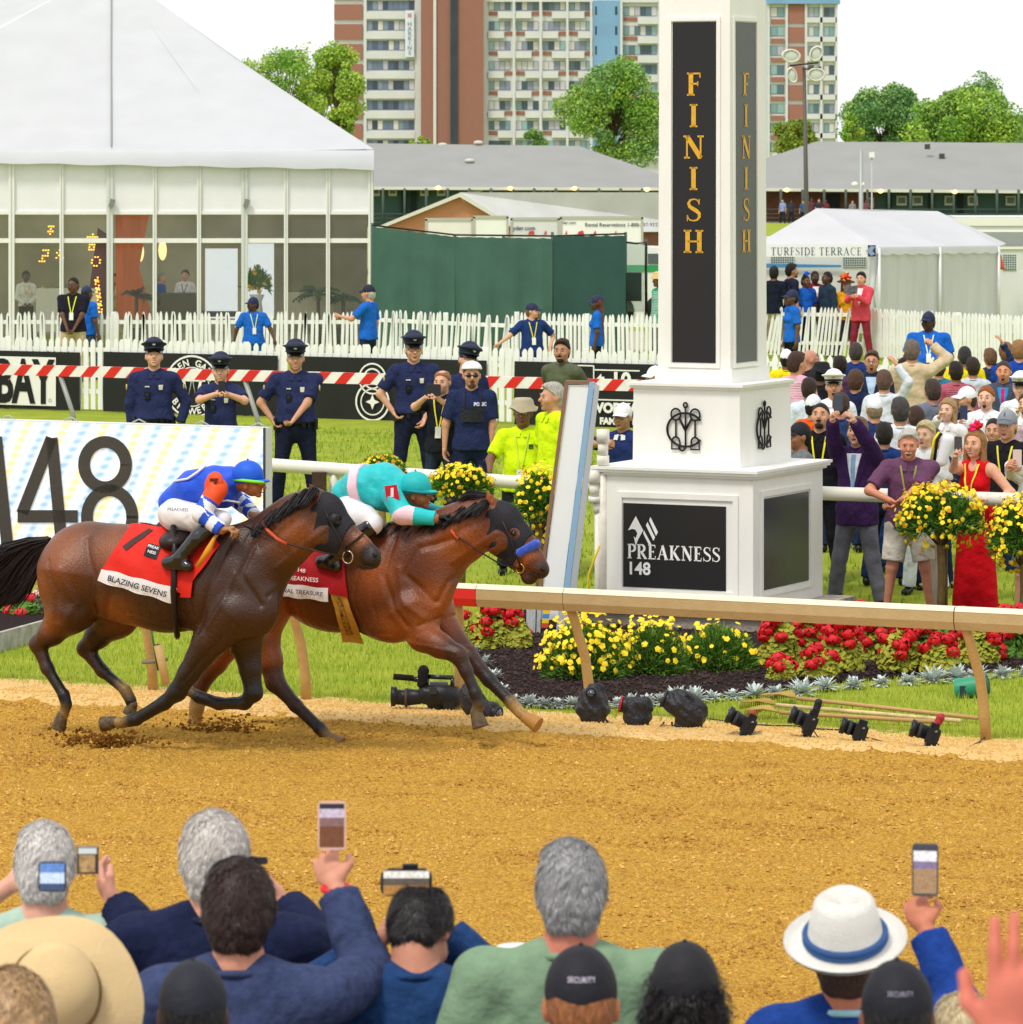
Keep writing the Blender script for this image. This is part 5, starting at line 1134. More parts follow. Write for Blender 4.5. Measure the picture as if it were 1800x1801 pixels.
# ================= nearer horse (dark bay, red cloth)
H1 = dict(v=29.2, cx=300, body='3c1f0f', dark='0d0809', warm='96501c',
 sculpt=[([(470, 930), (440, 960), (425, 1010), (455, 1065)], .022, -.016), ([(405, 945), (385, 1000), (368, 1060), (350, 1110)], .024, -.016), ([(415, 1010), (400, 1060), (372, 1100)], .02, .010), ([(545, 965), (510, 1000), (465, 1050)], .016, -.014), ([(535, 895), (490, 935), (450, 965)], .03, -.010), ([(560, 930), (515, 965), (475, 1000)], .02, .008),
 ([(96, 985), (112, 1040), (108, 1090)], .02, -.014), ([(150, 950), (172, 1010), (160, 1075)], .026, -.016), ([(205, 985), (200, 1045), (178, 1085)], .026, -.016), ([(120, 1000), (138, 1060), (120, 1100)], .028, .010), ([(360, 1118), (290, 1100), (225, 1082)], .010, .007), ([(395, 1120), (350, 1165), (322, 1200)], .012, -.009), ([(420, 1100), (385, 1140), (345, 1180)], .012, .006)]
 +[([(x, 985), (x-14, 1030), (x-8, 1085)], .011, -.0055) for x in (350, 332, 314, 296, 278, 260, 242)],
 torso=[(165, 1000, 0, 100, .27, 82, -8), (290, 1020, 0, 130, .30, 92, -4), (395, 1030, 0, 100, .28, 100, -10), (225, 1010, 0, 120, .28, 88, -6), (440, 1025, 0, 62, .24, 82, -20)],
 chains=[dict(p=[(425, 1000, 72), (480, 960, 52), (525, 920, 44), (552, 895, 34)], sy=.62, k=.10),
   dict(p=[(552, 893, 31), (572, 905, 35), (600, 940, 29), (630, 962, 22), (652, 978, 19)], sy=.62, k=.03),
   dict(p=[(575, 935, 24), (600, 965, 15), (640, 992, 11)], sy=.6, k=.03),
   # legs: (px, py, r, w)
   dict(p=[(135, 1010, 66, -.08), (125, 1070, 44, -.12), (92, 1112, 23, -.14), (66, 1133, 14, -.14), (83, 1175, 10.5, -.14), (112, 1222, 9.5, -.14)], k=.035),
   dict(p=[(112, 1222, 11, -.14), (117, 1240, 9.5, -.14), (110, 1262, 9, -.14)], k=.01),
   dict(p=[(200, 1030, 60, .1), (205, 1085, 38, .14), (172, 1118, 22, .15), (150, 1140, 14, .15), (180, 1180, 10.5, .15), (220, 1213, 9.5, .15)], k=.035),
   dict(p=[(220, 1213, 11, .15), (230, 1232, 9.5, .15), (232, 1243, 9, .15)], k=.01),
   dict(p=[(418, 1075, 52, -.1), (370, 1125, 30, -.14), (333, 1182, 19, -.15), (312, 1217, 16, -.15), (290, 1236, 12, -.15), (240, 1265, 11, -.15)], k=.03),
   dict(p=[(240, 1265, 12.5, -.15), (215, 1271, 9.5, -.15), (198, 1270, 10, -.15)], k=.01),
   dict(p=[(432, 1080, 52, .12), (432, 1125, 32, .15), (440, 1175, 20, .15), (446, 1218, 16, .15), (430, 1236, 12, .15), (385, 1238, 10.5, .15), (350, 1226, 11, .15)], k=.03),
   dict(p=[(350, 1226, 11, .15), (335, 1216, 9, .15), (326, 1212, 9, .15)], k=.01)],
 extra=[(455, 1075, -.10, 38, .1, 48, -20, .08), (110, 1020, -.15, 48, .12, 68, 6, .06), (110, 1020, .15, 48, .12, 68, 6, .06), (405, 985, -.1, 42, .1, 60, -25, .08),
   (562, 940, -.05, 26, .05, 24, 0, .03), (562, 940, .05, 26, .05, 24, 0, .03), (655, 985, 0, 15, .05, 13, -30, .03)],
 warmspots=[(90, 1020, 60), (140, 965, 60), (225, 960, 50), (530, 930, 45), (118, 1085, 28), (640, 945, 18), (230, 1080, 40)],
 darksegs=[((95, 1105, -.14), (112, 1225, -.14), 26, .5, 1), ((112, 1222, -.14), (110, 1265, -.14), 20, 1, 1), ((180, 1110, .15), (222, 1215, .15), 34, .4, 1), ((222, 1213, .15), (234, 1246, .15), 20, 1, 1),
   ((360, 1140, -.14), (312, 1220, -.15), 38, .3, 1), ((312, 1217, -.15), (190, 1275, -.15), 30, 1, 1), ((435, 1140, .15), (446, 1220, .15), 36, .4, 1), ((446, 1218, .15), (326, 1212, .15), 30, 1, 1),
   ((655, 978, 0), (662, 985, 0), 26, .8, .9)],
 dusty=[(106, 1262, -.14, 26, .85), (224, 1208, .15, 22, .6), (205, 1270, -.15, 26, .75), (335, 1212, .15, 16, .5)])
h1, L1, Lr1, rib1, dr1, hide1 = build_horse(H1, 'dark bay racehorse in a red saddle cloth, all hooves off the dirt')
def hoof(root, L, a, b, r0, r1, w, m_=None):
 mb = MB(); A, B = L(a[0], a[1], w), L(b[0], b[1], w); s_ = 248; v, q = sdf_mesh([Cap(A, B, r0/s_, r1/s_, fb=True, k=.004)], .006); mb.add(v, q, m_ or mat('3b3228', rough=.5, noise=.4, nscale=30, second='9a7b4a'), True); mb.build('hoof', root)
hoof(h1, L1, (110, 1258), (102, 1282), 10, 14, -.14); hoof(h1, L1, (233, 1240), (227, 1256), 9.5, 13, .15); hoof(h1, L1, (202, 1270), (180, 1274), 10.5, 14, -.15); hoof(h1, L1, (330, 1213), (312, 1222), 9, 12, .15)
def horse_head(root, L, rib, X, hood, Y):
 """X maps head features: dict of pixels"""
 mb = MB()
 for w in (-1, 1):
  e = X['eye']; mb.ell(L(e[0], e[1], w*.088), (.02, .012, .017), EYE())
  mb.tube([L(e[0]-5, e[1]-1, w*.094), L(e[0], e[1]-5, w*.097), L(e[0]+5, e[1]-1, w*.094)], .004, mat('20130d', rough=.5), 5)
 mb.build('eye', root)
 for w in (-.055, .055):
  a, b = X['ear']; t = MB(); A, B = L(a[0], a[1], w*.9), L(b[0], b[1], w*1.2); m = (A+B)/2
  v, q = sdf_mesh([Cap(A, m, .026, .03, k=.01, sy=.55), Cap(m, B, .03, .007, k=.01, sy=.5), Ell(m+np.array([.018, -.03, .01]), (.014, .03, .04), k=.008, sub=True)], .006); t.add(v, q, mat(Y, rough=.5), True); t.build('ear', root)
 n = MB(); p = X['nostril']
 for w in (-1, 1): n.ell(L(p[0], p[1], w*.05), (.022, .014, .016), mat('120a08', rough=.6), roty(R(35)))
 q = X['mouth']; n.tube([L(a[0], a[1], -.05) for a in q], .004, mat('140c0a', rough=.6), 5); n.tube([L(a[0], a[1], .05) for a in q], .004, mat('140c0a', rough=.6), 5)
 n.build('nostril', root)
horse_head(h1, L1, rib1, dict(eye=(592, 912), ear=((556, 873), (545, 852)), nostril=(660, 976), mouth=[(630, 997), (645, 996), (658, 1000)]), True, '4a2b1a')
def shell(root, L, name, segs, add, cuts, m_, vox=.008, subs=()):
 """thin fitted leather or fabric over part of the head"""
 P = []
 for c, kk, sy in segs:
  for a, b in zip(c[:-1], c[1:]): P.append(Cap(L(a[0], a[1]), L(b[0], b[1]), a[2]/248+add, b[2]/248+add, k=kk, sy=sy))
 for px, py, ang in cuts:                           # keep the side opposite to the arrow
  n = np.array([math.cos(R(ang)), 0, math.sin(R(ang))]); pl = Plane(n, 0); pl.d = float(np.dot(pl.n, L(px, py))); P.append(pl)
 for px, py, r, w in subs: P.append(Ell(L(px, py, w), (r/248, .06, r/248), k=.004, sub=True))
 v, q = sdf_mesh(P, vox); t = MB(); t.add(v, q, m_, True); t.build(name, root)
HOOD = mat('1b1a22', rough=.7, noise=.15, nscale=30, bump=.2, bscale=60)
shell(h1, L1, 'blinker_hood', [(H1['chains'][1]['p'][:4], .03, .62), (H1['chains'][2]['p'][:2], .03, .6), ([(562, 935, 26), (570, 945, 24)], .03, .9)], .007, [(613, 945, -25), (549, 905, 180)], HOOD, subs=((592, 912, 6, -.1),))
for w in (-1, 1):
 cup = MB()
 v, q = sdf_mesh([Ell(L1(588, 914, w*.075), (.055, .04, .05), k=.01), Ell(L1(602, 916, w*.1), (.045, .05, .035), k=.01, sub=True)], .006); cup.add(v, q, mat('121218', rough=.5), True); cup.build('blinker_cup', h1)
MANE = mat('0f0c0d', rough=.5, noise=.5, nscale=60)
hair_strands('mane', h1, L1, [[(x+4, y-1, -.0), (x-3, y-3, -.07), (x-14, y+12, -.12), (x-24, y+26, -.145)] for x, y in ((555, 864), (540, 868), (525, 876), (508, 888), (490, 900), (470, 915), (450, 928), (432, 936), (415, 940))], MANE, 1300, 3.0, 2, 1.8)
hair_strands('tail', h1, L1, [[(85, 950), (60, 958), (30, 985), (5, 1020), (-25, 1060)], [(84, 955), (55, 975), (30, 1010), (10, 1045), (-10, 1062)], [(84, 950), (50, 955), (10, 970), (-30, 1000)], [(82, 960), (62, 1000), (40, 1035), (20, 1055)], [(85, 952), (48, 965), (15, 1000), (-30, 1040)]], mat('1a1013', rough=.5, noise=.5, nscale=60), 1500, 5.5, 4, 2.0)
RED = mat('d8200f', rough=.7, noise=.12, nscale=10, bump=.5, bscale=8); WH = mat('e9e6e6', rough=.7, noise=.06, nscale=10, bump=.3, bscale=8)
dr1([(232, 920), (405, 935), (322, 1045), (180, 1000)], RED, 'saddle_cloth', .02, 22, 14)
dr1([(180, 1000), (313, 1035), (306, 1062), (172, 1022)], WH, 'name_band', .024, 22, 4)
dr1([(321, 1030), (338, 1025), (335, 1050), (317, 1052)], RED, 'cloth_corner', .024, 4, 4)
ex_, ey_ = np.array([130., 41.])/137, np.array([-7, 22.])/23
def letter(root, L, hide, txt, c, size, ang, color, off, bold=0.0, serif_=False, slant=0.0, name='lettering'):
 v2, f = text_mesh(txt, size, bold) if not serif_ else serif_line(txt, size); a = R(ang)
 px = c[0]+v2[:, 0]*math.cos(a)+v2[:, 1]*(math.sin(a)+slant); py = c[1]+v2[:, 0]*math.sin(a)-v2[:, 1]*math.cos(a)
 q = hide(np.stack([px, py], 1), off); t = MB(); t.add(q, f, mat(color, rough=.6)); t.build(name, root)
letter(h1, L1, hide1, 'BLAZING SEVENS', (241, 1031), 14, 16, '2b2b3a', .046, .25)
dr1([(262, 954), (284, 962), (276, 984), (253, 976)], mat('151418', rough=.6), 'number_patch', .026, 4, 4, both=False)
letter(h1, L1, hide1, 'PREAK', (270, 962), 7, 17, 'e8e8e8', .046, .1); letter(h1, L1, hide1, 'NESS', (267, 971), 7, 17, 'e8e8e8', .046, .1)
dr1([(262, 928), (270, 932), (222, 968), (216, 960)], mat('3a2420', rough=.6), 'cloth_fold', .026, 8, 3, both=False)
rib1([(305, 925, -.2), (308, 975, -.3), (305, 1040, -.31), (308, 1085, -.28), (312, 1117, -.15), (312, 1120, 0)], 5.5, LEATH(), 'girth')
saddle = MB(); v, q = sdf_mesh([Cap(L1(290, 932), L1(385, 942), .07, .09, k=.05, sy=1.2), Ell(L1(330, 950), (.16, .30, .1), k=.05), Ell(L1(330, 900), (.2, .4, .05), k=.03, sub=True)], .012); saddle.add(v, q, mat('26191a', rough=.45), True); saddle.build('saddle', h1)
br = MB(); BL = mat('241513', rough=.45)
for w in (-1, 1):
 br.tube([L1(563, 880, w*.07), L1(585, 925, w*.112), L1(607, 965, w*.085), L1(612, 982, w*.06)], .007, BL, 6)
 br.tube([L1(607, 965, w*.08), L1(625, 950, w*.07), L1(640, 938, w*.02)], .008, BL, 6)
 br.tube([L1(397, 935, w*.05), L1(430, 925, w*.11), L1(460, 935, w*.17), L1(500, 955, w*.16), L1(560, 970, w*.11), L1(610, 980, w*.062)], .006, BL, 6)
 br.tube([L1(462, 917, w*.12), L1(470, 932, w*.16), L1(488, 948, w*.17), L1(505, 957, w*.155)], .013, mat('c4522c', rough=.6), 6)
th = np.linspace(0, 2*np.pi, 17)
for w in (-1, 1): br.tube([L1(612+9*math.cos(t), 980+11*math.sin(t), w*.07) for t in th], .004, mat('c8bfa8', rough=.25, metal=.9), 6, cap=False)
br.build('bridle', h1)
fl = MB(); [fl.ell(L1(505+6*math.cos(a), 870+5*math.sin(a*1.3), .02*math.sin(a*2)), .02, mat('2a1b16', rough=.8)) for a in range(9)];
# ================= farther horse (bright bay, blue noseband)
H2 = dict(v=30.35, cx=650, body='5a2a10', dark='150c0c', warm='a2541c',
 sculpt=[([(790, 950), (735, 965), (715, 1010), (760, 1060)], .022, -.016), ([(690, 950), (680, 1010), (700, 1070), (720, 1100)], .024, -.016), ([(705, 1000), (712, 1050), (745, 1085)], .022, .010), ([(855, 960), (815, 990), (780, 1025), (765, 1060)], .016, -.014), ([(845, 905), (800, 935), (760, 960)], .03, -.010), ([(860, 940), (820, 965), (785, 990)], .02, .008), ([(790, 1045), (775, 1085), (740, 1100)], .014, -.010), ([(690, 1120), (630, 1118), (560, 1095)], .010, .007), ([(715, 1128), (760, 1138), (800, 1148)], .010, .007)]
 +[([(x, 1000), (x-10, 1050), (x, 1100)], .011, -.0055) for x in (668, 652, 636, 560, 545, 530)],
 torso=[(470, 990, 0, 95, .26, 80, -6), (590, 1015, 0, 120, .29, 98, -4), (690, 1030, 0, 105, .28, 100, -8), (740, 1000, 0, 68, .23, 82, -25)],
 chains=[dict(p=[(715, 985, 72), (775, 960, 52), (825, 930, 42), (858, 908, 33)], sy=.62, k=.10),
   dict(p=[(862, 908, 31), (885, 920, 34), (912, 952, 28), (938, 985, 20), (951, 1003, 16)], sy=.62, k=.03),
   dict(p=[(885, 950, 24), (908, 985, 14), (932, 1012, 10), (936, 1020, 7)], sy=.6, k=.03),
   dict(p=[(730, 1072, 50, -.1), (745, 1118, 28, -.13), (775, 1136, 21, -.14), (806, 1152, 16, -.14), (820, 1180, 11.5, -.14), (836, 1218, 10.5, -.14)], k=.03),
   dict(p=[(836, 1218, 12, -.14), (842, 1238, 9.5, -.14), (838, 1258, 10, -.14)], k=.01),
   dict(p=[(760, 1060, 40, .12), (785, 1105, 24, .14), (826, 1155, 16, .14), (860, 1195, 11.5, .14), (900, 1236, 11, .14)], k=.03),
   dict(p=[(900, 1236, 12, .14), (915, 1254, 9.5, .14), (928, 1264, 10, .14)], k=.01),
   dict(p=[(470, 1045, 58, -.08), (458, 1110, 36, -.12), (474, 1160, 22, -.13), (484, 1200, 16, -.13), (520, 1240, 11, -.13), (562, 1280, 10.5, -.13)], k=.035),
   dict(p=[(562, 1280, 12, -.13), (578, 1296, 10, -.13), (588, 1302, 10, -.13)], k=.01),
   dict(p=[(430, 1050, 52, .1), (410, 1120, 30, .13), (380, 1165, 20, .14), (352, 1205, 15, .14), (346, 1245, 12, .14), (341, 1275, 12, .14)], k=.035),
   dict(p=[(341, 1275, 13, .14), (340, 1290, 11, .14)], k=.01)],
 extra=[(768, 1040, -.08, 32, .1, 50, -15, .08), (722, 1000, -.10, 40, .08, 70, -30, .08), (690, 1095, -.12, 50, .12, 34, 0, .06), (874, 950, -.05, 26, .05, 26, 0, .03), (874, 950, .05, 26, .05, 26, 0, .03), (950, 1000, 0, 14, .048, 14, -30, .03), (928, 1018, 0, 10, .035, 9, -20, .02)],
 warmspots=[(790, 1060, 45), (730, 1110, 45), (820, 950, 50), (520, 1090, 60), (930, 985, 22), (480, 1150, 40), (775, 1095, 30), (385, 1150, 30), (690, 1000, 40)],
 darksegs=[((800, 1145, -.14), (836, 1220, -.14), 24, .6, 1), ((836, 1218, -.14), (842, 1262, -.14), 20, 1, 1), ((815, 1145, .14), (860, 1195, .14), 26, .4, 1), ((860, 1195, .14), (900, 1236, .14), 20, 1, .9),
   ((478, 1185, -.13), (562, 1280, -.13), 30, .6, 1), ((562, 1280, -.13), (590, 1304, -.13), 20, 1, 1), ((360, 1195, .14), (341, 1290, .14), 26, .3, .85), ((945, 1000, 0), (955, 1008, 0), 24, .6, .8), ((928, 1015, 0), (936, 1022, 0), 18, .6, .8)],
 dusty=[(838, 1255, -.14, 22, .4), (912, 1250, .14, 26, .95), (925, 1262, .14, 22, .8), (582, 1298, -.13, 20, .6), (343, 1260, .14, 44, .75)])
h2, L2, Lr2, rib2, dr2, hide2 = build_horse(H2, 'bright bay racehorse stretching ahead with a fluffy blue noseband, nearer the rail')
hoof(h2, L2, (838, 1254), (846, 1280), 11, 15, -.14); hoof(h2, L2, (925, 1262), (948, 1276), 10.5, 15, .14, mat('a8793a', rough=.6)); hoof(h2, L2, (584, 1300), (600, 1311), 11, 16, -.13, mat('8a6a46', rough=.6)); hoof(h2, L2, (340, 1288), (337, 1302), 11, 15, .14)
horse_head(h2, L2, rib2, dict(eye=(903, 938), ear=((868, 888), (857, 866)), nostril=(955, 1001), mouth=[(928, 1010), (938, 1010), (950, 1013)]), True, '8a4a26')
shell(h2, L2, 'blinker_hood', [(H2['chains'][1]['p'][:4], .03, .62), (H2['chains'][2]['p'][:3], .03, .6), ([(874, 945, 26), (882, 955, 24)], .03, .9)], .007, [(922, 968, -32), (856, 905, 180)], HOOD, subs=((903, 938, 11, -.1), (903, 938, 11, .1)))
nb = MB(); pts = [(L2(914, 971, -.03)*(1-t)+L2(945, 958, -.01)*t) for t in np.linspace(0, 1, 6)]
v, q = sdf_mesh([Cap(L2(914, 972, w), L2(943, 957, w*.5), .036, .036, k=.02) for w in (-.055, .055)], .008, .003, 110); nb.add(v, q, mat('1450d8', rough=.95, noise=.3, nscale=90, bump=1, bscale=140, sheen=.5), True); nb.build('noseband', h2)
hair_strands('mane', h2, L2, [[(x+4, y-1, -.0), (x-3, y-3, -.07), (x-13, y+8, -.12), (x-24, y+18, -.145)] for x, y in ((856, 886), (840, 890), (822, 898), (800, 908), (780, 915), (760, 921), (735, 926), (710, 928), (690, 928))], MANE, 1100, 3, 12, 1.7)
hair_strands('forelock', h2, L2, [[(862, 880, 0), (850, 872, -.02), (825, 870, -.03), (808, 882, -.03)]], MANE, 90, 3, 13, 1.3)
RED2 = mat('a8101c', rough=.7, noise=.12, nscale=10, bump=.5, bscale=8)
dr2([(560, 930), (600, 940), (612, 1050), (470, 1030)], RED2, 'saddle_cloth', .02, 22, 14)
dr2([(470, 1022), (578, 1035), (578, 1058), (470, 1046)], WH, 'name_band', .026, 16, 4)
letter(h2, L2, hide2, 'NATIONAL TREASURE', (516, 1040), 10.5, 6, '3a3a4a', .048, .15)
letter(h2, L2, hide2, 'PREAKNESS', (532, 1018), 11, 5, 'f0e8e8', .046, .1); letter(h2, L2, hide2, '148', (530, 1003), 10, 10, 'f0e8e8', .046, .1)
gb = [(585, 1040, -.29), (592, 1065, -.3), (602, 1090, -.28), (614, 1118, -.2), (620, 1130, -.06)]
GM_ = mat('c8963c', rough=.6, noise=.15, nscale=30)
dr2([(580, 1035), (610, 1050), (640, 1132), (604, 1130)], GM_, 'girth', .014, 6, 14, both=False)
dr2([(589, 1048), (600, 1052), (622, 1118), (610, 1118)], mat('241a12', rough=.6, noise=.9, nscale=40, second='c8963c'), 'girth_stripe', .02, 2, 14, both=False)
sb = MB()
for w in (-1, 1):
 sb.tube([L2(874, 895, w*.07), L2(897, 945, w*.11), L2(912, 985, w*.075), L2(917, 1003, w*.055)], .007, BL, 6)
 sb.tube([L2(780, 918, w*.03), L2(800, 940, w*.15), L2(840, 968, w*.13), L2(880, 992, w*.1), L2(915, 1001, w*.06)], .006, BL, 6)
 sb.tube([L2(788, 922, w*.08), L2(795, 935, w*.14), L2(806, 948, w*.15)], .013, mat('c4522c', rough=.6), 6)
 sb.tube([L2(915+7*math.cos(t), 1000+8*math.sin(t), w*.06) for t in th], .004, mat('c8a84a', rough=.25, metal=.9), 6, cap=False)
sb.build('bridle', h2)
# ================= jockeys
def jockey(label, v0, px0, J):
 o = WV(px0, 950, v0); o[2] = 0; root = thing('jockey', label, 'jockey', None, tuple(o)); root.rotation_euler = (0, 0, R(-26))
 def L(px, py, w=0.0):
  p = WV(px, py, v0+w)-o; return np.array([np.dot(p, U3), np.dot(p, V3), p[2]])
 S = 248.
 def ch(pts, k=.03, sy=1.0, add=0.0, fb=False): return [Cap(L(a[0], a[1], a[3]), L(b[0], b[1], b[3]), a[2]/S+add, b[2]/S+add, k=k, sy=sy, fb=fb) for a, b in zip(pts[:-1], pts[1:])]
 # body
 P = ch(J['back'], .05, 1.1, -.012)+ch(J['neck'], .03)+ch(J['thigh'], .03, 1, -.01)+ch(J['shin'], .03, 1, -.01)
 P += ch([(a, b, c, -d) for a, b, c, d in J['thigh']], .03, 1, -.01)+ch([(a, b, c, -d) for a, b, c, d in J['shin']], .03, 1, -.01)
 for key in ('arm', 'farm'): P += ch(J[key], .02, 1, -.008)
 hx, hy = J['head']; K = lambda dx, dy, w=0: L(hx+dx, hy+dy, w)
 P += [Ell(K(-2, -4), (.088, .075, .1), k=.02), Ell(K(6, 12), (.06, .055, .065), k=.03), Ell(K(16, 12), (.03, .042, .05), k=.02), Cap(K(23, 6), K(28, 13), .010, .014, k=.01), Ell(K(17, 26), (.022, .022, .018), k=.015), Ell(K(-6, 10, -.075), (.022, .011, .03), k=.008)]
 mb = MB(); v, q = sdf_mesh(P, .009); mb.add(v, q, skin(J['skin']), True)
 for key, c in (('hand', 1), ('fhand', 1)):
  h = J[key]; Wp = L(h[0], h[1], h[2]); d = nrm(L(h[3], h[4], h[2])-Wp); n = np.array([0, .1, -1.]); v, q = sdf_mesh(hand_prims(Wp, d, n, 1, curl=1.1), .005); mb.add(v, q, mat(J['glove'], rough=.6), True)
 for w in (-1, 1):
  mb.ell(K(19, 3, w*.03), (.01, .014, .008), mat('efe9e2', rough=.3)); mb.ell(K(23, 21, w*.012), (.009, .018, .004), mat('8a4038', rough=.5))
 mb.build('body', root)
 hm = MB(); hc = mat(J['cap'], rough=.55, noise=.06, nscale=20, bump=.3, bscale=12)
 PP = [Ell(K(-2, -9), (.118, .10, .108), k=.01)]; pl = Plane((.10, 0, -1), 0); pl.d = float(np.dot(pl.n, K(0, 3))); PP.append(pl); v, q = sdf_mesh(PP, .007); hm.add(v, q, hc, True)
 PP = [Ell(K(20, 1), (.07, .075, .014), k=.01)]; v, q = sdf_mesh(PP, .006); hm.add(v, q, hc, True)
 hm.ell(K(-2, -37), .008, hc); hm.build('helmet', root)
 bnd = MB(); t_ = np.linspace(0, 2*np.pi, 33); bnd.tube([K(-2+29.5*math.cos(t)*1.0, 1+3*math.cos(t), .102*math.sin(t)) for t in t_], .012 if J['band'] != J['cap'] else .006, mat(J['band'], rough=.6), 6, cap=False); bnd.build('helmet_band', root)
 gg = MB(); gm = mat('b98a2a', rough=.1, spec=.8);
 for w in (-1, 1): gg.ell(K(21, 5, w*.032), (.022, .03, .02), gm)
 gg.tube([K(18, 5, -.06), K(2, 2, -.095), K(-14, 0, -.085)], .006, mat('1a1a1a', rough=.5), 6); gg.build('goggles', root)
 # silks: colours by region
 P = ch(J['back'], .05, 1.1, .004)+[Ell(L(*J['chest'][:2]), (J['chest'][2]/S, .17, J['chest'][3]/S), k=.06)]; v, q = sdf_mesh(P, .008, .0042, 21)
 s_ = MB(); s_.add(v, q, mat(J['silk'], rough=.55, noise=.1, nscale=14, bump=1.0, bscale=12, sheen=.1), True); s_.build('silks', root)
 base = P
 A = MB(); B = MB(); cA, cB = J['sleeve']
 for key in ('arm', 'farm'):
  P = ch(J[key], .025, 1, .008); P[-1].fb = True; v, q = sdf_mesh(P, .008, .003, 22)
  pA, pB, pC = [L(p[0], p[1], p[3]) for p in (J[key][0], J[key][1], J[key][-1])]
  fc = v[q].mean(1); l1 = np.linalg.norm(pB-pA); t1 = (fc-pA)@(pB-pA)/l1; t2 = (fc-pB)@(pC-pB)/np.linalg.norm(pC-pB)
  arc = np.where(t1 < l1-.01, t1, l1+np.maximum(t2, 0))
  if J['pattern'] == 'check':
   ph = np.arctan2(fc[:, 1]-pA[1], fc[:, 2]-np.interp(fc[:, 0], sorted([pA[0], pB[0]]), [pA[2], pB[2]])); sel = ((np.floor(arc/.06)+np.floor((ph+3.2)/1.57)) % 2 < 1) & (arc > .1)
   sh = arc <= .1
  else: sel = (arc > .16) & (arc < .26); sh = arc < -1
  mA, mB_ = mat(cA, rough=.55, bump=.5, bscale=9), mat(cB, rough=.55, bump=.5, bscale=9)
  for msk, m_ in ((~sel & ~sh, mA), (sel, mB_), (sh, mat(J.get('cap_sleeve', cA), rough=.55))):
   if msk.any(): A.add(v, q[msk], m_, True)
 A.build('sleeves', root)
 P = ch(J['seat'], .04, 1.15, .002)+ch(J['thigh'], .04, 1, .004)+ch([(a, b, c, -d) for a, b, c, d in J['thigh']], .04, 1, .004); v, q = sdf_mesh(P, .010, .0025, 22); b_ = MB(); b_.add(v, q, mat('e3e0e2', rough=.6, noise=.08, nscale=12, bump=.5, bscale=10), True); b_.build('breeches', root)
 for sg in (1, -1):
  P = ch([(a, b, c, sg*d) for a, b, c, d in J['shin']], .02, 1, .006)+ch([(a, b, c, sg*d) for a, b, c, d in J['foot']], .02, 1, .004); v, q = sdf_mesh(P, .008, .0015, 30); b_ = MB(); b_.add(v, q, mat('111013', rough=.22, spec=.6, coat=.4), True); b_.build('boot', root)
 return root, L, base
J1 = dict(head=(438, 845), skin='a8673f', glove='a87b52', cap='1257d0', band='7ee02c', silk='1450d6', sleeve=('e4e6ea', '1c50c8'), pattern='check', cap_sleeve='e8501a',
 back=[(304, 884, 24, 0), (340, 860, 30, 0), (380, 850, 29, 0), (406, 844, 22, 0)], neck=[(405, 845, 15, 0), (428, 850, 14, 0)], chest=(388, 868, 32, 26),
 seat=[(308, 904, 29, 0), (325, 896, 27, 0)], thigh=[(312, 905, 30, -.08), (350, 912, 22, -.15), (392, 914, 15, -.19)], shin=[(376, 922, 15, -.22), (348, 946, 13, -.28), (316, 980, 11, -.31)],
 foot=[(318, 984, 12, -.31), (296, 990, 10, -.31), (330, 996, 10, -.31)], arm=[(383, 860, 17, -.21), (354, 904, 14, -.31), (390, 932, 10.5, -.30)], farm=[(400, 862, 18, .2), (430, 888, 13, .22), (450, 908, 10, .14)], hand=(390, 932, -.3, 402, 930), fhand=(450, 908, .12, 466, 916))
jk1, LJ1, _b1 = jockey('jockey in royal blue silks with checked sleeves crouched on the nearer racehorse', 29.2, 360, J1)
t_ = MB(); t_.ell(LJ1(376, 853, -.235), (.075, .035, .10), mat('ea4f18', rough=.6), roty(R(20))); t_.build('arm_badge', jk1)
v2, f = text_mesh('7', 30, 1.2); t_ = MB(); t_.add([LJ1(376+a, 853-b, -.275) for a, b in v2], f, mat('5a1f12', rough=.6)); t_.build('arm_number', jk1)
t_ = MB(); t_.tube([LJ1(308, 846, -.13), LJ1(330, 842, -.14), LJ1(348, 830, -.12), LJ1(362, 818, -.08)], .009, mat('e8ecf2', rough=.6), 6); t_.build('piping', jk1); t_ = MB(); t_.tube([LJ1(382, 882, -.15), LJ1(400, 880, -.15), LJ1(422, 884, -.08)], .007, mat('e8ecf2', rough=.6), 6); t_.build('piping', jk1)
v2, f = text_mesh('PREAKNESS', 8, .1); t_ = MB(); t_.add([LJ1(313+a*.9, 896-b+a*.03, -.275+.002*abs(a)*.1) for a, b in v2], f, mat('5a5a72', rough=.6)); t_.build('lettering', jk1)
wp = MB(); wp.tube([LJ1(397, 925, -.24), LJ1(378, 945, -.3), LJ1(368, 965, -.33), LJ1(347, 996, -.34)], np.array([.008, .012, .024, .014]), mat('d8961e', rough=.5), 8); tag(wp.build('riding_whip'), 'yellow riding whip held by the jockey in blue silks', 'whip'); bpy.data.objects['riding_whip'].matrix_world = jk1.matrix_basis.copy() if False else bpy.data.objects['riding_whip'].matrix_world
_w = bpy.data.objects['riding_whip']; _w.location = jk1.location; _w.rotation_euler = jk1.rotation_euler
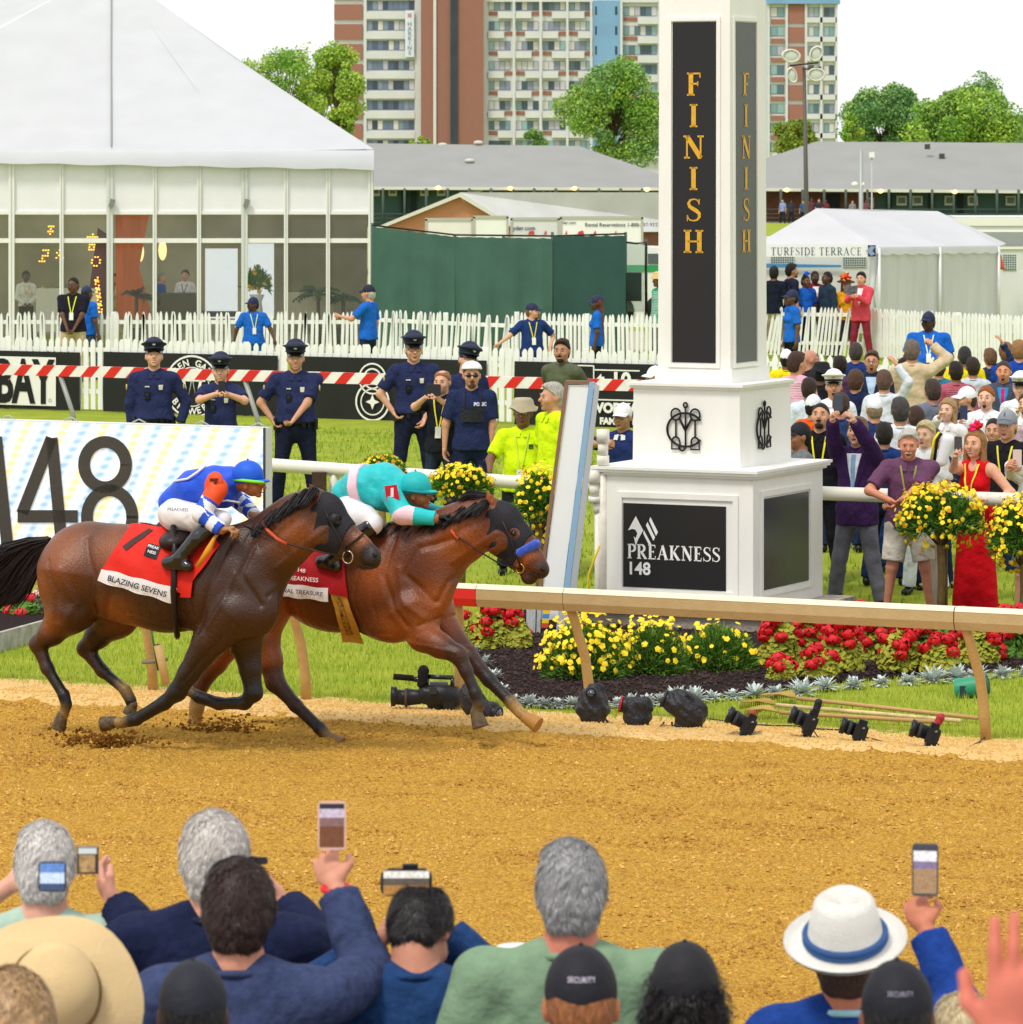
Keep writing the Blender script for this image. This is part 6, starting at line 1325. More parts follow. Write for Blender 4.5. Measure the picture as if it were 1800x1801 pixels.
J2 = dict(head=(733, 864), skin='a8673f', glove='16161c', cap='18b0b2', band='148084', silk='1fbcc0', sleeve=('1fbcc0', 'eac9d2'), pattern='band',
 back=[(610, 868, 26, 0), (640, 856, 35, 0), (675, 850, 34, 0), (700, 856, 25, 0)], neck=[(700, 860, 15, 0), (722, 868, 14, 0)], chest=(682, 872, 36, 30),
 seat=[(600, 890, 26, 0), (620, 892, 28, 0)], thigh=[(612, 898, 26, -.13), (640, 912, 22, -.2), (656, 922, 18, -.23)], shin=[(650, 928, 16, -.25), (612, 958, 13, -.3), (580, 985, 11, -.31)],
 foot=[(578, 988, 12, -.31), (566, 988, 10, -.31), (592, 996, 10, -.31)], arm=[(690, 872, 18, -.19), (708, 905, 16, -.24), (766, 912, 11, -.16)], farm=[(705, 876, 17, .19), (745, 895, 13, .2), (775, 902, 10, .1)], hand=(768, 912, -.14, 796, 905), fhand=(774, 903, .08, 798, 900))
jk2, LJ2, _b2 = jockey('jockey in turquoise silks with pink bands crouched low on the racehorse nearer the rail', 30.35, 660, J2)
v, q = sdf_mesh([Cap(LJ2(632, 857, 0), LJ2(648, 855, 0), .170, .170, k=.01, sy=1.12, fa=True, fb=True)], .008, .002, 20); t_ = MB(); t_.add(v, q, mat('ebc9d3', rough=.6, bump=.5, bscale=9), True); t_.build('silk_band', jk2)
t_ = MB(); t_.add([LJ2(a, b, -.275) for a, b in ((676, 855), (698, 852), (703, 877), (680, 880))]+[LJ2(a, b, -.245) for a, b in ((676, 855), (698, 852), (703, 877), (680, 880))], [[3, 2, 1, 0], [0, 1, 5, 4], [1, 2, 6, 5], [2, 3, 7, 6], [3, 0, 4, 7]], mat('c81428', rough=.6)); t_.build('arm_badge', jk2)
t_ = MB(); t_.add([LJ2(690+a, 866-b-a*.1, -.279) for a, b in ((-2.5, -8), (2.5, -8), (2.5, 8), (-2.5, 8))], [[0, 1, 2, 3]], mat('f0e6e6', rough=.6)); t_.build('arm_number', jk2)
# ================================================================ big white marquee with glass front
TW = translucent(mat('dcdde2', rough=.6, noise=.05, nscale=1.2, bump=.5, bscale=1.2), .3)
ALU = mat('c4c6c4', rough=.4, metal=.35)
sT = 86.0; DT = F/sT
tent = thing('marquee', 'big white marquee with a peaked roof and a tall glazed front', 'marquee', None, ((200-900)/sT, DT, 0)); oT = np.array(tent.location)
def tp(px, py, d=0.0): return W(px, py, F/(DT+d))-oT
# roof: apex, then eave points; faces subdivided with a gentle sag
apex = W(196, -60, F/(DT+9))-oT
eave = [(-420, 262, 0), (-120, 268, 0), (196, 268, 0), (430, 266, 0), (658, 262, 0), (640, 252, 18)]
ridge_l = W(-420, 235, F/(DT+18))-oT
mb = MB()
def sheet(A, B, C, sag, n=10):
 V = []; ix = {}
 for i in range(n+1):
  for j in range(n+1-i):
   a, b = i/n, j/n; p = A*(1-a-b)+B*a+C*b; s_ = (a+b)*(1-a-b)*4; p = p+np.array([0, .25*math.sin(a*9+b*4)*.1, -sag*s_]); ix[(i, j)] = len(V); V.append(p)
 f = []
 for i in range(n):
  for j in range(n-i):
   f.append([ix[(i, j)], ix[(i+1, j)], ix[(i, j+1)]])
   if j < n-i-1: f.append([ix[(i+1, j)], ix[(i+1, j+1)], ix[(i, j+1)]])
 mb.add(V, f, TW, True)
E_ = [tp(a, b, c) for a, b, c in eave]
for a, b in zip(E_[:-1], E_[1:]): sheet(apex, a, b, .10)
ridge_l[2] = (HC-(30-HZ)/(F/(DT+12))) ; sheet(apex, W(-700, 180, F/(DT+9))-oT, E_[0], .05)
mb.build('roof', tent)
mb = MB(); mb.tube([tp(197, 285, -.02)]+[apex*(1-t)+tp(196, 268, -.03)*t+[0, -.02, .012-.10*4*t*(1-t)] for t in np.linspace(.96, 0, 24)], .018, mat('8f938f', rough=.6), 5)
mb.build('seam', tent)
# fascia band below the eave
mb = MB(); fx = np.linspace(-420, 658, 40)
V = []
for px in fx:
 yb = 285+ (px+100)/750*13+1.2*math.sin(px*.05); V += [tp(px, 264, -.03), tp(px, 276, -.16), tp(px, yb, -.20)]
V = np.array(V); n = len(fx); idx = np.arange(3*n).reshape(n, 3); f = np.stack([idx[:-1, :-1], idx[:-1, 1:], idx[1:, 1:], idx[1:, :-1]], -1).reshape(-1, 4); mb.add(V, f, TW, True); mb.add(V+[0, .03, 0], f[:, ::-1], TW, True); mb.build('eave_band', tent)
GLS = mat('b9c4bf', rough=.03, spec=.5, alpha=.10)
xs = [-380, -300, -225, -140, -60, 20, 108, 193, 272, 350, 430, 503, 577, 652]
UPP = mat('eceaee', rough=.5, noise=.04, nscale=2)
for i, (a, b) in enumerate(zip(xs[:-1], xs[1:])):
 mb = MB(); mb.prism([tp(a+3, 372, .02), tp(b-3, 372, .02), tp(b-3, 283, .02), tp(a+3, 283, .02)], [0, .02, 0], UPP); mb.build('solid_panel', tent)
 mb = MB()
 for y0, y1 in ((420, 376), (640, 426)): mb.add([tp(a+3, y0, .05), tp(b-3, y0, .05), tp(b-3, y1, .05), tp(a+3, y1, .05)], [[0, 1, 2, 3]], GLS)
 mb.build('glass', tent)
mb = MB()
for y0, y1 in ((371, 377), (419, 427), (632, 640)): mb.prism([tp(-380, y1, -.01), tp(652, y1, -.01), tp(652, y0, -.01), tp(-380, y0, -.01)], [0, .06, 0], WS)
mb.build('transom', tent)
for i, px in enumerate(xs):
 w = {193: 5.5, 430: 5.5, 20: 5, 652: 4}.get(px, 3.4); mb = MB(); mb.prism([tp(px-w, 640, -.05), tp(px+w, 640, -.05), tp(px+w, 284, -.05), tp(px-w, 284, -.05)], [0, .09, 0], WS if px not in (193, 430) else mat('d5d7d4', rough=.4))
 mb.prism([tp(px-.8, 640, -.06), tp(px+.8, 640, -.06), tp(px+.8, 284, -.06), tp(px-.8, 284, -.06)], [0, .01, 0], ALU); mb.build('mullion', tent)
mb = MB();
for px in (197, 434): mb.box(tp(px, 357, -.1), (.10, .1, .16), mat('8d8f88', metal=.6, rough=.4), roty(.3))
mb.build('bracket', tent)
mb = MB(); mb.prism([tp(655, 640, 0), tp(655, 640, 16), tp(655, 262, 16), tp(655, 262, 0)], [.03, 0, 0], TW); mb.build('side_wall', tent)
# inside of the marquee
mb = MB(); mb.prism([tp(-400, 640, 9), tp(646, 640, 9), tp(646, 262, 9), tp(-400, 240, 9)], [0, .05, 0], mat('d2c6a8', rough=.8, noise=.9, nscale=.35, second='7d7458')); mb.build('back_wall', tent)  # blotches in the wall colour imitate reflections on the glass in front
mb = MB(); mb.box(np.array([-1, DT+4.5, .02])-oT*[1, 1, 0], (14, 9, .04), mat('b0a690', rough=.7)); mb.build('floor', tent)
mb = MB(); ORG = mat('d8682e', rough=.8, noise=.2, nscale=3, bump=1, bscale=3, stretch=(3, 3, .3)); mb.add([tp(a, b, d) for a, b, d in ((205, 560, 3), (268, 560, 3), (245, 470, 3), (262, 378, 3), (203, 378, 3))], [[0, 1, 2, 3, 4]], ORG); mb.add([tp(a, b, 3.4) for a, b in ((150, 560), (200, 560), (200, 420), (172, 400))], [[0, 1, 2, 3]], mat('6a2f3a', rough=.8)); mb.build('drape', tent)
mb = MB(); PW = mat('e6eef0', rough=.5, noise=.05, emit=.45)  # bright white panels, their glow put into the material
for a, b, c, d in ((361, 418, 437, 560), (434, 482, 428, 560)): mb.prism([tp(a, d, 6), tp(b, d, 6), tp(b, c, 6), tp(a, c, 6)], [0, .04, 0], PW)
mb.build('glowing_panel', tent)
mb = MB()
for px, py in ((238, 438), (286, 440), (246, 443)): mb.ell(tp(px, py, 5), (.09, .05, .22), mat('f2d68a', rough=.5, emit=1.2))
mb.build('wall_lamp', tent)
mb = MB(); mb.box(tp(120, 545, 3), (1.3, .6, .9), mat('d9d4c8', rough=.7)); mb.box(tp(310, 540, 3.2), (.9, .6, .6), mat('5a4d3c', rough=.7)); mb.box(tp(400, 552, 2.5), (1.3, .6, .1), mat('3a3a3a', rough=.7)); mb.box(tp(545, 540, 3), (1.0, .6, .6), mat('c9c0a6', rough=.7)); mb.build('counter', tent)
LED_REFL = mat('ffb128', rough=.4, emit=2.2)
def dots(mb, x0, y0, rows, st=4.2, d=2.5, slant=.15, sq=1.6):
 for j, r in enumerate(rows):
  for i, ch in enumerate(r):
   if ch == '#': mb.box(tp(x0+i*st-j*st*slant, y0+j*st*1.1, d), (sq*.02, .01, sq*.017), LED_REFL)
led_refl = thing('led_reflection', 'amber dot-matrix figures mirrored in the marquee glass, built as glowing dots behind it', 'reflection', None, (0, 0, 0)); mb = MB()  # amber reflections seen in the glass, made as glowing dots inside the tent
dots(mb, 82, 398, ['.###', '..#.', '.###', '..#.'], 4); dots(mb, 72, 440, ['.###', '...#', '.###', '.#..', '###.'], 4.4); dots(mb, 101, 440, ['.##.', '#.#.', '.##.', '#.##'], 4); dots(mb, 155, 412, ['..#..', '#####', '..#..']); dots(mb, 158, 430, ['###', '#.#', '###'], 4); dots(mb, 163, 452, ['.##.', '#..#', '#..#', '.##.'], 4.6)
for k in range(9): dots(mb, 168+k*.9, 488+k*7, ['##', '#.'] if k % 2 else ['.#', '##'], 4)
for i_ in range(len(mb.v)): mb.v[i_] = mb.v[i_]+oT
mb.build('figures', led_refl)
# ================================================================ foliage
def leaf_crown(mb, blobs_, n, size, m, seed, squash=.9):
 rs = np.random.default_rng(seed); vol = np.array([b[3]**2 for b in blobs_]); pick = rs.choice(len(blobs_), n, p=vol/vol.sum()); B = np.array(blobs_)
 d = rs.normal(size=(n, 3)); d /= np.linalg.norm(d, axis=1)[:, None]; r = rs.random(n)**.42; P = B[pick, :3]+d*(B[pick, 3]*r)[:, None]*[1, 1, squash]
 keep = rs.random(n) < np.clip(fbm(P[:, 0]/size*.18+P[:, 1]*.3, P[:, 2]/size*.22, 3, seed)*3-.75, .12, 1); P = P[keep]; n = len(P)
 a = rs.normal(size=(n, 3)); a /= np.linalg.norm(a, axis=1)[:, None]; b = np.cross(a, rs.normal(size=(n, 3))); b /= np.linalg.norm(b, axis=1)[:, None]; s = (size*rs.uniform(.5, 1.2, n))[:, None]
 V = np.stack([P-a*s*.5, P+b*s*.32, P+a*s*.5, P-b*s*.32], 1).reshape(-1, 3); mb.add(V, np.arange(4*n).reshape(n, 4), m, False)
def leafmat(c, c2): return mat(c, rough=.65, noise=.9, nscale=.35, second=c2, spec=.25)
LED_ = 0
def tree(label, px, ytop, ybase, wpx, s, cols, seed, n=9000, ls=.45, nb=22, thin=1.0, zg=-4.6, group='trees beyond the barns', side=0):
 X = (px-900)/s; D = F/s; zt = HC-(ytop-HZ)/s; zb = HC-(ybase-HZ)/s; wd = wpx/s; t = thing('tree', label, 'tree', group, (X, D, zg)); rs = np.random.default_rng(seed)
 H_ = zt-zg; bark = mat('5a4a3a', rough=.9, noise=.4, nscale=4); mb = MB(); r0 = .035*H_*.6
 cz = (zt+zb)/2-zg; ch_ = (zt-zb)/2
 mb.tube([(0, 0, 0), (.1, 0, cz*.5), (0, 0, cz)], [r0, r0*.8, r0*.5], bark, 8); ends = []
 bl = []
 for i in range(nb):
  a = rs.uniform(0, 2*np.pi); e = rs.uniform(-.9, 1.0); rr = math.sqrt(max(.05, 1-e*e))*rs.uniform(.35, .85); c = (math.cos(a)*rr*wd/2+side*wd*.2*e, math.sin(a)*rr*wd/2*.7, cz+e*ch_*.82); br_ = wd*rs.uniform(.07, .21)*thin
  br_ = min(br_, ch_*.5); bl.append((*c, br_)); ends.append(c)
 for e in ends: mb.tube([(0, 0, cz*.55+.1*e[2]), (e[0]*.45, e[1]*.45, (cz*.6+e[2])/2), e], [r0*.35, r0*.2, r0*.05], bark, 5)
 mb.build('trunk', t)
 mb = MB(); k = len(cols)
 for i, (c1, c2) in enumerate(cols): leaf_crown(mb, bl[i::k] if i else bl, n//k, ls, leafmat(c1, c2), seed+i)
 mb.build('crown', t); return t
G1 = [('93b83f', 'b4cc55'), ('6f9c3c', '8ab24a'), ('bfd05e', 'a0bd4e')]
G2 = [('6f9a54', '8ab068'), ('5c8a50', '769e5c'), ('9cba62', '80a658')]
tree('round light green tree in front of the tower block, beside the finish post', 1078, 104, 300, 190, 16, [G1[0], G1[1], G2[2], G2[0]], 31, 42000, .40, 46, 1.1)
tree('fuller green tree right of the airy one, rising behind the marquee roof', 596, 70, 255, 105, 17, G1, 32, 20000, .36, 30, 1.3)
tree('airy tree with sky showing through its branches behind the marquee roof', 495, 62, 235, 200, 17, G1, 33, 15000, .34, 46, .8, side=.3)
tree('ragged light tree filling the gap between the airy tree and the fuller one', 556, 84, 250, 120, 16.6, G1, 42, 11000, .36, 34, .9)
tree('small dark tree peeping over the long barn ridge', 943, 230, 262, 42, 16, G2, 34, 2500, .4, 8, 1.2)
tree('small bush top over the long barn ridge near the brick shaft', 735, 240, 258, 60, 16, G1, 35, 1800, .35, 8)
tree('yellow green tree between the finish post and the lamp pole', 1400, 214, 280, 110, 17, [('8a9c3a', 'a9ac4a'), ('6d8a34', '8aa040')], 36, 9000, .42, 18, 1.2)
tree('dark green tree left in the group right of the tower block', 1560, 156, 280, 190, 15, G2, 37, 34000, .42, 44, 1.0)
tree('tall feathery tree standing highest behind the right barn', 1720, 123, 250, 130, 13, G2, 38, 15000, .42, 34, .85)
tree('broad bright green tree over the right barn roof', 1695, 163, 285, 240, 15.5, [G1[0], G2[2], G1[1]], 39, 44000, .42, 50, 1.0)
tree('low green tree joining the tower block and the dark tree', 1500, 195, 262, 60, 16, G1, 40, 5000, .42, 12, 1.2)
tree('green tree cut by the edge of the view at the right', 1815, 180, 280, 90, 15, G2, 41, 9000, .45, 18, 1.1)
# ================================================================ tower block of flats
sB = 12.0; DB = F/sB
blk = thing('apartment_building', 'tall brick and white apartment block with rows of windows and a blue strip', 'building', None, ((1000-900)/sB, DB, -4.6)); oB = np.array(blk.location)
def bp_(px, py, d=0.0): return np.array([(px-900)/sB, DB+d, HC-(py-HZ)/sB])-oB
def bbox(mb, x0, x1, y0, y1, d0, d1, m): mb.prism([bp_(x0, y1, d0), bp_(x1, y1, d0), bp_(x1, y0, d0), bp_(x0, y0, d0)], [0, d1-d0, 0], m)
BRK = mat('9a6c60', rough=.9, noise=.18, nscale=.9, second='8a5c50', bump=.6, bscale=6); CON = mat('d6d6d8', rough=.8, noise=.06, nscale=.4)
BR2 = mat('a07062', rough=.9, noise=.12, nscale=.6, second='906054'); BLU = mat('7fa8cf', rough=.7, noise=.1, nscale=.3); DRK = mat('35414e', rough=.6, noise=.2, nscale=.5)
yb = 345
mb = MB(); bbox(mb, 588, 742, -70, yb, 0, 18, CON); bbox(mb, 857, 1165, 3, yb, 0, 18, CON); bbox(mb, 1165, 1475, 3, yb, 1.5, 18, CON); mb.build('wall', blk)
mb = MB(); bbox(mb, 742, 851, -70, yb, -2.5, 16, BRK); mb.build('brick_shaft', blk)
mb = MB(); bbox(mb, 763, 768, -70, yb, -2.8, -2.51, CON); bbox(mb, 851, 857, -70, yb, -1, 0.01, CON); bbox(mb, 640, 645, -70, yb, -.4, -.01, CON); bbox(mb, 730, 741, -70, yb, -.4, -.01, CON); mb.build('white_strip', blk)
mb = MB(); bbox(mb, 793, 805, -70, yb, -2.9, -2.51, DRK); mb.build('dark_slot', blk)
mb = MB(); bbox(mb, 1043, 1091, 0, yb, -.8, -.01, BLU);
for y in range(8, 250, 35): bbox(mb, 1047, 1050, y+3, y+18, -.83, -.81, DRK); bbox(mb, 1082, 1086, y+3, y+18, -.83, -.81, DRK)
mb.build('blue_panel', blk)
mb = MB(); bbox(mb, 1350, 1479, -4, 6, .6, 17, BLU); bbox(mb, 1091, 1168, -2, 4, -.6, 3, CON); bbox(mb, 857, 1043, -3, 3, -.8, 4, CON); mb.build('roof_edge', blk)
mb = MB()
for y in range(-63, 250, 35): bbox(mb, 588, 638, y, y+27, -.3, -.01, BR2)
mb.build('brick_panel', blk)
mb = MB(); bbox(mb, 1388, 1417, 6, 13, 1.2, 1.49, BR2)
for y in range(13, 250, 34): bbox(mb, 1388, 1417, y, y+27, 1.2, 1.49, BR2); bbox(mb, 1358, 1381, y+20, y+28, 1.2, 1.49, BR2)
mb.build('brick_panel', blk)
rsb = np.random.default_rng(50)
FRM = mat('6a7078', rough=.5); GLB = [mat(c, rough=.2, spec=.6, noise=.2, nscale=.7) for c in ('3a465a', '52607a', '6a7a94', '7d8aa0', 'a8aeb6')]; CUR = [mat(c, rough=.7) for c in ('c8c6c8', 'b6b3bc', 'd4cfc8', '8a92a4')]; GRN = [mat(c, rough=.2, spec=.6) for c in ('58707a', '7d9ba0', '8fb0ae', '3f545e')]
def window(x0, x1, y0, y1, n, kind, d=0.0):
 mb = MB(); bbox(mb, x0, x1, y0, y1, d-.06, d-.01, FRM); o = mb.build('window', blk); p = MB(); w = (x1-x0)/n
 for i in range(n):
  m = (GLB if kind == 'b' else GRN)[rsb.integers(4)] if (kind == 'b' and rsb.random() < .75) or (kind != 'b' and rsb.random() < (.75 if kind == 'g' else .3)) else CUR[rsb.integers(4)]
  bbox(p, x0+i*w+.5, x0+(i+1)*w-.5, y0+.8, y1-.8, d-.10, d-.061, m)
 p.build('pane', o)
for y in range(-70, 250, 35): window(646, 729 if not 20 < y < 90 else 712, y+1, y+18, 9 if not 20 < y < 90 else 7, 'b')
bal = MB(); brk = MB()
for k, y in enumerate(range(-2, 250, 35)):
 for j, x0 in enumerate((860, 908, 955, 1001)):
  window(x0, x0+38+(2 if j > 0 else 0), y+4, y+20, 4, 'g' if k > 5 else 'c')
  flip = (j+k) % 2; bbox(brk, x0 if not flip else x0+28, x0+15 if not flip else x0+42, y+22, y+29, -.12, -.01, BR2); bbox(bal, x0+16 if not flip else x0-1, x0+42 if not flip else x0+27, y+22, y+34, -.8, -.121, CON)
for k, y in enumerate(range(9, 250, 34)):
 window(1097, 1156, y+2, y+19, 6, 'g'); bbox(brk, 1097, 1121, y+21, y+28, -.12, -.01, BR2); bbox(bal, 1122, 1158, y+21, y+33, -.8, -.01, CON)
 window(1356, 1381, y+3, y+20, 2, 'g', 1.5); window(1424, 1442, y+3, y+20, 2, 'g', 1.5); window(1451, 1469, y+3, y+20, 2, 'g', 1.5)
for x in (904, 951, 998, 1040, 1093, 1160): bbox(bal, x-2, x+2, 2, yb, -1.0, -.81, CON)
for x in (1353, 1385, 1419, 1446, 1473): bbox(bal, x-2, x+2, 6, yb, 1.0, 1.19, CON)
for y in range(6, 250, 34): bbox(bal, 1421, 1473, y+24, y+33, 1.0, 1.49, CON)
for y in range(-52, 250, 35): bbox(bal, 645, 730, y+3, y+15, -.5, -.011, CON)
for M_, nm in ((bal, 'spandrel'), (brk, 'brick_infill')):
 for i in range(len(M_.v)):
  mb = MB(); n_ = 1
  for v_, (k_, f_), mm_ in zip(M_.v[i:i+n_], M_.f[i:i+n_], M_.m[i:i+n_]): b0 = min(min(q) for q in f_); mb.add(v_, [[a-b0 for a in q] for q in f_], M_.mats[0])
  mb.build(nm, blk)
mb = MB(); bbox(mb, 713, 729, 18, 100, -.9, -.8, mat('dfe6f2', rough=.7)); mb.build('banner', blk)
mb = MB()
for i, ch in enumerate('HARKINS'):
 v, f = text_mesh(ch, .85, .02); mb.add([bp_(721, 42+i*8.4, -.95)+np.array([x, 0, y]) for x, y in v], f, mat('8e96b4', rough=.7))
v, f = text_mesh('IE', .8, .02); mb.add([bp_(721, 27, -.95)+np.array([x, 0, y]) for x, y in v], f, mat('d86a6a', rough=.7)); mb.build('banner_lettering', blk)
# ================================================================ barns
ROOF = mat('969694', rough=.9, noise=.3, nscale=.5, second='84847f', bump=.6, bscale=3); EAV = mat('d9d6cc', rough=.7); GRNW = mat('4d6a60', rough=.85, noise=.25, nscale=.7, second='5d7a6d'); BRW = mat('8a5a4a', rough=.9, noise=.25, nscale=1.5); DARKI = mat('2a3334', rough=.9)
def barn(label, s, ridge, eaves, ywall, xw, lamps, walls, wins, railc, doors=()):
 D = F/s; X0 = (xw[0]+xw[1])/2; t = thing('barn', label, 'barn', None, ((X0-900)/s, D, -4.6)); o = np.array(t.location); q = lambda px, py, d=0.0: np.array([(px-900)/s, D+d, HC-(py-HZ)/s])-o
 mb = MB()
 for poly in ridge:
  P = [q(*p) for p in poly]; mb.add(P, [list(range(len(P)))], ROOF); mb.add([p-[0, 0, .15] for p in P], [list(range(len(P)))[::-1]], ROOF)
 mb.build('roof', t)
 mb = MB(); a, b = eaves; mb.prism([q(a[0], a[1]+5, -.1), q(b[0], b[1]+5, -.1), q(b[0], b[1], -.1), q(a[0], a[1], -.1)], [0, .3, 0], EAV); mb.build('eave', t)
 mb = MB()
 for x0, x1, m in walls: mb.prism([q(x0, ywall, 2.2), q(x1, ywall, 2.2), q(x1, a[1]+2, 2.2), q(x0, a[1]+2, 2.2)], [0, 8, 0], m)
 mb.build('wall', t)
 mb = MB(); mb.prism([q(xw[0], ywall, -.2), q(xw[1], ywall, -.2), q(xw[1], ywall-2, -.2), q(xw[0], ywall-2, -.2)], [0, 3, 0], mat('7d8078', rough=.9)); mb.build('balcony_floor', t)
 mb = MB()
 for yy in (ywall-24, ywall-16, ywall-9): mb.tube([q(xw[0], yy, -.1), q(xw[1], yy, -.1)], .035, railc, 4)
 for x in np.arange(xw[0], xw[1], 38): mb.tube([q(x, ywall, -.1), q(x, a[1]+3, -.1)], .09, railc, 5)
 mb.build('railing', t)
 mb = MB()
 for x0, y0 in lamps: mb.ell(q(x0, y0, -.25), (.17, .1, .13), mat('ffd27a', emit=2.5), nu=8, nv=6)
 mb.build('lamp', t)
 for x0, x1, y0, y1 in wins:
  w_ = MB(); w_.prism([q(x0, y1, 2.0), q(x1, y1, 2.0), q(x1, y0, 2.0), q(x0, y0, 2.0)], [0, .15, 0], mat('dcd6c4', rough=.7)); wo = w_.build('window', t); p_ = MB(); p_.prism([q(x0+3, y1-4, 1.9), q(x1-3, y1-4, 1.9), q(x1-3, y0+3, 1.9), q(x0+3, y0+3, 1.9)], [0, .09, 0], mat('66726a', rough=.3)); p_.build('pane', wo)
 for x0, x1, y0, y1 in doors:
  w_ = MB(); w_.prism([q(x0, y1, 1.9), q(x1, y1, 1.9), q(x1, y0, 1.9), q(x0, y0, 1.9)], [0, .25, 0], DARKI); w_.build('door', t)
 return t, q
DRL = mat('4a5650', rough=.6)
bl_, ql = barn('long grey roofed barn with an upper gallery and lamps, left of the finish post', 27, [[(560, 330), (1290, 332), (1290, 332, 9), (1022, 256, 9), (560, 251, 9)][0:2]+[(1230, 330, .1), (1022, 257, 9), (560, 251, 9)], [(1230, 331), (1225, 331, 14), (1022, 257, 9)]],
 ((560, 328), (1230, 330)), 400, (560, 1225), [(771, 330), (898, 331), (1011, 331), (1138, 333)], [(560, 1225, GRNW)], [(x, x+15, 333, 345) for x in (652, 682, 738, 768, 826, 955)], DRL, [(705, 714, 333, 398), (722, 732, 333, 398)])
br_, qr = barn('long grey hipped barn with brick end and green upper storey, right of the finish post', 27, [[(1300, 333), (1950, 336), (1950, 252, 9), (1452, 249, 9)], [(1452, 249, 9), (1240, 333, 14), (1300, 333)], [(1452, 249, 9), (1240, 333, 14), (1180, 333, 0), (1300, 333, 0)]],
 ((1250, 330), (1950, 336)), 392, (1260, 1950), [(1384, 334), (1549, 336), (1679, 337)], [(1260, 1545, BRW), (1545, 1950, GRNW)], [(x, x+18, 345, 362) for x in (1582, 1610, 1667, 1708, 1775)]+[(1528, 1542, 348, 366)], DRL, [(1566, 1574, 338, 390), (1639, 1647, 338, 390), (1690, 1700, 340, 388), (1459, 1481, 342, 366)])
for px, py, d in ((840, 251, 9), (775, 255, 9), (825, 283, 5)): mb = MB(); mb.ell(ql(px, py, d), (.34, .3, .15), mat('c6c4bc', rough=.6)); mb.build('roof_vent', bl_)
for px, py in ((1646, 258), (1713, 289), (1672, 275), (1765, 303)): mb = MB(); mb.box(qr(px, py, 6), (.35, .3, .35), mat('4a4640', rough=.6)); mb.build('roof_vent', br_)
# lower brick gabled barn
s2 = 36; D2 = F/s2; t2 = thing('barn', 'lower barn with a brick gable end and pale grey roof behind the trucks', 'barn', None, ((900-900)/s2, D2, -4.6)); o2 = np.array(t2.location)
q2 = lambda px, py, d=0.0: np.array([(px-900)/s2, D2+d, HC-(py-HZ)/s2])-o2
mb = MB(); mb.prism([q2(668, 560), q2(912, 560), q2(912, 404), q2(810, 343), q2(668, 400)], [0, .4, 0], mat('c58a6a', rough=.9, noise=.18, nscale=1.2, second='b0765a', bump=.5, bscale=9)); mb.build('gable_wall', t2)
mb = MB(); RF2 = mat('c4c4c0', rough=.9, noise=.1, nscale=.6)
mb.add([q2(808, 338, -.3), q2(925, 409, -.3), q2(1330, 415, 12), q2(1330, 343, 12)], [[0, 1, 2, 3]], RF2); mb.add([q2(808, 338, -.3), q2(655, 402, -.3), q2(700, 400, 12), q2(850, 339, 12)], [[3, 2, 1, 0]], RF2); mb.build('roof', t2)
mb = MB(); mb.prism([q2(655, 402, -.4), q2(655, 408, -.4), q2(809, 346, -.4), q2(925, 415, -.4), q2(925, 409, -.4), q2(809, 339, -.4)], [0, .2, 0], EAV); mb.build('verge_board', t2)
mb = MB(); mb.prism([q2(912, 560, .4), q2(1330, 560, 12), q2(1330, 412, 12), q2(912, 404, .4)], [0, .3, 0], BRW); mb.build('side_wall', t2)
# ================================================================ lorries behind the screen
def lorry(label, x0, x1, yt, s, col, writing=(), cab=False):
 D = F/s; t = thing('box_truck', label, 'truck', 'trucks parked behind the green screen', ((x0+x1-1800)/2/s, D, float(terrain(0, D)))); o = np.array(t.location); q = lambda px, py, d=0.0: np.array([(px-900)/s, D+d, HC-(py-HZ)/s])-o
 zb = terrain(0, D)+.9; yb_ = HZ+(HC-zb)*s; m = mat(col, rough=.35, noise=.04, nscale=1, coat=.3); mb = MB(); mb.prism([q(x0, yb_), q(x1, yb_), q(x1, yt), q(x0, yt)], [0, 2.5, 0], m); mb.build('cargo_box', t)
 mb = MB(); e = mat('bdbab0', rough=.5, metal=.3)
 for a, b, c, d in ((x0-1, x1+1, yt-2, yt+3), (x0-1, x0+3, yt, yb_), (x1-3, x1+1, yt, yb_)): mb.prism([q(a, d, -.04), q(b, d, -.04), q(b, c, -.04), q(a, c, -.04)], [0, .035, 0], e)
 mb.build('frame', t)
 for fr in (.15, .8):
  w = MB(); c = q(x0+(x1-x0)*fr, yb_, .3); c[2] = .48; w.tube([c, c+[0, .3, 0]], .48, mat('1a1a1c', rough=.8), 18); w.tube([c-[0, .01, 0], c], .25, e, 12); w.build('wheel', t)
 w = MB(); w.box(q(x0-14 if cab else x1+12, yb_-20, 1.2), (.9, 2.1, 1.6), m); w.build('cab', t)
 for tx, px, py, sz, c in writing:
  v, f = text_mesh(tx, sz, .003); w = MB(); w.add([q(px, py, -.03)+np.array([a, 0, b]) for a, b in v], f, mat(c, rough=.5)); w.build('lettering', t)
 if 'swoosh' in label or writing:
  w = MB()
  for px, wd_ in ((x0+30, 12), (x0+58, 5), (x0+95, 4)): w.prism([q(px, 412, -.035), q(px+wd_, 412, -.035), q(px+wd_*.8, 405, -.035), q(px+2, 407, -.035)], [0, .01, 0], mat('d83a3a', rough=.5))
  w.build('stripe', t)
lorry('cream box truck at the left, under the brick gable', 749, 832, 385, 46, 'ece8de', cab=True)
lorry('plain white truck body with a mirror, second from the brick gable', 833, 894, 381, 48, 'f2f1ee')
lorry('pale grey truck lettered in blue small type, between two white ones', 899, 984, 384, 47, 'dcdcda', (('Ryder.com', 919, 402, .22, '3a4a5a'),))
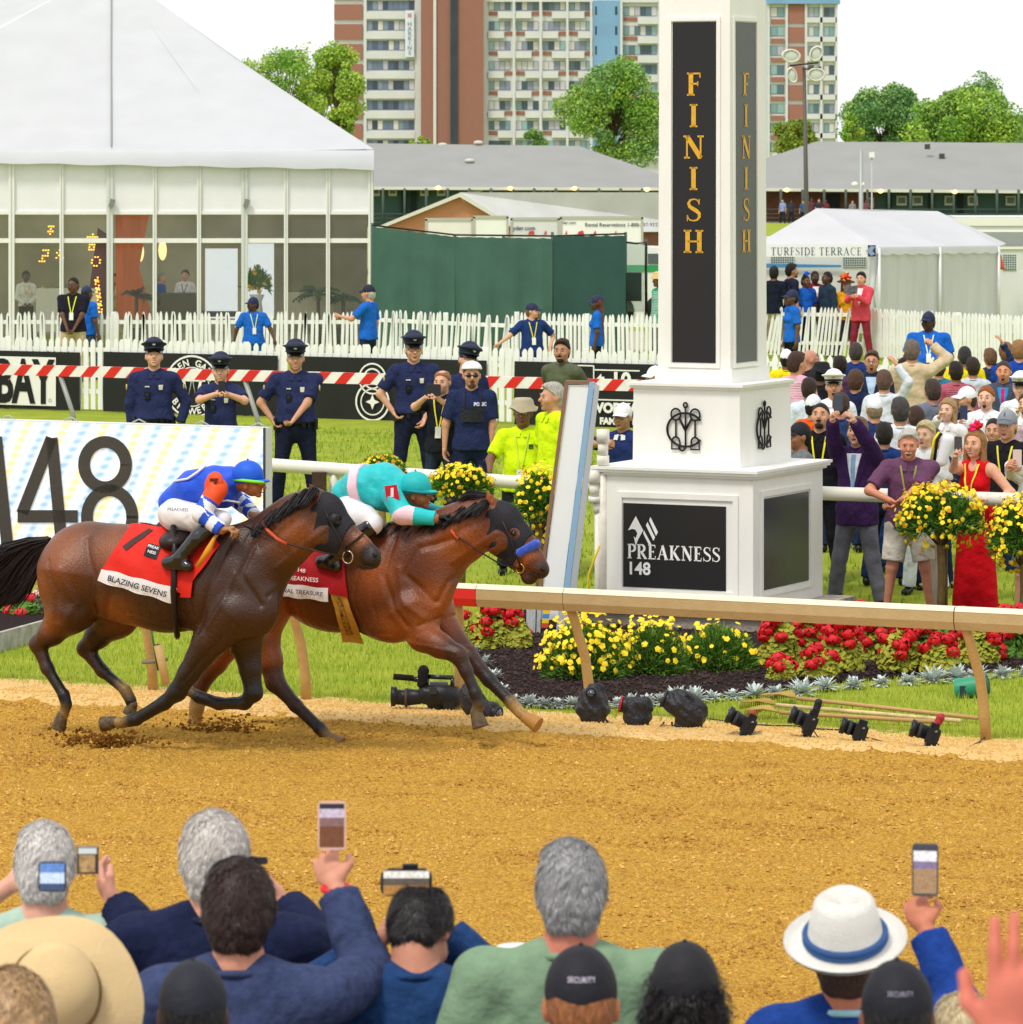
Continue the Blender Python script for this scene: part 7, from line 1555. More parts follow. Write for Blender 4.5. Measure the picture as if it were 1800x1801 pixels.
lorry('long white truck with rental lettering, nearest the finish post', 986, 1131, 382, 47, 'f4f3f0', (('Ryder.com', 998, 392, .15, '6a7078'), ('Rental Reservations 1-800-297-9337', 1095, 395, .19, '4a4f55')))
# ================================================================ green screen fence
gs = thing('green_screen_fence', 'tall chain-link fence covered in dark green windscreen mesh', 'fence');
def gq(px, py, s=91.0): return W(px, py, s)
GSM = mat('426358', rough=.85, noise=.3, nscale=2.2, second='55806c', bump=.6, bscale=60); GSD = mat('2c4c46', rough=.85, noise=.3, nscale=2.2, second='3a625a', bump=.6, bscale=60)
def screen(x0, x1, yl, yr, m, dark=None, sag=2.0, s0=91.0, s1=91.0):
 n = int((x1-x0)/8); V = []
 for i in range(n+1):
  t = i/n; x = x0+(x1-x0)*t; y = yl+(yr-yl)*t+sag*abs(math.sin(i*1.15)); s = s0+(s1-s0)*t; d = .05*math.sin(i*.9)+.03*math.sin(i*2.3)
  for j in range(5): p = W(x, y, F/(F/s+d*(j/4))); z = p[2]*(1-j/4)+.05*(j/4); V.append([p[0], p[1], z])
 idx = np.arange(5*(n+1)).reshape(n+1, 5); f = np.stack([idx[:-1, 1:], idx[1:, 1:], idx[1:, :-1], idx[:-1, :-1]], -1).reshape(-1, 4); mb = MB(); mb.add(V, f, m, True); mb.add(np.array(V)+[0, .015, 0], f[:, ::-1], m, True); mb.build('mesh_screen', gs)
screen(655, 800, 397, 415, GSM); screen(800, 972, 415, 418, GSM); screen(974, 1101, 414, 413, GSD, s1=92)
mb = MB()
for px, yt in ((655, 392), (724, 403), (800, 412), (886, 414), (972, 408), (1101, 408), (1137, 420)): mb.tube([gq(px, yt)-[0, -.06, 0], gq(px, yt)*[1, 1, 0]+[0, .06, 0]], .028, mat('4a524c', rough=.5), 8)
mb.build('post', gs)
mb = MB(); mb.tube([gq(655, 396)+[0, .05, 0], gq(800, 413)+[0, .05, 0], gq(972, 415)+[0, .05, 0], gq(1101, 411)+[0, .05, 0]], .02, mat('20241f'), 6); mb.build('top_rail', gs)
mb = MB(); mb.add([gq(1104, 548), gq(1133, 548), gq(1136, 428), gq(1102, 426)], [[0, 1, 2, 3]], mat('7fa08c', rough=.8, alpha=.45)); mb.tube([gq(1102, 426), gq(1120, 428), gq(1137, 426), gq(1136, 470), gq(1138, 550)], .02, mat('1c201e'), 5); mb.build('mesh_screen', gs)
mb = MB(); mb.box(gq(1108, 504), (.45, .4, .55), mat('25352f', rough=.7)); tag(mb.build('loudspeaker'), 'dark box speaker standing by the gap at the end of the green screen', 'speaker')
van = thing('van', 'white van with a green stripe, seen through the mesh gap', 'van', None, (2.9, 112, float(terrain(0, 112)))); o = np.array(van.location)
mb = MB(); s = F/112; PQ = lambda px, py, d=0: W(px, py, F/(112+d))-o
mb.prism([PQ(1070, 600), PQ(1180, 600), PQ(1180, 452), PQ(1168, 436), PQ(1072, 432)], [0, 2, 0], mat('eeeeea', rough=.3, coat=.4)); mb.build('body', van)
mb = MB(); mb.prism([PQ(1072, 478, -.02), PQ(1178, 478, -.02), PQ(1178, 466, -.02), PQ(1072, 466, -.02)], [0, .015, 0], mat('2f9a5a', rough=.4)); mb.build('stripe', van)
mb = MB(); mb.prism([PQ(1140, 464, -.03), PQ(1176, 464, -.03), PQ(1172, 446, -.03), PQ(1140, 446, -.03)], [0, .02, 0], mat('5a6468', rough=.1)); mb.build('window', van)
for px in (1090, 1160):
 mb = MB(); c = PQ(px, 600, -.05); c[2] = .35; mb.tube([c, c+[0, .25, 0]], .35, mat('1b1b1d'), 16); mb.build('wheel', van)
# ================================================================ small marquee and its sign
sS2 = 84.0; ten = thing('small_marquee', 'small white frame tent with a sloping roof and scalloped valance', 'tent', None, ((1547-900)/sS2, F/sS2, 0)); o = np.array(ten.location)
z_e = HC-(437-HZ)/sS2
def q3(px, py, d=0.0): return W(px, py, F/(F/sS2+d))-o
TW2 = translucent(mat('e2e2e6', rough=.5, noise=.05, nscale=1.5, bump=.5, bscale=1.6), .35)
C_ = q3(1547, 436); Lf = q3(1320, 436, 1.0); Rr = q3(1757, 433, 3.2); Rb = q3(1770, 428, 7); RA = q3(1437, 366, 2.6); RB = q3(1650, 371, 5.2)
RA[2] = HC-(366-HZ)/(F/(F/sS2+2.6)); Lb = q3(1320, 420, 7)
mb = MB()
def sh2(P, n=8, sag=.06):
 A, B, Cc, Dd = P; V = []
 for i in range(n+1):
  for j in range(n+1):
   u, v = i/n, j/n; p = (1-u)*(1-v)*A+u*(1-v)*B+u*v*Cc+(1-u)*v*Dd; V.append(p-[0, 0, sag*16*u*(1-u)*v*(1-v)]);
 idx = np.arange((n+1)**2).reshape(n+1, n+1); f = np.stack([idx[:-1, :-1], idx[1:, :-1], idx[1:, 1:], idx[:-1, 1:]], -1).reshape(-1, 4); mb.add(V, f, TW2, True); mb.add(np.array(V)-[0, 0, .02], f[:, ::-1], TW2, True)
mid_e = (C_+Rr)/2; mid_r = (RA+RB)/2+[-.0, 0, -.03]
sh2([C_, mid_e, mid_r, RA]); sh2([mid_e, Rr, RB, mid_r]); sh2([Lf, C_, RA, RA+[-.001, 0, 0]], sag=.02); sh2([Rr, Rb, RB+[.001, 0, 0], RB], sag=.02); sh2([Lf, RA, RB, Lb])
mb.build('roof', ten)
mb = MB();
def val(A, B, n):
 k = n*6; V = []
 for i in range(k+1):
  t = i/k; p = A*(1-t)+B*t; V += [p+[0, -.02, .02], p+[0, -.06, -.12-.035*abs(math.sin(math.pi*i/6))]]
 mb.add(V, [[2*i, 2*i+1, 2*i+3, 2*i+2] for i in range(k)], TW2, True)
val(C_, Rr, 9); val(Lf, C_, 7); mb.build('valance', ten)
mb = MB(); V = []; n = 60
for i in range(n+1):
 t = i/n; p = C_*(1-t)+Rr*t; w_ = .03*math.sin(i*.9)+.02*math.sin(i*2.3); V += [p+[0, .04+w_*.4, -.03], p*[1, 1, .5]+[0, .05+w_, 0], p*[1, 1, 0]+[0, .05+w_, 0]]
idx = np.arange(3*(n+1)).reshape(n+1, 3); mb.add(V, np.stack([idx[:-1, 1:], idx[1:, 1:], idx[1:, :-1], idx[:-1, :-1]], -1).reshape(-1, 4), TW2, True); mb.build('side_curtain', ten)
for P in (C_, Rr, (C_+Rr)/2, Lf):
 mb = MB(); mb.tube([P*[1, 1, 0]+[0, -.03, 0], P+[0, -.03, 0]], .035, mat('dedfdc', metal=.3, rough=.4), 8); mb.build('pole', ten)
mb = MB(); mb.tube([C_+[-.1, .05, -.1], C_+[-.14, .2, -1.0], C_+[-.05, .2, -1.9]], [.10, .05, .12], mat('d9dcdc', rough=.6), 8); mb.build('tied_curtain', ten)
sg = thing('sign_board', 'white sign reading TURFSIDE TERRACE with a navy arrow, under the tent gable', 'sign', None, tuple(o)); mb = MB()
mb.prism([q3(1330, 451, -.15), q3(1541, 452, -.15), q3(1541, 430, -.15), q3(1330, 429, -.15)], [0, .03, 0], mat('eeefee', rough=.5)); mb.build('board', sg)
WT[0] = .62; v, f = serif_line('TURFSIDE TERRACE', .165, .12); v[:, 0] *= 1.88/(v[:, 0].max()-v[:, 0].min()); mb = MB(); mb.add([q3(1436, 442, -.16)+np.array([a, 0, b]) for a, b in v], [list(k) for k in f], mat('3d4a66', rough=.6)); mb.build('lettering', sg)
mb = MB(); mb.prism([q3(1527, 451, -.16), q3(1541, 451, -.16), q3(1541, 431, -.16), q3(1527, 431, -.16)], [0, .005, 0], mat('2c3a5c')); mb.prism([q3(1524, 441, -.18), q3(1533, 450, -.18), q3(1540, 447, -.18), q3(1535, 441, -.18), q3(1540, 434, -.18), q3(1533, 432, -.18)], [0, .005, 0], mat('8ea0c0')); mb.build('arrow', sg)
# white trailer and lattice panels behind the small tent
tr = thing('trailer', 'long pale grey trailer behind the small white tent', 'trailer', None, (11, F/62, float(terrain(0, F/62)))); o = np.array(tr.location); q4 = lambda px, py, d=0: W(px, py, F/(F/62+d))-o
mb = MB(); mb.prism([q4(1660, 640), q4(1990, 640), q4(1990, 381), q4(1680, 381)], [0, 2.6, 0], mat('d4d5d3', rough=.4, noise=.06, nscale=1)); mb.build('body', tr)
mb = MB();
for a, b, c in ((383, 397, 'eceae2'), (404, 408, 'f5f5f2'), (412, 430, '9a9da2'), (434, 438, 'eceae4')): mb.prism([q4(1662, b, -.05), q4(1990, b, -.05), q4(1990, a, -.05), q4(1662, a, -.05)], [0, .04, 0], mat(c, rough=.4))
mb.build('trim', tr)
for px in (1720, 1900):
 mb = MB(); c = q4(px, 640, -.1); c[2] = .45; mb.tube([c, c+[0, .3, 0]], .45, mat('1b1b1d'), 16); mb.build('wheel', tr)
wl = thing('lattice_wall', 'white panelled partition with green lattice openings behind the tent guests', 'partition', None, (7.0, F/78, 0)); o = np.array(wl.location); q5 = lambda px, py, d=0: W(px, py, F/(F/78+d))-o
mb = MB(); mb.prism([q5(1320, 620), q5(1560, 620), q5(1560, 452), q5(1320, 452)], [0, .06, 0], mat('e4e5e3', rough=.6)); mb.prism([q5(1745, 620), q5(1990, 620), q5(1990, 474), q5(1745, 474)], [0, .06, 0], mat('e4e5e3', rough=.6)); mb.build('panel', wl)
mb = MB()
for x0, x1, y0, y1 in ((1356, 1397, 451, 466), (1483, 1524, 452, 469), (1764, 1788, 447, 475)):
 mb.prism([q5(x0, y1, -.02), q5(x1, y1, -.02), q5(x1, y0, -.02), q5(x0, y0, -.02)], [0, .015, 0], mat('5c7d74', rough=.6))
 for x in np.arange(x0, x1, 4): mb.prism([q5(x, y1, -.03), q5(x+.8, y1, -.03), q5(x+.8, y0, -.03), q5(x, y0, -.03)], [0, .01, 0], mat('e4e5e3', rough=.6))
 for y in np.arange(y0, y1, 4): mb.prism([q5(x0, y+.8, -.035), q5(x1, y+.8, -.035), q5(x1, y, -.035), q5(x0, y, -.035)], [0, .005, 0], mat('e4e5e3', rough=.6))
mb.build('lattice', wl)
mb = MB(); mb.prism([q5(1330, 471, -.1), q5(1480, 470, -.1), q5(1480, 466, -.1), q5(1330, 463, -.1)], [0, .02, 0], mat('4f93c9', rough=.5)); mb.build('blue_strip', wl)
cn = thing('traffic_cone', 'orange traffic cone perched at the corner of the small tent wall', 'cone', None, tuple(W(1761, 474, 80))); mb = MB(); OR = mat('e8672c', rough=.5); mb.tube([(0, 0, 0), (0, 0, .09), (0, 0, .22), (0, 0, .33)], [.10, .07, .035, .012], OR, 12); mb.build('cone', cn); mb = MB(); mb.box((0, 0, .01), (.2, .2, .02), OR); mb.build('cone_base', cn)
# ================================================================ lamp pole, thin pole
sl = 36; lt = thing('floodlight_pole', 'dark pole carrying four white floodlights in front of the barn', 'floodlight', None, ((1419-900)/sl, F/sl, -4.6)); o = np.array(lt.location); q6 = lambda px, py, d=0: W(px, py, F/(F/sl+d))-o
mb = MB(); mb.tube([(.08, 0, 0), q6(1419, 370), q6(1415, 118)], [.14, .12, .08], mat('5f5b55', rough=.6, metal=.3), 8); mb.tube([q6(1390, 115), q6(1440, 110)], .05, mat('3c3a38'), 6); mb.tube([q6(1412, 122), q6(1445, 118)], .05, mat('3c3a38'), 6); mb.build('pole', lt)
for (px, py, rx, rz, an) in ((1392, 98, .48, .34, .1), (1436, 94, .32, .42, .5), (1394, 132, .24, .42, -.3), (1436, 131, .46, .34, 0)):
 mb = MB(); LM_ = mat('dad8cf', rough=.35, metal=.2); c = q6(px, py, -.3); v, q = sdf_mesh([Ell((0, 0, 0), (rx, .35, rz), k=.01), Ell((0, -.25, -.0), (rx*.85, .35, rz*.85), k=.01, sub=True)], .04); mb.add(v@roty(an).T+c, q, LM_, True); mb.ell(c+[0, -.05, 0], (rx*.75, .05, rz*.75), mat('c9ccc8', rough=.15, spec=.8)); mb.tube([c+[0, .1, 0], c+[.1, .3, -.3*np.sign(py-112)*-1]], .04, mat('3c3a38'), 5); mb.build('floodlight', lt)
t = thing('slim_pole', 'slim grey pole with small white lamps before the right barn', 'pole', None, (W(1515, 300, 38)[0], F/38, -4.6)); o = np.array(t.location); mb = MB(); mb.tube([(0, 0, 0), W(1515, 262, 38)-o], .10, mat('a6aaab', rough=.5, metal=.3), 8); mb.build('pole', t); mb = MB(); mb.ell(W(1504, 324, 38)-o, (.16, .1, .12), WS); mb.ell(W(1517, 324, 38)-o, (.12, .1, .12), WS); mb.build('lamp', t)
t = thing('slim_pole', 'thin pole with a white box on top, right of the slim grey pole', 'pole', None, (W(1534, 300, 38)[0], F/38, -4.6)); o = np.array(t.location); mb = MB(); mb.tube([(0, 0, 0), W(1534, 275, 38)-o], .035, mat('b6b8b8', rough=.5), 6); mb.build('pole', t); mb = MB(); mb.box(W(1534, 272, 38)-o, (.24, .2, .26), WS); mb.build('box', t)
# ================================================================ flowers
YEL = mat('f7da1c', rough=.6, noise=.25, nscale=14, second='ecb80f'); YC = mat('c98a10', rough=.7); GF = mat('4d7a28', rough=.7, noise=.7, nscale=9, second='6f9a38', spec=.2); GF2 = mat('6b7f2c', rough=.7, noise=.6, nscale=9, second='8a9a40')
def daisies(mb, P, N, r, m, rs, petals=10):
 n = len(P); t = rs.normal(size=(n, 3)); N = N/np.linalg.norm(N, axis=1)[:, None]; a = np.cross(N, t); a /= np.linalg.norm(a, axis=1)[:, None]; b = np.cross(N, a); rr = (r*rs.uniform(.7, 1.25, n))[:, None]
 V = [P+N*r*.12];
 for k in range(petals):
  an = 2*math.pi*k/petals; rad = 1.0 if k % 2 == 0 else .8; V.append(P+(a*math.cos(an)+b*math.sin(an))*rr*rad)
 V = np.stack(V, 1); F_ = np.array([[0, 1+k, 1+(k+1) % petals] for k in range(petals)]); mb.add(V.reshape(-1, 3), (F_[None]+(petals+1)*np.arange(n)[:, None, None]).reshape(-1, 3), m)
def sprigs(mb, C, rad, n, L, w, m, rs, up=.3):
 """thin leaf blades through an ellipsoid volume"""
 d = rs.normal(size=(n, 3)); d /= np.linalg.norm(d, axis=1)[:, None]; d[:, 2] = np.abs(d[:, 2])*.9-.25*rs.random(n) if up > 0 else d[:, 2]; r = rs.random(n)**.35; P = C+d*r[:, None]*rad; o = d+rs.normal(size=(n, 3))*.5+[0, 0, up]; o /= np.linalg.norm(o, axis=1)[:, None]; s = np.cross(o, rs.normal(size=(n, 3))); s /= np.linalg.norm(s, axis=1)[:, None]; l = (L*rs.uniform(.5, 1.2, n))[:, None]
 V = np.stack([P-s*w, P+o*l*.5+s*w*1.2, P+o*l, P+o*l*.5-s*w*1.2], 1); mb.add(V.reshape(-1, 3), np.arange(4*n).reshape(n, 4), m)
def daisy_bush(label, px, py, wpx, hpx, s, nfl, seed, group='yellow daisy bushes in the mulch bed'):
 rs = np.random.default_rng(seed); c = W(px, py, s); c[2] = 0; t = thing('daisy_bush', label, 'bush', group, tuple(c)); rx = wpx/2/s; h = hpx/s; C = np.array([0, 0, h*.12]); rad = np.array([rx, rx*.8, h*.85])
 mb = MB(); sprigs(mb, C, rad, 5200, .075, .0045, GF, rs, .5); sprigs(mb, C, rad, 1200, .07, .0045, GF2, rs, .5); mb.build('foliage', t)
 d = rs.normal(size=(nfl, 3)); d[:, 2] = np.abs(d[:, 2])+.15; d /= np.linalg.norm(d, axis=1)[:, None]; P = C+d*rad*rs.uniform(.85, 1.22, (nfl, 1)); P[:, 2] = np.maximum(P[:, 2], .03); N = d+rs.normal(size=(nfl, 3))*.4+[0, -.6, .4]
 mb = MB(); daisies(mb, P, N, .026, YEL, rs); o = mb.build('blossoms', t); mb = MB(); mb.tube([(0, 0, -.02), (0, 0, .1)], .02, mat('5a6a30'), 5); mb.build('stem', t)
daisy_bush('dense yellow daisy bush left in the row, flowers thick, before the rail post', 1030, 1200, 150, 120, 218, 330, 61)
daisy_bush('yellow daisy bush in the middle of the row, with green showing between blooms', 1148, 1196, 125, 108, 216.5, 150, 62)
daisy_bush('sparser daisy bush at the tower corner, mostly fine green leaves', 1265, 1188, 130, 98, 215, 70, 63)
def topiary(label, px, ytop, ybot, wpx, s, nfl, seed, trunk=True, yb=None):
 nfl = int(nfl*1.7)
 rs = np.random.default_rng(seed); cy = (ytop+ybot)/2; c = W(px, cy, s); hz = (ybot-ytop)/2/s; rx = wpx/2/s; t = thing('daisy_standard', label, 'potted tree', 'round yellow daisies on tall stems', (c[0], c[1], 0)); C = np.array([0, 0, c[2]]); rad = np.array([rx, rx, hz])
 mb = MB(); C2 = C-np.array([0, 0, hz*.25]); sprigs(mb, C2, rad*[.95, .95, 1.1], 7000, .085, .005, GF, rs, .35); sprigs(mb, C2, rad*[.9, .9, 1.1], 1800, .08, .005, mat('3a5520', rough=.8), rs, .2); mb.build('foliage', t)
 d = rs.normal(size=(nfl, 3)); d[:, 2] += .55; d /= np.linalg.norm(d, axis=1)[:, None]; P = C+d*rad*rs.uniform(.92, 1.12, (nfl, 1)); mb = MB(); daisies(mb, P, d+rs.normal(size=(nfl, 3))*.5+[0, -.5, .3], .024, YEL, rs); k = nfl//5; P2 = C+d[:k]*rad*rs.uniform(1.05, 1.25, (k, 1)); daisies(mb, P2, d[:k]+.1, .02, YC, rs); mb.build('blossoms', t)
 mb = MB(); mb.tube([(0, 0, 0), (.01, 0, c[2]*.5), (-.01, 0, c[2]-hz*.2)], .035, mat('8a7040', rough=.8, noise=.3, nscale=20), 10)
 for i in range(10): a = i*.63; mb.tube([(0, 0, c[2]-hz*.9), (rx*.5*math.cos(a), rx*.5*math.sin(a), c[2]-hz*.2)], .008, mat('6a5a38', rough=.9), 5)
 if seed == 71: mb.tube([(.05, .03, 0), (.05, .03, c[2]-hz*.7)], .018, mat('6f5a3a', rough=.8), 6)
 mb.build('stem', t)
topiary('round yellow daisy standard in front of the man in the purple polo', 1655, 852, 970, 150, 196, 230, 71)
topiary('daisy standard at the far right, drooping lower than its neighbour', 1800, 872, 1010, 118, 199, 200, 72)
topiary('daisy standard just behind the turquoise helmet', 812, 818, 885, 105, 186, 110, 73)
topiary('daisy standard at the neon shirts, left of the mirror board', 948, 818, 950, 84, 188, 110, 74)
topiary('daisy standard peeping over the back of the turquoise jockey', 672, 802, 850, 74, 184, 70, 75)
# geraniums
RG = mat('d8101c', rough=.55, noise=.5, nscale=22, second='a30a18'); LG = mat('8a9a34', rough=.7, noise=.8, nscale=14, second='b9a93c', spec=.2); LG2 = mat('4f7c30', rough=.7, noise=.5, nscale=14, second='75993a', spec=.2)
def geranium(label, px, py, wpx, hpx, s, heads, seed, lm, hm=None, group='red geraniums in the bed'):
 rs = np.random.default_rng(seed); c = W(px, py, s); c[2] = 0.03; t = thing('geranium', label, 'flower', group, tuple(c)); rx = wpx/2/s; h = hpx/s
 n = 1000; d = rs.normal(size=(n, 3)); d[:, 2] = np.abs(d[:, 2]); d /= np.linalg.norm(d, axis=1)[:, None]; P = d*[rx, rx*.8, h*.75]*rs.random((n, 1))**.3+[0, 0, .02]; mb = MB(); daisies(mb, P, d*.6+rs.normal(size=(n, 3))*.5+[0, -.3, .6], .027, lm, rs, 8); mb.build('leaves', t)
 mb = MB()
 for i in range(heads):
  q = rs.normal(size=3); q[2] = abs(q[2])+.4; q /= np.linalg.norm(q); cc = q*[rx*.95, rx*.75, h*.95]; k = 60; dd = rs.normal(size=(k, 3)); dd /= np.linalg.norm(dd, axis=1)[:, None]; daisies(mb, cc+dd*[.062, .06, .044]*rs.uniform(.75, 1.05, (k, 1)), dd, .021, hm or RG, rs, 6)
  mb.tube([(0, 0, 0), cc*.6, cc], .004, mat('6a8a3a'), 4)
 mb.build('blossoms', t)
pl_ = [(1372, 1180, 74, 96, 9), (1425, 1165, 80, 80, 9), (1480, 1190, 84, 90, 8), (1440, 1200, 70, 50, 3), (1535, 1170, 84, 84, 9), (1585, 1190, 80, 84, 6), (1640, 1165, 84, 80, 9), (1655, 1195, 70, 66, 4), (1720, 1175, 84, 80, 7), (1770, 1165, 84, 84, 6), (1830, 1165, 84, 84, 7), (1375, 1205, 50, 40, 2), (1510, 1140, 80, 66, 9), (1600, 1140, 80, 60, 8), (1450, 1128, 70, 52, 8), (1690, 1140, 80, 56, 6), (1790, 1140, 80, 60, 6)]
lab = ['at the left corner of the red drift', 'second in the red drift, crowded with heads', 'before the drift with lime leaves', 'low lime clump with few heads in front', 'mid drift with wide red heads', 'lime and red clump mid drift', 'clump under the seam of the rail', 'low clump with small heads near the bent post', 'clump just right of the seam', 'green leaved clump beside the bent post', 'outermost clump at the right', 'small lime clump at the mulch edge', 'upper clump half hidden by the rail, left one', 'upper clump half hidden by the rail, middle one', 'upper clump nearest the tower', 'upper clump behind the daisy stem', 'upper clump at the far right']
for i, (px, py, w_, h_, nh) in enumerate(pl_): geranium('red geranium '+lab[i], px, py-4, w_, h_*1.1, s_ground(py-2), int(nh*2.6)+2, 80+i, LG if i % 3 != 0 or i in (0, 3) else LG2)
for i, (px, py, w_, h_, nh, l_) in enumerate(((815, 1110, 60, 62, 5, 'left of the mirror stand behind the horse chest'), (862, 1140, 84, 88, 8, 'lime leaved clump left of the mirror stand'), (905, 1115, 60, 70, 7, 'tucked against the mirror stand'), (1040, 1088, 60, 46, 6, 'between mirror stand and tower'))): geranium('red geranium '+l_, px, py, w_, h_, 206, nh, 110+i, LG if i < 3 else LG2, group='red geraniums in the bed')
# dusty miller edging
SIL = mat('ccd6d2', rough=.8, noise=.3, nscale=12, second='a9b8b2', sheen=.3)
edge = [(822, 1108), (826, 1128), (836, 1150), (850, 1175), (866, 1200), (884, 1222), (906, 1238), (932, 1244), (958, 1246), (984, 1246), (1010, 1246), (1036, 1246), (1062, 1246), (1088, 1245), (1112, 1243), (1138, 1242), (1165, 1240), (1192, 1238), (1222, 1236), (1254, 1234), (1290, 1231), (1328, 1228), (1366, 1226), (1412, 1224), (1452, 1216), (1502, 1212), (1550, 1208), (1598, 1205), (1642, 1202), (1684, 1198), (1722, 1196), (1764, 1193), (1806, 1190)]
wh = 'first where the bed meets the lawn|second up the left side|third up the left side|fourth on the left curve|fifth on the left curve|sixth on the left curve|where the curve turns to the rail'.split('|')
def miller(px, py, seed, label, r=.13):
 rs = np.random.default_rng(seed); s = s_ground(py); c = W(px, py, s); c[2] = .02
 mb = MB()
 r *= rs.uniform(.8, 1.3)
 for i in range(110):
  a = rs.uniform(0, 6.3); e = rs.uniform(.1, 1.3); L = r*rs.uniform(.45, 1.1); d = np.array([math.cos(a)*math.cos(e), math.sin(a)*math.cos(e), math.sin(e)]); sd = nrm(np.cross(d, [0, 0, 1.])); w_ = .014
  prof = [(0, .25), (.2, .5), (.3, 1.0), (.38, .45), (.5, 1.2), (.6, .5), (.72, 1.2), (.82, .5), (1, .15)]; V = []
  for tt, ww in prof: p = d*L*tt+np.array([0, 0, -.03*tt*tt]); V += [p+sd*w_*ww, p-sd*w_*ww]
  mb.add(V, [[2*k, 2*k+1, 2*k+3, 2*k+2] for k in range(len(prof)-1)], SIL)
 o = mb.build('dusty_miller'); o.location = tuple(c); return o
for i, (px, py) in enumerate(edge):
 L_ = ('silver leaved edging plant '+(wh[i] if i < 7 else 'in front of the bare mulch, one of the low ones' if i < 17 else 'in the row behind the small cameras' if i < 26 else 'in the row at the bent post and bucket'))
 o = miller(px, py, 130+i, L_, .10 if i < 17 else .13); o['label'] = L_; o['category'] = 'plant'; o['group'] = 'silver edging plants'+(' on the left curve' if i < 7 else ' by the mulch' if i < 17 else ' behind the cameras' if i < 26 else ' by the bucket')
# left bed: stone kerb, red and cream celosia
kb = MB();
a, b = W(-60, 1160, s_ground(1165)), W(92, 1118, s_ground(1122)); a[2] = b[2] = 0; kb.hexa([a, b, b+[0, .16, 0], a+[0, .16, 0]]+[p+[0, 0, .17] for p in (a, b, b+[0, .16, 0], a+[0, .16, 0])], mat('aaa89e', rough=.9, noise=.3, nscale=9, bump=.6, bscale=20))
c2 = W(150, 1060, s_ground(1075)); c2[2] = 0; kb.hexa([b+[0, .001, 0], c2, c2+[.1, 0, 0], b+[.1, 0, 0]]+[p+[0, 0, .16] for p in (b+[0, .001, 0], c2, c2+[.1, 0, 0], b+[.1, 0, 0])], mat('aaa89e', rough=.9, noise=.3, nscale=9, bump=.6, bscale=20)); tag(kb.build('kerb'), 'weathered stone kerb round the small left flower bed', 'kerb')
mb = MB(); mb.add([a+[0, .1, .12], b+[0, .1, .12], c2+[0, 0, .12], [c2[0]-4, c2[1]+.5, .12], [a[0]-2, a[1]+2.5, .12]], [[0, 1, 2, 3, 4]], MULCH); struct(mb.build('planting_soil'))
geranium('bright red flower clump in the small left bed', 42, 1105, 62, 50, s_ground(1102), 6, 180, LG2, mat('e0303a', rough=.6), group='flowers in the left bed')
geranium('cream and pink flower clump beside the red one in the left bed', 72, 1090, 56, 44, s_ground(1090), 6, 181, mat('5a6a48', rough=.8), mat('e8cbb8', rough=.6, noise=.5, nscale=20, second='d88a8a'), group='flowers in the left bed')
geranium('small red flower clump at the left edge of the view', 8, 1098, 40, 40, s_ground(1098), 3, 182, LG2, mat('d84a4a', rough=.6), group='flowers in the left bed')
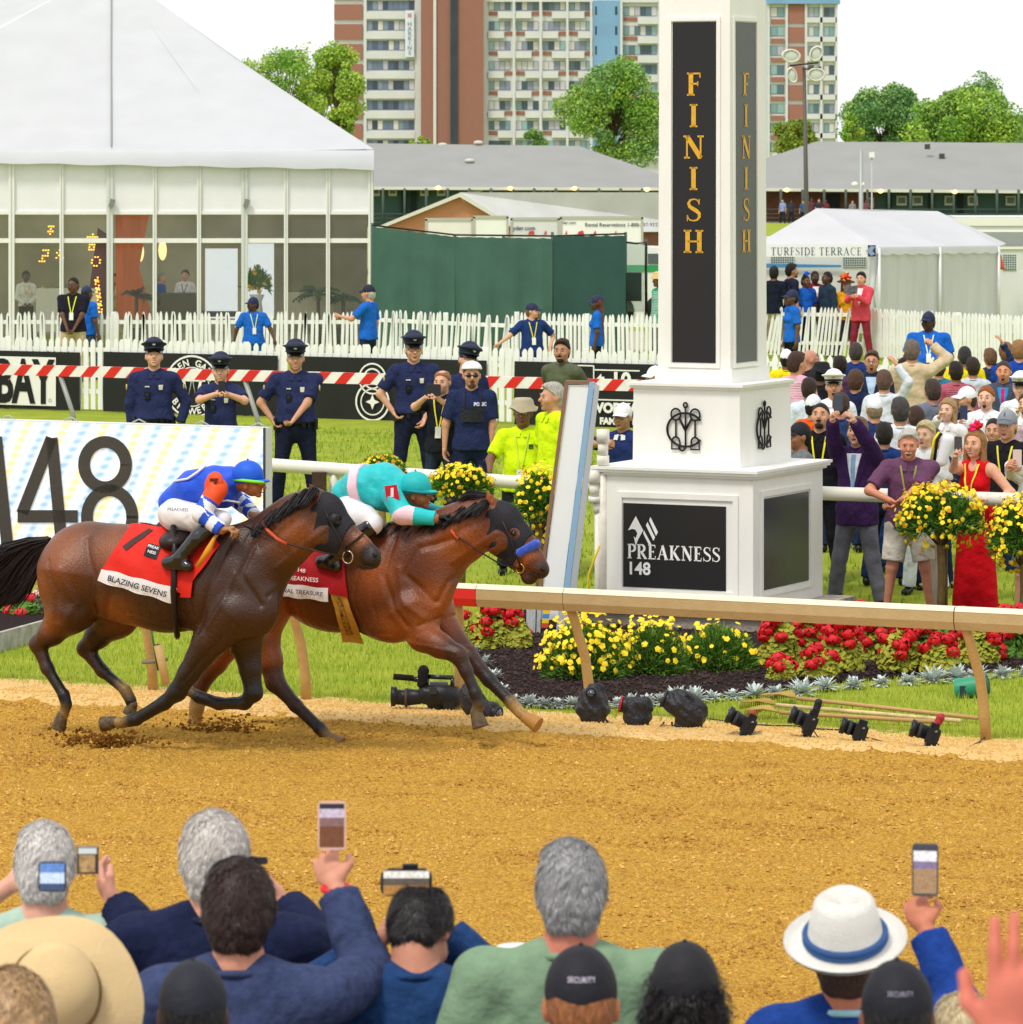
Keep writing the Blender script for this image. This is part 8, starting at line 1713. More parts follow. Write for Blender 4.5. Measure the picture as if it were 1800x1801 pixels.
# ================================================================ cameras on the ground
CB = mat('1a1b1e', rough=.45, noise=.2, nscale=40); CR = mat('0e0f12', rough=.25, spec=.6); GLL = mat('2a2f4a', rough=.05, spec=.9, coat=.6); BAGM = mat('24242b', rough=.5, noise=.3, nscale=14, bump=2, bscale=14, spec=.4)
def camera_obj(label, lens_px, body_px, py_ground, s=None, size=1.25, seed=0, accent=None, plume=None, tilt=0.0):
 """small still camera on a stub tripod: lens points left"""
 gx, gy = py_ground; s = s or s_ground(gy); c = W(gx, gy, s); c[2] = 0.0; t = thing('still_camera', label, 'camera', 'remote still cameras along the rail', tuple(c)); D = c[1]
 P = lambda px, py, d=0.0: W(px, py, F/(D+d))-c
 L0, L1 = P(*lens_px), P(*body_px); d = nrm(L1-L0);
 mb = MB(); mb.tube([L0, L0+d*.03, L0+d*.031, L0+d*.12, L1], [.052*size, .05*size, .042*size, .04*size, .038*size], CB, 16); mb.tube([L0+d*.05, L0+d*.075], .045*size, mat('3a3c42', rough=.6, bump=1, bscale=100), 16); mb.ell(L0+d*.004, (.006, .036*size, .036*size), GLL); mb.build('lens', t)
 mb = MB(); Rm = roty(-math.atan2(d[2], d[0])+tilt); bc = L1+d*.03;
 for cc_, dd_ in (((0, 0, 0), (.075, .15, .10)), ((-.005, 0, .066), (.06, .06, .036)), ((-.03, -.06, -.005), (.05, .045, .11)), ((0, 0, -.07), (.07, .13, .045)), ((.04, 0, .0), (.008, .09, .07)), ((0, .05, .056), (.03, .03, .014)), ((0, -.055, .056), (.035, .03, .012))): mb.box(bc+Rm@np.array(cc_), dd_, CB, Rm)
 mb.box(bc+Rm@np.array((-.012, -.079, .03)), (.05, .004, .012), mat('8a8c90', rough=.4)); mb.build('camera_body', t)
 mb = MB(); mb.tube([bc-[0, 0, .05], [0, 0, .06]], .014, CR, 8); mb.ell([0, 0, .035], (.032, .032, .034), CR)
 for a in (0, 2.1, 4.2): mb.tube([[0, 0, .03], [.09*math.cos(a), .09*math.sin(a), .0]], .009, CR, 6)
 mb.build('stub_tripod', t)
 if plume: mb = MB(); p0 = P(*plume[0]); p1 = P(*plume[1]); v, q = sdf_mesh([Cap(p0, p1, .022, .03, k=.02)], .007, .004, 60); mb.add(v, q, mat(accent or '1b1b22', rough=.6, noise=.7, nscale=40, second='1b1b22'), True); mb.build('radio_trigger', t)
 rs = np.random.default_rng(seed); mb = MB()
 pts = [bc+[.02, 0, -.06], [.12, .02, .03], [.2, -.02, .012], [.14, -.06, .01], [.3, .03, .01], [.42+.1*rs.random(), .05, .012]]; pts = np.array(pts); tt = np.linspace(0, len(pts)-1, 24); mb.tube(np.stack([np.interp(tt, range(len(pts)), pts[:, k]) for k in range(3)], 1), .0045, mat(('1a1a1c', 'a8342a')[seed % 2], rough=.5), 5); mb.build('cable', t)
camera_obj('small black camera with an orange button, fourth from the television camera', (1281, 1256), (1312, 1272), (1303, 1306), seed=1, accent='b84a2a', plume=((1322, 1262), (1324, 1256)))
camera_obj('black camera with an upright plume of cloth, between two smaller ones', (1391, 1256), (1420, 1268), (1414, 1310), seed=2, size=1.3, plume=((1432, 1262), (1440, 1236)))
camera_obj('black camera low on a stub foot with white cable loop', (1480, 1275), (1508, 1284), (1505, 1317), seed=3, size=1.2)
camera_obj('black camera wrapped in red ribbon, last before the bent rail post', (1603, 1280), (1635, 1290), (1635, 1326), seed=4, size=1.25, accent='c4303a', plume=((1643, 1282), (1655, 1262)))
def bag_cam(label, px, py, pts, s, group='cameras in black rain covers', lens=None, extra=None):
 c = W(px, py, s); c[2] = 0; t = thing('covered_camera', label, 'camera', group, tuple(c)); D = c[1]; P = lambda x, y, d=0.0: W(x, y, F/(D+d))-c
 prims = [Cap(P(a[0], a[1]), P(b[0], b[1]), a[2]/s, b[2]/s, k=.03, sy=.8) for a, b in zip(pts[:-1], pts[1:])]; v, q = sdf_mesh(prims, .007, .011, 25); mb = MB(); mb.add(v, q, BAGM, True); mb.build('rain_cover', t)
 if lens:
  mb = MB(); a, b, r = lens; A, B = P(*a), P(*b); d = nrm(B-A); mb.tube([A, B], r/s, CB, 14); mb.tube([A-d*.004, A+d*.002], r*.7/s, GLL, 14); mb.tube([A, A+d*.012], r*1.12/s, mat(extra or '2a2c30', rough=.5), 14); mb.build('lens', t)
 mb = MB()
 for dx in (-.12, .02, .14): mb.tube([[dx*.4, 0, .1], [dx, .03, 0]], .008, CR, 5)
 mb.build('stub_tripod', t)
bag_cam('camera in a tall black rain cover hanging below the rail post', 1043, 1280, [(1043, 1222, 20), (1043, 1245, 27), (1043, 1262, 18), (1043, 1274, 6)], s_ground(1278), lens=((1040, 1219, -.12), (1044, 1225), 9))
bag_cam('camera with a red lens ring in a crumpled black cover', 1118, 1290, [(1112, 1240, 17), (1130, 1245, 17), (1120, 1265, 20), (1112, 1282, 9)], s_ground(1290), lens=((1090, 1238), (1112, 1243), 14), extra='c4202c')
bag_cam('big bagged camera, its black cover flaring like a sack', 1180, 1294, [(1178, 1232, 17), (1205, 1242, 27), (1218, 1256, 26), (1190, 1282, 9)], s_ground(1294), lens=((1166, 1228), (1185, 1236), 15))
bag_cam('dark camera pair half hidden behind the leading foreleg', 850, 1268, [(822, 1222, 17), (838, 1240, 20), (862, 1250, 15), (872, 1258, 9)], s_ground(1262), lens=((878, 1256, -.05), (862, 1252), 12))
# television camera
tvs = s_ground(1250, .0); c = W(752, 1250, tvs); c[2] = 0; tv = thing('television_camera', 'black television camera with long lens and fluffy microphone, lying by the rail', 'video camera', None, tuple(c)); P = lambda x, y, d=0.0: W(x, y, F/(c[1]+d))-c
mb = MB(); v, q = sdf_mesh([Ell(P(775, 1222), (.125, .09, .085), k=.03), Cap(P(750, 1222), P(796, 1226), .075, .08, k=.03), Cap(P(762, 1240), P(770, 1246), .045, .05, k=.02)], .009, .002, 40); mb.add(v, q, CB, True); mb.build('camera_body', tv)
mb = MB(); mb.tube([P(688, 1225), P(697, 1225), P(698, 1226), P(715, 1227), P(716, 1226), P(738, 1226), P(748, 1224)], [.078, .074, .058, .060, .068, .055, .045], CB, 18); mb.tube([P(712, 1227), P(717, 1227)], .072, mat('4a3a30', rough=.6), 18); mb.ell(P(688.5, 1225), (.008, .064, .064), GLL); mb.build('lens', tv)
mb = MB(); mb.tube([P(692, 1190), P(728, 1193)], .024, mat('1c1414', rough=.95, bump=1, bscale=120), 10); mb.tube([P(728, 1194), P(745, 1198)], .022, CR, 8); v, q = sdf_mesh([Cap(P(745, 1180), P(743, 1202), .044, .04)], .008, .003, 90); mb.add(v, q, mat('141215', rough=.95), True); mb.build('microphone', tv)
mb = MB(); mb.tube([P(752, 1190), P(798, 1192)], .018, CR, 8); mb.tube([P(752, 1190), P(750, 1212)], .016, CR, 8); mb.tube([P(796, 1192), P(796, 1212)], .016, CR, 8); mb.box(P(772, 1202), (.14, .08, .025), mat('5a5e62', metal=.5, rough=.4)); mb.build('handle', tv)
mb = MB(); mb.box(P(790, 1236, -.02), (.09, .12, .12), CB); mb.box(P(762, 1215, -.1), (.06, .02, .05), mat('30343a', rough=.3)); mb.build('battery', tv)
# long cable
cb = MB(); pts = np.array([W(px, py, s_ground(py, .02)) for px, py in ((1245, 1264), (1275, 1268), (1320, 1274), (1360, 1276), (1400, 1277), (1440, 1282), (1480, 1284), (1520, 1296), (1560, 1306), (1600, 1312), (1640, 1318), (1680, 1322), (1700, 1316), (1722, 1306), (1735, 1296))]); tt = np.linspace(0, len(pts)-1, 60); cb.tube(np.stack([np.interp(tt, range(len(pts)), pts[:, k]) for k in range(3)], 1), .006, mat('2a2622', rough=.5), 6); tag(cb.build('cable'), 'thin dark cable trailing past the small cameras to the bent post', 'cable')
# rakes and poles lying on the lawn
def gpt(px, py, z=.03): return W(px, py, s_ground(py, z))
def rake(label, tip, head, m, hcol):
 t = thing('rake', label, 'rake', 'rakes lying on the lawn'); a, b = gpt(*tip, .04), gpt(*head, .05); mb = MB(); mb.tube([b, a], .016, m, 8); mb.build('handle', t)
 mb = MB(); d = nrm(b-a); pr = np.cross(d, [0, 0, 1.]); hm = mat(hcol, rough=.7)
 for i in range(13):
  f = (i-6)/6; e = b+d*.22+pr*f*.17; mb.tube([b, (b+e)/2+[0, 0, .03], e+[0, 0, .02], e-[0, 0, .03]], .006, hm, 4)
 mb.tube([b+d*.12-pr*.09+[0, 0, .02], b+d*.12+pr*.09+[0, 0, .02]], .008, hm, 4); mb.build('tines', t)
WD = mat('c49a68', rough=.7, noise=.3, nscale=10, second='b07a4a'); WD2 = mat('d8bd8c', rough=.7, noise=.3, nscale=10)
rake('garden rake with a green and wooden handle, uppermost on the lawn', (1720, 1263), (1402, 1228), WD, 'b0924c')
rake('garden rake with a plain wooden handle, second on the lawn', (1690, 1268), (1366, 1240), WD2, 'a5883f')
rake('garden rake with a blue banded handle, lowest of the three', (1650, 1270), (1372, 1253), WD, 'b89a52')
gb_ = thing('bucket', 'green plastic bucket tipped on its side behind the bent rail post', 'bucket', None, tuple(gpt(1712, 1226, 0))); o = np.array(gb_.location); mb = MB(); a, b = W(1684, 1213, s_ground(1226))-o, W(1738, 1204, s_ground(1226)+.5)-o; mb.tube([a, a+(b-a)*.03, b], [.092, .088, .075], mat('2f8f6c', rough=.45), 20, cap=False); mb.tube([a+(b-a)*.02, b*.98], [.08, .07], mat('1f5e48', rough=.6), 20); mb.build('bucket_wall', gb_); mb = MB(); d = nrm(b-a); mb.box(a+(b-a)*.2+[0, -.085, -.02], (.07, .01, .1), mat('2a3a40')); mb.build('handle', gb_)
# ================================================================ police officers by the striped rail
UNI = '2a3156'; PANT = '20243c'; PCAP = '20253f'; S1, S2_, S3_ = 'dba587', 'cf9676', 'e3b296'
og = 'police officers on the turf'
pol = dict(top=('uniform', UNI), bottom=('trousers', PANT), hat=('police', PCAP), group=og)
person('officer in long navy sleeves looking up, behind the left part of the LED board', 271, 597, H=1.86, w=1.16, phi=4, pitch=12, yaw=0, sk=S1, face='smile', hair=('buzz', '4a382c'), arms=((232, 752, 0), (318, 745, 0)), **{**pol, 'top': ('uniform_long', UNI)}, decals=(('badge',), ('nameplate',), ('radio',), ('patch',), ('belt', 1)))
o = person('officer photographing with a phone, behind the LED board', 388, 622, H=1.76, phi=-2, sk=S1, face='smile', hair=('buzz', '3a2c22'), w=1.03, belly=.02, arms=((383, 692, .36), (397, 692, .36)), hints=((-1, 0, -.5), (1, 0, -.5)), curls=(1.1, 1.1), decals=(('badge',), ('nameplate',), ('radio',), ('belt', 1)), **pol)
phone('dark phone held up by the officer behind the LED board', W(390, 682, F/(o['D']-.42)), .075, .15, n=(0, 1, 0), up=(0, 0, 1))
person('stout officer with hands at his belt, standing clear right of the LED board', 520, 600, H=1.86, phi=2, sk=S2_, face='smile', hair=('buzz', '6a5848'), w=1.2, belly=.05, arms=('hip', (515, 742, .28)), curls=(.9, 1.0), decals=(('badge',), ('nameplate',), ('radio',), ('patch',), ('belt', 1)), **pol)
person('tall officer with glasses and cap, hand on his holster, before the ring banner', 728, 585, H=1.9, phi=8, sk=S1, hair=('buzz', '5a4436'), glasses='2a2622', w=1.14, arms=('hip', (745, 745, .15)), curls=(.9, .7), decals=(('badge',), ('nameplate',), ('radio',), ('patch',), ('belt', 1)), **pol)
person('officer with his face hidden, his soft cap tipped, behind the helmeted one', 820, 604, H=1.86, phi=25, roll=12, sk=S1, hair=('buzz', '3a2c22'), decals=(('patch',),), **pol)
o = person('man in a dark shirt filming with a tablet, between two officers', 778, 650, H=1.70, phi=-18, sk=S1, face='closed', hair=('balding', 'a5734e'), top=('polo', '20222a'), bottom=('trousers', '2a3446'), arms=((750, 698, .34), (770, 700, .38)), hints=((-1, 0, -.6), (.8, 0, -.8)), curls=(1.0, 1.0), decals=(('lanyard', 'e8dc3a', 1.16),), group='people on the turf')
phone('black tablet held by the man between the officers', W(762, 686, F/(o['D']-.42)), .17, .13, n=(.1, 1, 0), name='tablet', cat='tablet')
person('officer in a white bicycle helmet and dark glasses with a chest pack', 830, 630, H=1.80, phi=3, sk=S2_, hair=('buzz', '3a2c22'), hat=('helmet', 'e8e8ea'), glasses='101014', top=('tee', '252e52'), bottom=('trousers', '202844'), arms=((778, 812, .05), (860, 806, .05)), beard='5a4632', decals=(('vest',), ('text', 'POLICE', .05, 1.36, -1, 'c8ccd8', .1)), group=og, w=1.06)
NEON = 'd2ee14'
o = person('man in a neon yellow polo and tan bucket hat behind the tubular rail', 920, 697, H=1.76, s=176, phi=-8, sk='7a5240', hair=('buzz', '2a2220'), hat=('bucket', 'b8ac90'), top=('polo', NEON), bottom=('trousers', '2a2a30'), w=1.15, belly=.05, arms=((862, 828, .3), (958, 850, .1)), decals=(('text', '!!!', .06, 1.33, -1, '2a3a1a', .1), ('lanyard', 'c8d832', 1.10)), group='people on the turf')
person('grey haired man in a neon yellow polo, turned to the left', 972, 672, H=1.84, phi=-60, yaw=-10, sk=S2_, hair=('short', 'c4beb2'), top=('polo', NEON), bottom=('trousers', '2a2a30'), w=1.05, group='people on the turf')
person('bearded man in an olive green jacket near the mirror board', 988, 595, H=1.84, phi=-30, yaw=15, sk='b98464', beard='2e211a', face='smile', hair=('short', '33241c'), top=('jacket', '5a6048'), bottom=('trousers', '2c3038'), arms=('back', 'back'), group='people on the turf')
person('young man in a white cap and blue and yellow jacket, left of the tower', 1096, 705, H=1.74, s=176, phi=-25, sk='b98a66', hair=('short', '1a1412'), hat=('cap', 'eceae8'), glasses='3a3230', top=('polo', '26356a', 'e8e8e8'), bottom=('trousers', '22304a'), arms=((1065, 780, .3), None), hints=((-1, 0, -.2), None), curls=(1.2, .5), group='people on the turf')
tag(MB().box(W(1098, 776, 186), (.17, .04, .13), mat('e6c03a', rough=.7)).build('sleeve_stripe'), 'yellow striped forearm panel at the young man in the white cap', 'flag') if False else None
person('person in a white cap mostly hidden by the tower', 1152, 640, H=1.76, s=155, phi=-60, sk='c99a7a', hair=('short', '2a2220'), hat=('cap', 'eceeee'), top=('polo', 'd8dadd'), group='people on the turf')
# security and staff between the fences
sg_ = 'staff between the picket fences'; BLU_ = '2068c8'
person('broad man in a black polo and khaki trousers, hands clasped, by the tent', 129, 487, H=1.86, s=98, phi=-8, yaw=-12, sk='6a4634', hair=('buzz', '1a1614'), glasses='2a2622', top=('polo', '23202c'), bottom=('trousers', 'c2ac86'), w=1.15, arms=('clasp', 'clasp'), decals=(('lanyard', 'e6ee3a', 1.2),), vox=.018, group=sg_)
person('person in blue half hidden behind the man in the black polo', 153, 500, H=1.76, s=97, phi=140, sk='6a4634', hair=('buzz', '1a1614'), hat=('cap', '2a3050'), top=('polo', BLU_), bottom=('trousers', '3a5068'), vox=.018, group=sg_)
person('staff man in blue polo and navy cap turned aside, wearing a pass', 446, 520, H=1.82, s=100, phi=10, yaw=-60, sk='5a3c2e', hair=('buzz', '1a1614'), hat=('cap', '1f2548'), top=('polo', BLU_), bottom=('trousers', '1c62b8'), w=1.15, arms=((408, 612, 0), (484, 600, .1)), decals=(('lanyard', 'dfe6a0', 1.2),), vox=.018, group=sg_)
person('older staff man in blue seen from the side, one arm stretched to the fence', 648, 498, H=1.84, s=101, phi=-115, sk=S2_, hair=('buzz', 'c8c0b4'), hat=('cap', '1a1d33'), top=('polo', BLU_), bottom=('trousers', '232a44'), arms=((598, 556, .1), None), w=1.05, vox=.018, group=sg_)
person('red bearded man in a navy shirt, arm reaching out to the left', 936, 530, H=1.86, s=107, phi=12, yaw=60, sk=S1, beard='a8623a', hair=('buzz', '8a5a3a'), hat=('cap', '1f2548'), top=('polo', '22386e'), bottom=('trousers', '22386e'), w=1.12, belly=.03, arms=((876, 606, .2), (968, 610, 0)), decals=(('lanyard', 'e6d83a', 1.2),), vox=.018, group=sg_)
person('staff woman with very long braided hair, blue shirt and black trousers', 1050, 517, H=1.72, s=102, phi=-95, sk='5a3c2e', fem=True, hair=('braids', '7a3a28'), hat=('cap', '1f2548'), top=('polo', BLU_), bottom=('trousers', '1d1e26'), vox=.018, group=sg_)
person('staff person in blue and black before the slanting fence', 1393, 507, H=1.68, s=101, phi=-70, sk='6a4634', hair=('buzz', '1a1614'), hat=('cap', '20284a'), top=('polo', BLU_), bottom=('trousers', '17181f'), vox=.018, fem=True, group=sg_)
person('large man in a royal blue shirt and navy cap standing behind the crowd', 1634, 545, H=1.84, s=119, phi=-5, yaw=-25, sk='4a3026', hair=('buzz', '1a1614'), hat=('cap', '22284a'), glasses='2a2622', top=('tee', '1f66cc'), bottom=('trousers', '232a44'), w=1.35, belly=.06, decals=(('lanyard', 'e4ecb0', 1.2),), vox=.016, group=sg_)
# guests at the small tent
tg = 'guests under the small tent'; tk_ = dict(vox=.018, group=tg)
person('man in black with belt pouches, leftmost under the sign', 1362, 465, H=1.82, s=88, phi=165, sk='7a5240', hair=('buzz', '1a1614'), hat=('cap', '17181f'), top=('polo', '1c2030'), bottom=('trousers', 'b0a48c'), **tk_)
person('bearded man in dark navy turned right, under the sign', 1393, 463, H=1.86, s=88, phi=110, sk='b98464', beard='2a1d16', hair=('short', '1a1412'), top=('tee', '20243a'), bottom=('trousers', '1a1c28'), **tk_)
person('guest in blue with a tall cobalt feather hat', 1418, 478, H=1.72, s=88, phi=30, sk='6a4634', hair=('short', '1a1412'), hat=('feathers', '1c4fd0', '2a62e0', '12309a'), top=('tee', '1d5cc0'), bottom=('trousers', '1a2a5a'), **tk_)
person('bearded man in a maroon jacket over a white shirt', 1434, 476, H=1.82, s=87, phi=10, sk='4a3026', beard='1a1614', hair=('buzz', '1a1614'), top=('jacket', '7a1c2c', None, None, 'f0ecea', None), bottom=('trousers', '6a1826'), arms=('fold', 'fold'), **tk_)
person('man in a dark navy jacket seen from the side between maroon and orange', 1455, 477, H=1.82, s=88, phi=-60, sk='5a3c2e', hair=('buzz', '1a1614'), top=('jacket', '28384a'), bottom=('trousers', '22304a'), **tk_)
person('woman with a huge orange and red feather hat and a yellow jacket, reading', 1488, 480, H=1.68, s=88, phi=5, pitch=-8, fem=True, sk=S1, hair=('long', '9a5a30'), hat=('big_feathers', 'e8501e', 'c42a1a', 'f0862a', '7a2a20'), top=('polo', 'e0a01c'), bottom=('trousers', '3a3a4a'), arms=('belt', 'belt'), **tk_)
o = person('person in a coral pink jacket with a dark fringe, holding a programme', 1515, 478, H=1.80, s=89, phi=-20, sk=S1, hair=('thick', '15100e'), top=('jacket', 'd44a58', None, None, 'f4e6e6', None), bottom=('trousers', '8a2a3a'), arms=((1500, 520, .3), (1508, 522, .25)), **tk_)
pb = thing('programme', 'open black and white programme held before the coral jacket', 'booklet', None, tuple(W(1496, 512, 90))); mb = MB(); mb.prism([(-.13, 0, -.04), (.0, -.03, -.08), (.03, -.03, .10), (-.10, 0, .12)], [0, .006, 0], mat('26242c', rough=.5, noise=.8, nscale=30, second='8a8690')); mb.prism([(.0, -.03, -.08), (.13, 0, -.04), (.16, 0, .12), (.03, -.03, .10)], [0, .006, 0], mat('26242c', rough=.5, noise=.8, nscale=30, second='8a8690')); mb.build('pages', pb)
person('person in a green and white patterned shirt, cut by the tower edge', 1160, 476, H=1.78, s=93, phi=-70, sk='7a5240', hair=('buzz', '1a1614'), hat=('bucket', 'd8b878'), top=('tee', '2aa07c'), bottom=('trousers', '3a3f4a'), w=1.1, vox=.018, decals=(('stripes', 'e8e4e8'),))
# people inside the marquee
ig = 'people inside the marquee'
person('server in a white shirt with gold scarf behind the glass, leftmost', 46, 476, H=1.72, s=83, phi=15, sk='6a4634', fem=True, hair=('bun', '1a1412'), top=('shirt', 'e8e4dc'), bottom=('trousers', '3a2a2a'), arms=('belt', 'belt'), decals=(('lanyard', 'd8b83a', 1.25, False),), vox=.02, group=ig)
person('server in white smiling behind the glass near the palms', 326, 474, H=1.72, s=83, phi=-10, sk=S1, fem=True, face='smile', hair=('bun', '4a342a'), top=('shirt', 'f0ece8'), bottom=('trousers', '2a2a34'), arms=('belt', None), vox=.02, decals=(('lanyard', '5a4a8a', 1.25, False),), group=ig)
person('seated looking man in blue behind the glass', 284, 478, H=1.74, s=83, phi=80, sk=S1, hair=('buzz', 'a8a29a'), top=('polo', '2a5cb0'), bottom=('trousers', '2a2a34'), vox=.02, group=ig)
person('guest in a yellow and white dress behind the glass beside the orange drape', 205, 480, H=1.7, s=83, phi=-50, sk=S1, fem=True, hair=('long', '7a3a2a'), top=('dress', 'd8cf98'), vox=.02, group=ig)
# palms and flowers in the marquee
def palm(label, px, py, s, n, L, seed, m):
 rs = np.random.default_rng(seed); c = W(px, py, s); t = thing('palm', label, 'plant', 'palms inside the marquee', (c[0], c[1], .04)); o = np.array([0, 0, c[2]-.3]); mb = MB()
 for i in range(n):
  a = rs.uniform(0, 6.3); e = rs.uniform(.4, 1.3); d = np.array([math.cos(a)*math.cos(e), .6*math.sin(a)*math.cos(e), math.sin(e)]); l = L*rs.uniform(.7, 1.1); pts = [o+d*l*tt+np.array([0, 0, -.55*l*tt*tt]) for tt in np.linspace(0, 1, 9)]
  mb.tube(pts, .008, m, 4)
  for p, q in zip(pts[2:-1], pts[3:]):
   for sg in (-1, 1):
    sd = nrm(np.cross(q-p, [0, 0, 1.]))*sg; mb.add([p, q, q+sd*.16*l-[0, 0, .06], p+sd*.17*l-[0, 0, .06]], [[0, 1, 2]], m)
 mb.build('fronds', t); mb = MB(); mb.tube([(0, 0, 0), o], .04, mat('5a4a34'), 6); mb.tube([(0, 0, 0), (0, 0, .35)], [.14, .2], mat('4a4038'), 12); mb.build('trunk', t)
PG = mat('3f5a34', rough=.7, noise=.4, nscale=5)
palm('broad palm with feathered fronds behind the glass, left one of two on the right', 560, 500, 84, 18, .75, 201, PG); palm('dense dark palm at the right end of the marquee', 604, 508, 84, 26, .5, 202, PG); palm('brownish fern palm before the orange drape', 240, 503, 84, 22, .6, 203, mat('4a3a2c', rough=.8))
fa = thing('flower_arrangement', 'tall arrangement of green leaves and yellow flowers behind the glass', 'flowers', None, (W(452, 500, 84)[0], F/84, .04)); rs = np.random.default_rng(9); mb = MB(); sprigs(mb, np.array([0, 0, 1.2]), np.array([.24, .2, .4]), 500, .2, .02, GF, rs, .8); mb.build('leaves', fa); mb = MB()
P = rs.normal(size=(26, 3))*[.12, .1, .17]+[0, -.1, 1.3]; daisies(mb, P, rs.normal(size=(26, 3))+[0, -2, .3], .05, mat('e8b83a', rough=.6), rs); mb.build('blossoms', fa); mb = MB(); mb.tube([(0, 0, .0), (0, 0, .9), (0, 0, 1.05)], [.22, .10, .16], mat('d8d8d4'), 12); mb.build('vase', fa)
fa = thing('flower_arrangement', 'low yellow flowers on the counter behind the glass at the left', 'flowers', None, (W(92, 500, 83)[0], F/83-.3, .9)); mb = MB(); sprigs(mb, np.array([0, 0, .12]), np.array([.2, .15, .18]), 250, .14, .015, GF, rs, .8); P = rs.normal(size=(20, 3))*[.1, .08, .07]+[0, -.08, .22]; daisies(mb, P, rs.normal(size=(20, 3))+[0, -2, .3], .045, mat('e0b03a', rough=.6), rs); mb.build('bouquet', fa)
# people on the barn gallery
gg_ = 'people on the barn gallery'
for i, (px, yt, c, l_) in enumerate(((1377, 350, '8a9ad0', 'leftmost, in pale blue'), (1392, 353, '3a3a4a', 'second from the left, in black'), (1413, 352, '3a5a8a', 'by the floodlight pole, in blue'), (1428, 348, '6a3a4a', 'right of the floodlight pole, in maroon'), (1441, 349, '3a3a44', 'in dark clothes near the pale door'), (1453, 351, '7a3038', 'in red, nearest the pale door'), (1500, 352, '8a8a90', 'in grey at the end of the brick wall'), (1524, 350, '7a4a58', 'last on the gallery, in dull pink'))):
 person('small figure on the barn gallery, '+l_, px, yt, H=1.75, s=27.1, phi=(i*37) % 60-30, sk=('dba587', '6a4634')[i % 2], hair=('buzz', '1a1412'), top=('tee', c), bottom=('trousers', '2a2c38'), vox=.035, group=gg_, head=1.1)
# ================================================================ crowd at the right
cg = 'crowd right of the tower'; c_ = dict(group=cg)
PP = 'POLICE'
person('person in a yellow police shirt and white cap, leftmost in the crowd', 1384, 611, H=1.78, s=137, phi=170, sk='8a5a44', hair=('short', '1a1412'), hat=('cap', 'eceef0'), top=('tee', 'f0d818'), decals=(('text', PP, .095, 1.22, 1, '6a6420'),), **c_)
person('man in a pink striped shirt seen from behind, just right of the tower', 1402, 618, H=1.86, s=152, phi=150, yaw=-20, sk=S2_, hair=('short', '4a3026'), top=('shirt', 'e8a8c0'), decals=(('stripes', 'f4dce6'),), bottom=('trousers', '3a4a6a'), **c_)
person('bald man with glasses facing right behind the pink shirt', 1426, 614, H=1.80, s=143, phi=110, sk='c98a72', hair=('none', '4a3a30'), glasses='2a2622', top=('polo', '26262c'), **c_)
person('person with a black hat, only the crown showing behind the naval cap', 1446, 634, H=1.7, s=149, phi=160, sk='6a4634', hair=('short', '101014'), hat=('bucket', '16161c'), top=('tee', '202028'), **c_)
person('man in a white naval cap with gold badge shouting with joy', 1467, 652, H=1.84, s=162, phi=-5, pitch=6, sk=S2_, face='open', hair=('buzz', '8a6a4a'), hat=('officer', 'eeece8'), top=('shirt', 'e9ecf0'), bottom=('trousers', 'e9ecf0'), **c_)
person('child sized figure in orange between the striped shirt and naval cap', 1432, 690, H=1.66, s=165, phi=150, sk='b98464', hair=('short', '1a1412'), hat=('cap', 'e8ecf2'), top=('tee', 'ea5a18'), **c_)
person('man in a navy suit with his back turned, near the glasses man', 1506, 602, H=1.82, s=139, phi=175, sk='b98464', hair=('short', '4a403a'), top=('jacket', '263a78'), **c_)
person('man with glasses in a navy blazer and pale blue shirt calling out', 1534, 616, H=1.88, s=147, phi=-8, sk=S2_, face='open', hair=('short', '5a4030'), glasses='2a2622', top=('jacket', '262f4a', None, None, 'b8d0f0', None), bottom=('trousers', '8a8478'), **c_)
person('person with brown hair and a pale cap behind, dark jacket, seen from the back', 1506, 650, H=1.74, s=157, phi=165, sk='b98464', hair=('thick', '5a3c2c'), top=('jacket', '232a4a'), bottom=('trousers', '2aa0a8'), **c_)
person('person in a plain white cap and navy top seen from behind', 1538, 693, H=1.74, s=172, phi=190, sk=S2_, hair=('buzz', 'a08a70'), hat=('cap_strap', 'eceef2'), top=('tee', '2a3a70'), **c_)
person('grey haired person in a white shirt with a back collar loop', 1584, 698, H=1.84, s=178, phi=178, sk='b98464', hair=('short', '4a4644'), top=('shirt', 'e6eaf2'), bottom=('trousers', '24386a'), hat=None, **c_)
person('dark haired man low between white shirt and grey suit, face hidden', 1612, 714, H=1.74, s=176, phi=185, sk='b98464', hair=('short', '4a3228'), top=('polo', '4a5068'), **c_)
person('dark skinned man behind the tan jacket, only hair showing', 1590, 628, H=1.72, s=140, phi=175, sk='5a3c2e', hair=('buzz', '2a1e1a'), top=('polo', 'd8d4cc'), **c_)
person('man in a tan jacket raising his fist', 1605, 597, H=1.90, s=146, phi=172, sk=S2_, hair=('short', '7a6a5e'), top=('jacket', 'd2bd9a'), bottom=('trousers', '8a7a60'), w=1.08, arms=(None, (1640, 606, -.05)), hints=(None, (1, 0, -.3)), curls=(.5, 1.6), **c_)
person('man in a yellow police shirt with his back to us, right of the fist', 1697, 608, H=1.82, s=141, phi=185, sk='8a5a44', hair=('buzz', '3a3634'), top=('tee', 'f0d818'), w=1.12, decals=(('text', PP, .095, 1.24, 1, '6a6420'),), **c_)
person('dark haired man in a dusty red checked shirt seen from behind', 1682, 635, H=1.78, s=150, phi=180, sk='9a6a50', hair=('short', '2e2220'), top=('shirt', 'b4586a'), decals=(('stripes', 'c88090'),), **c_)
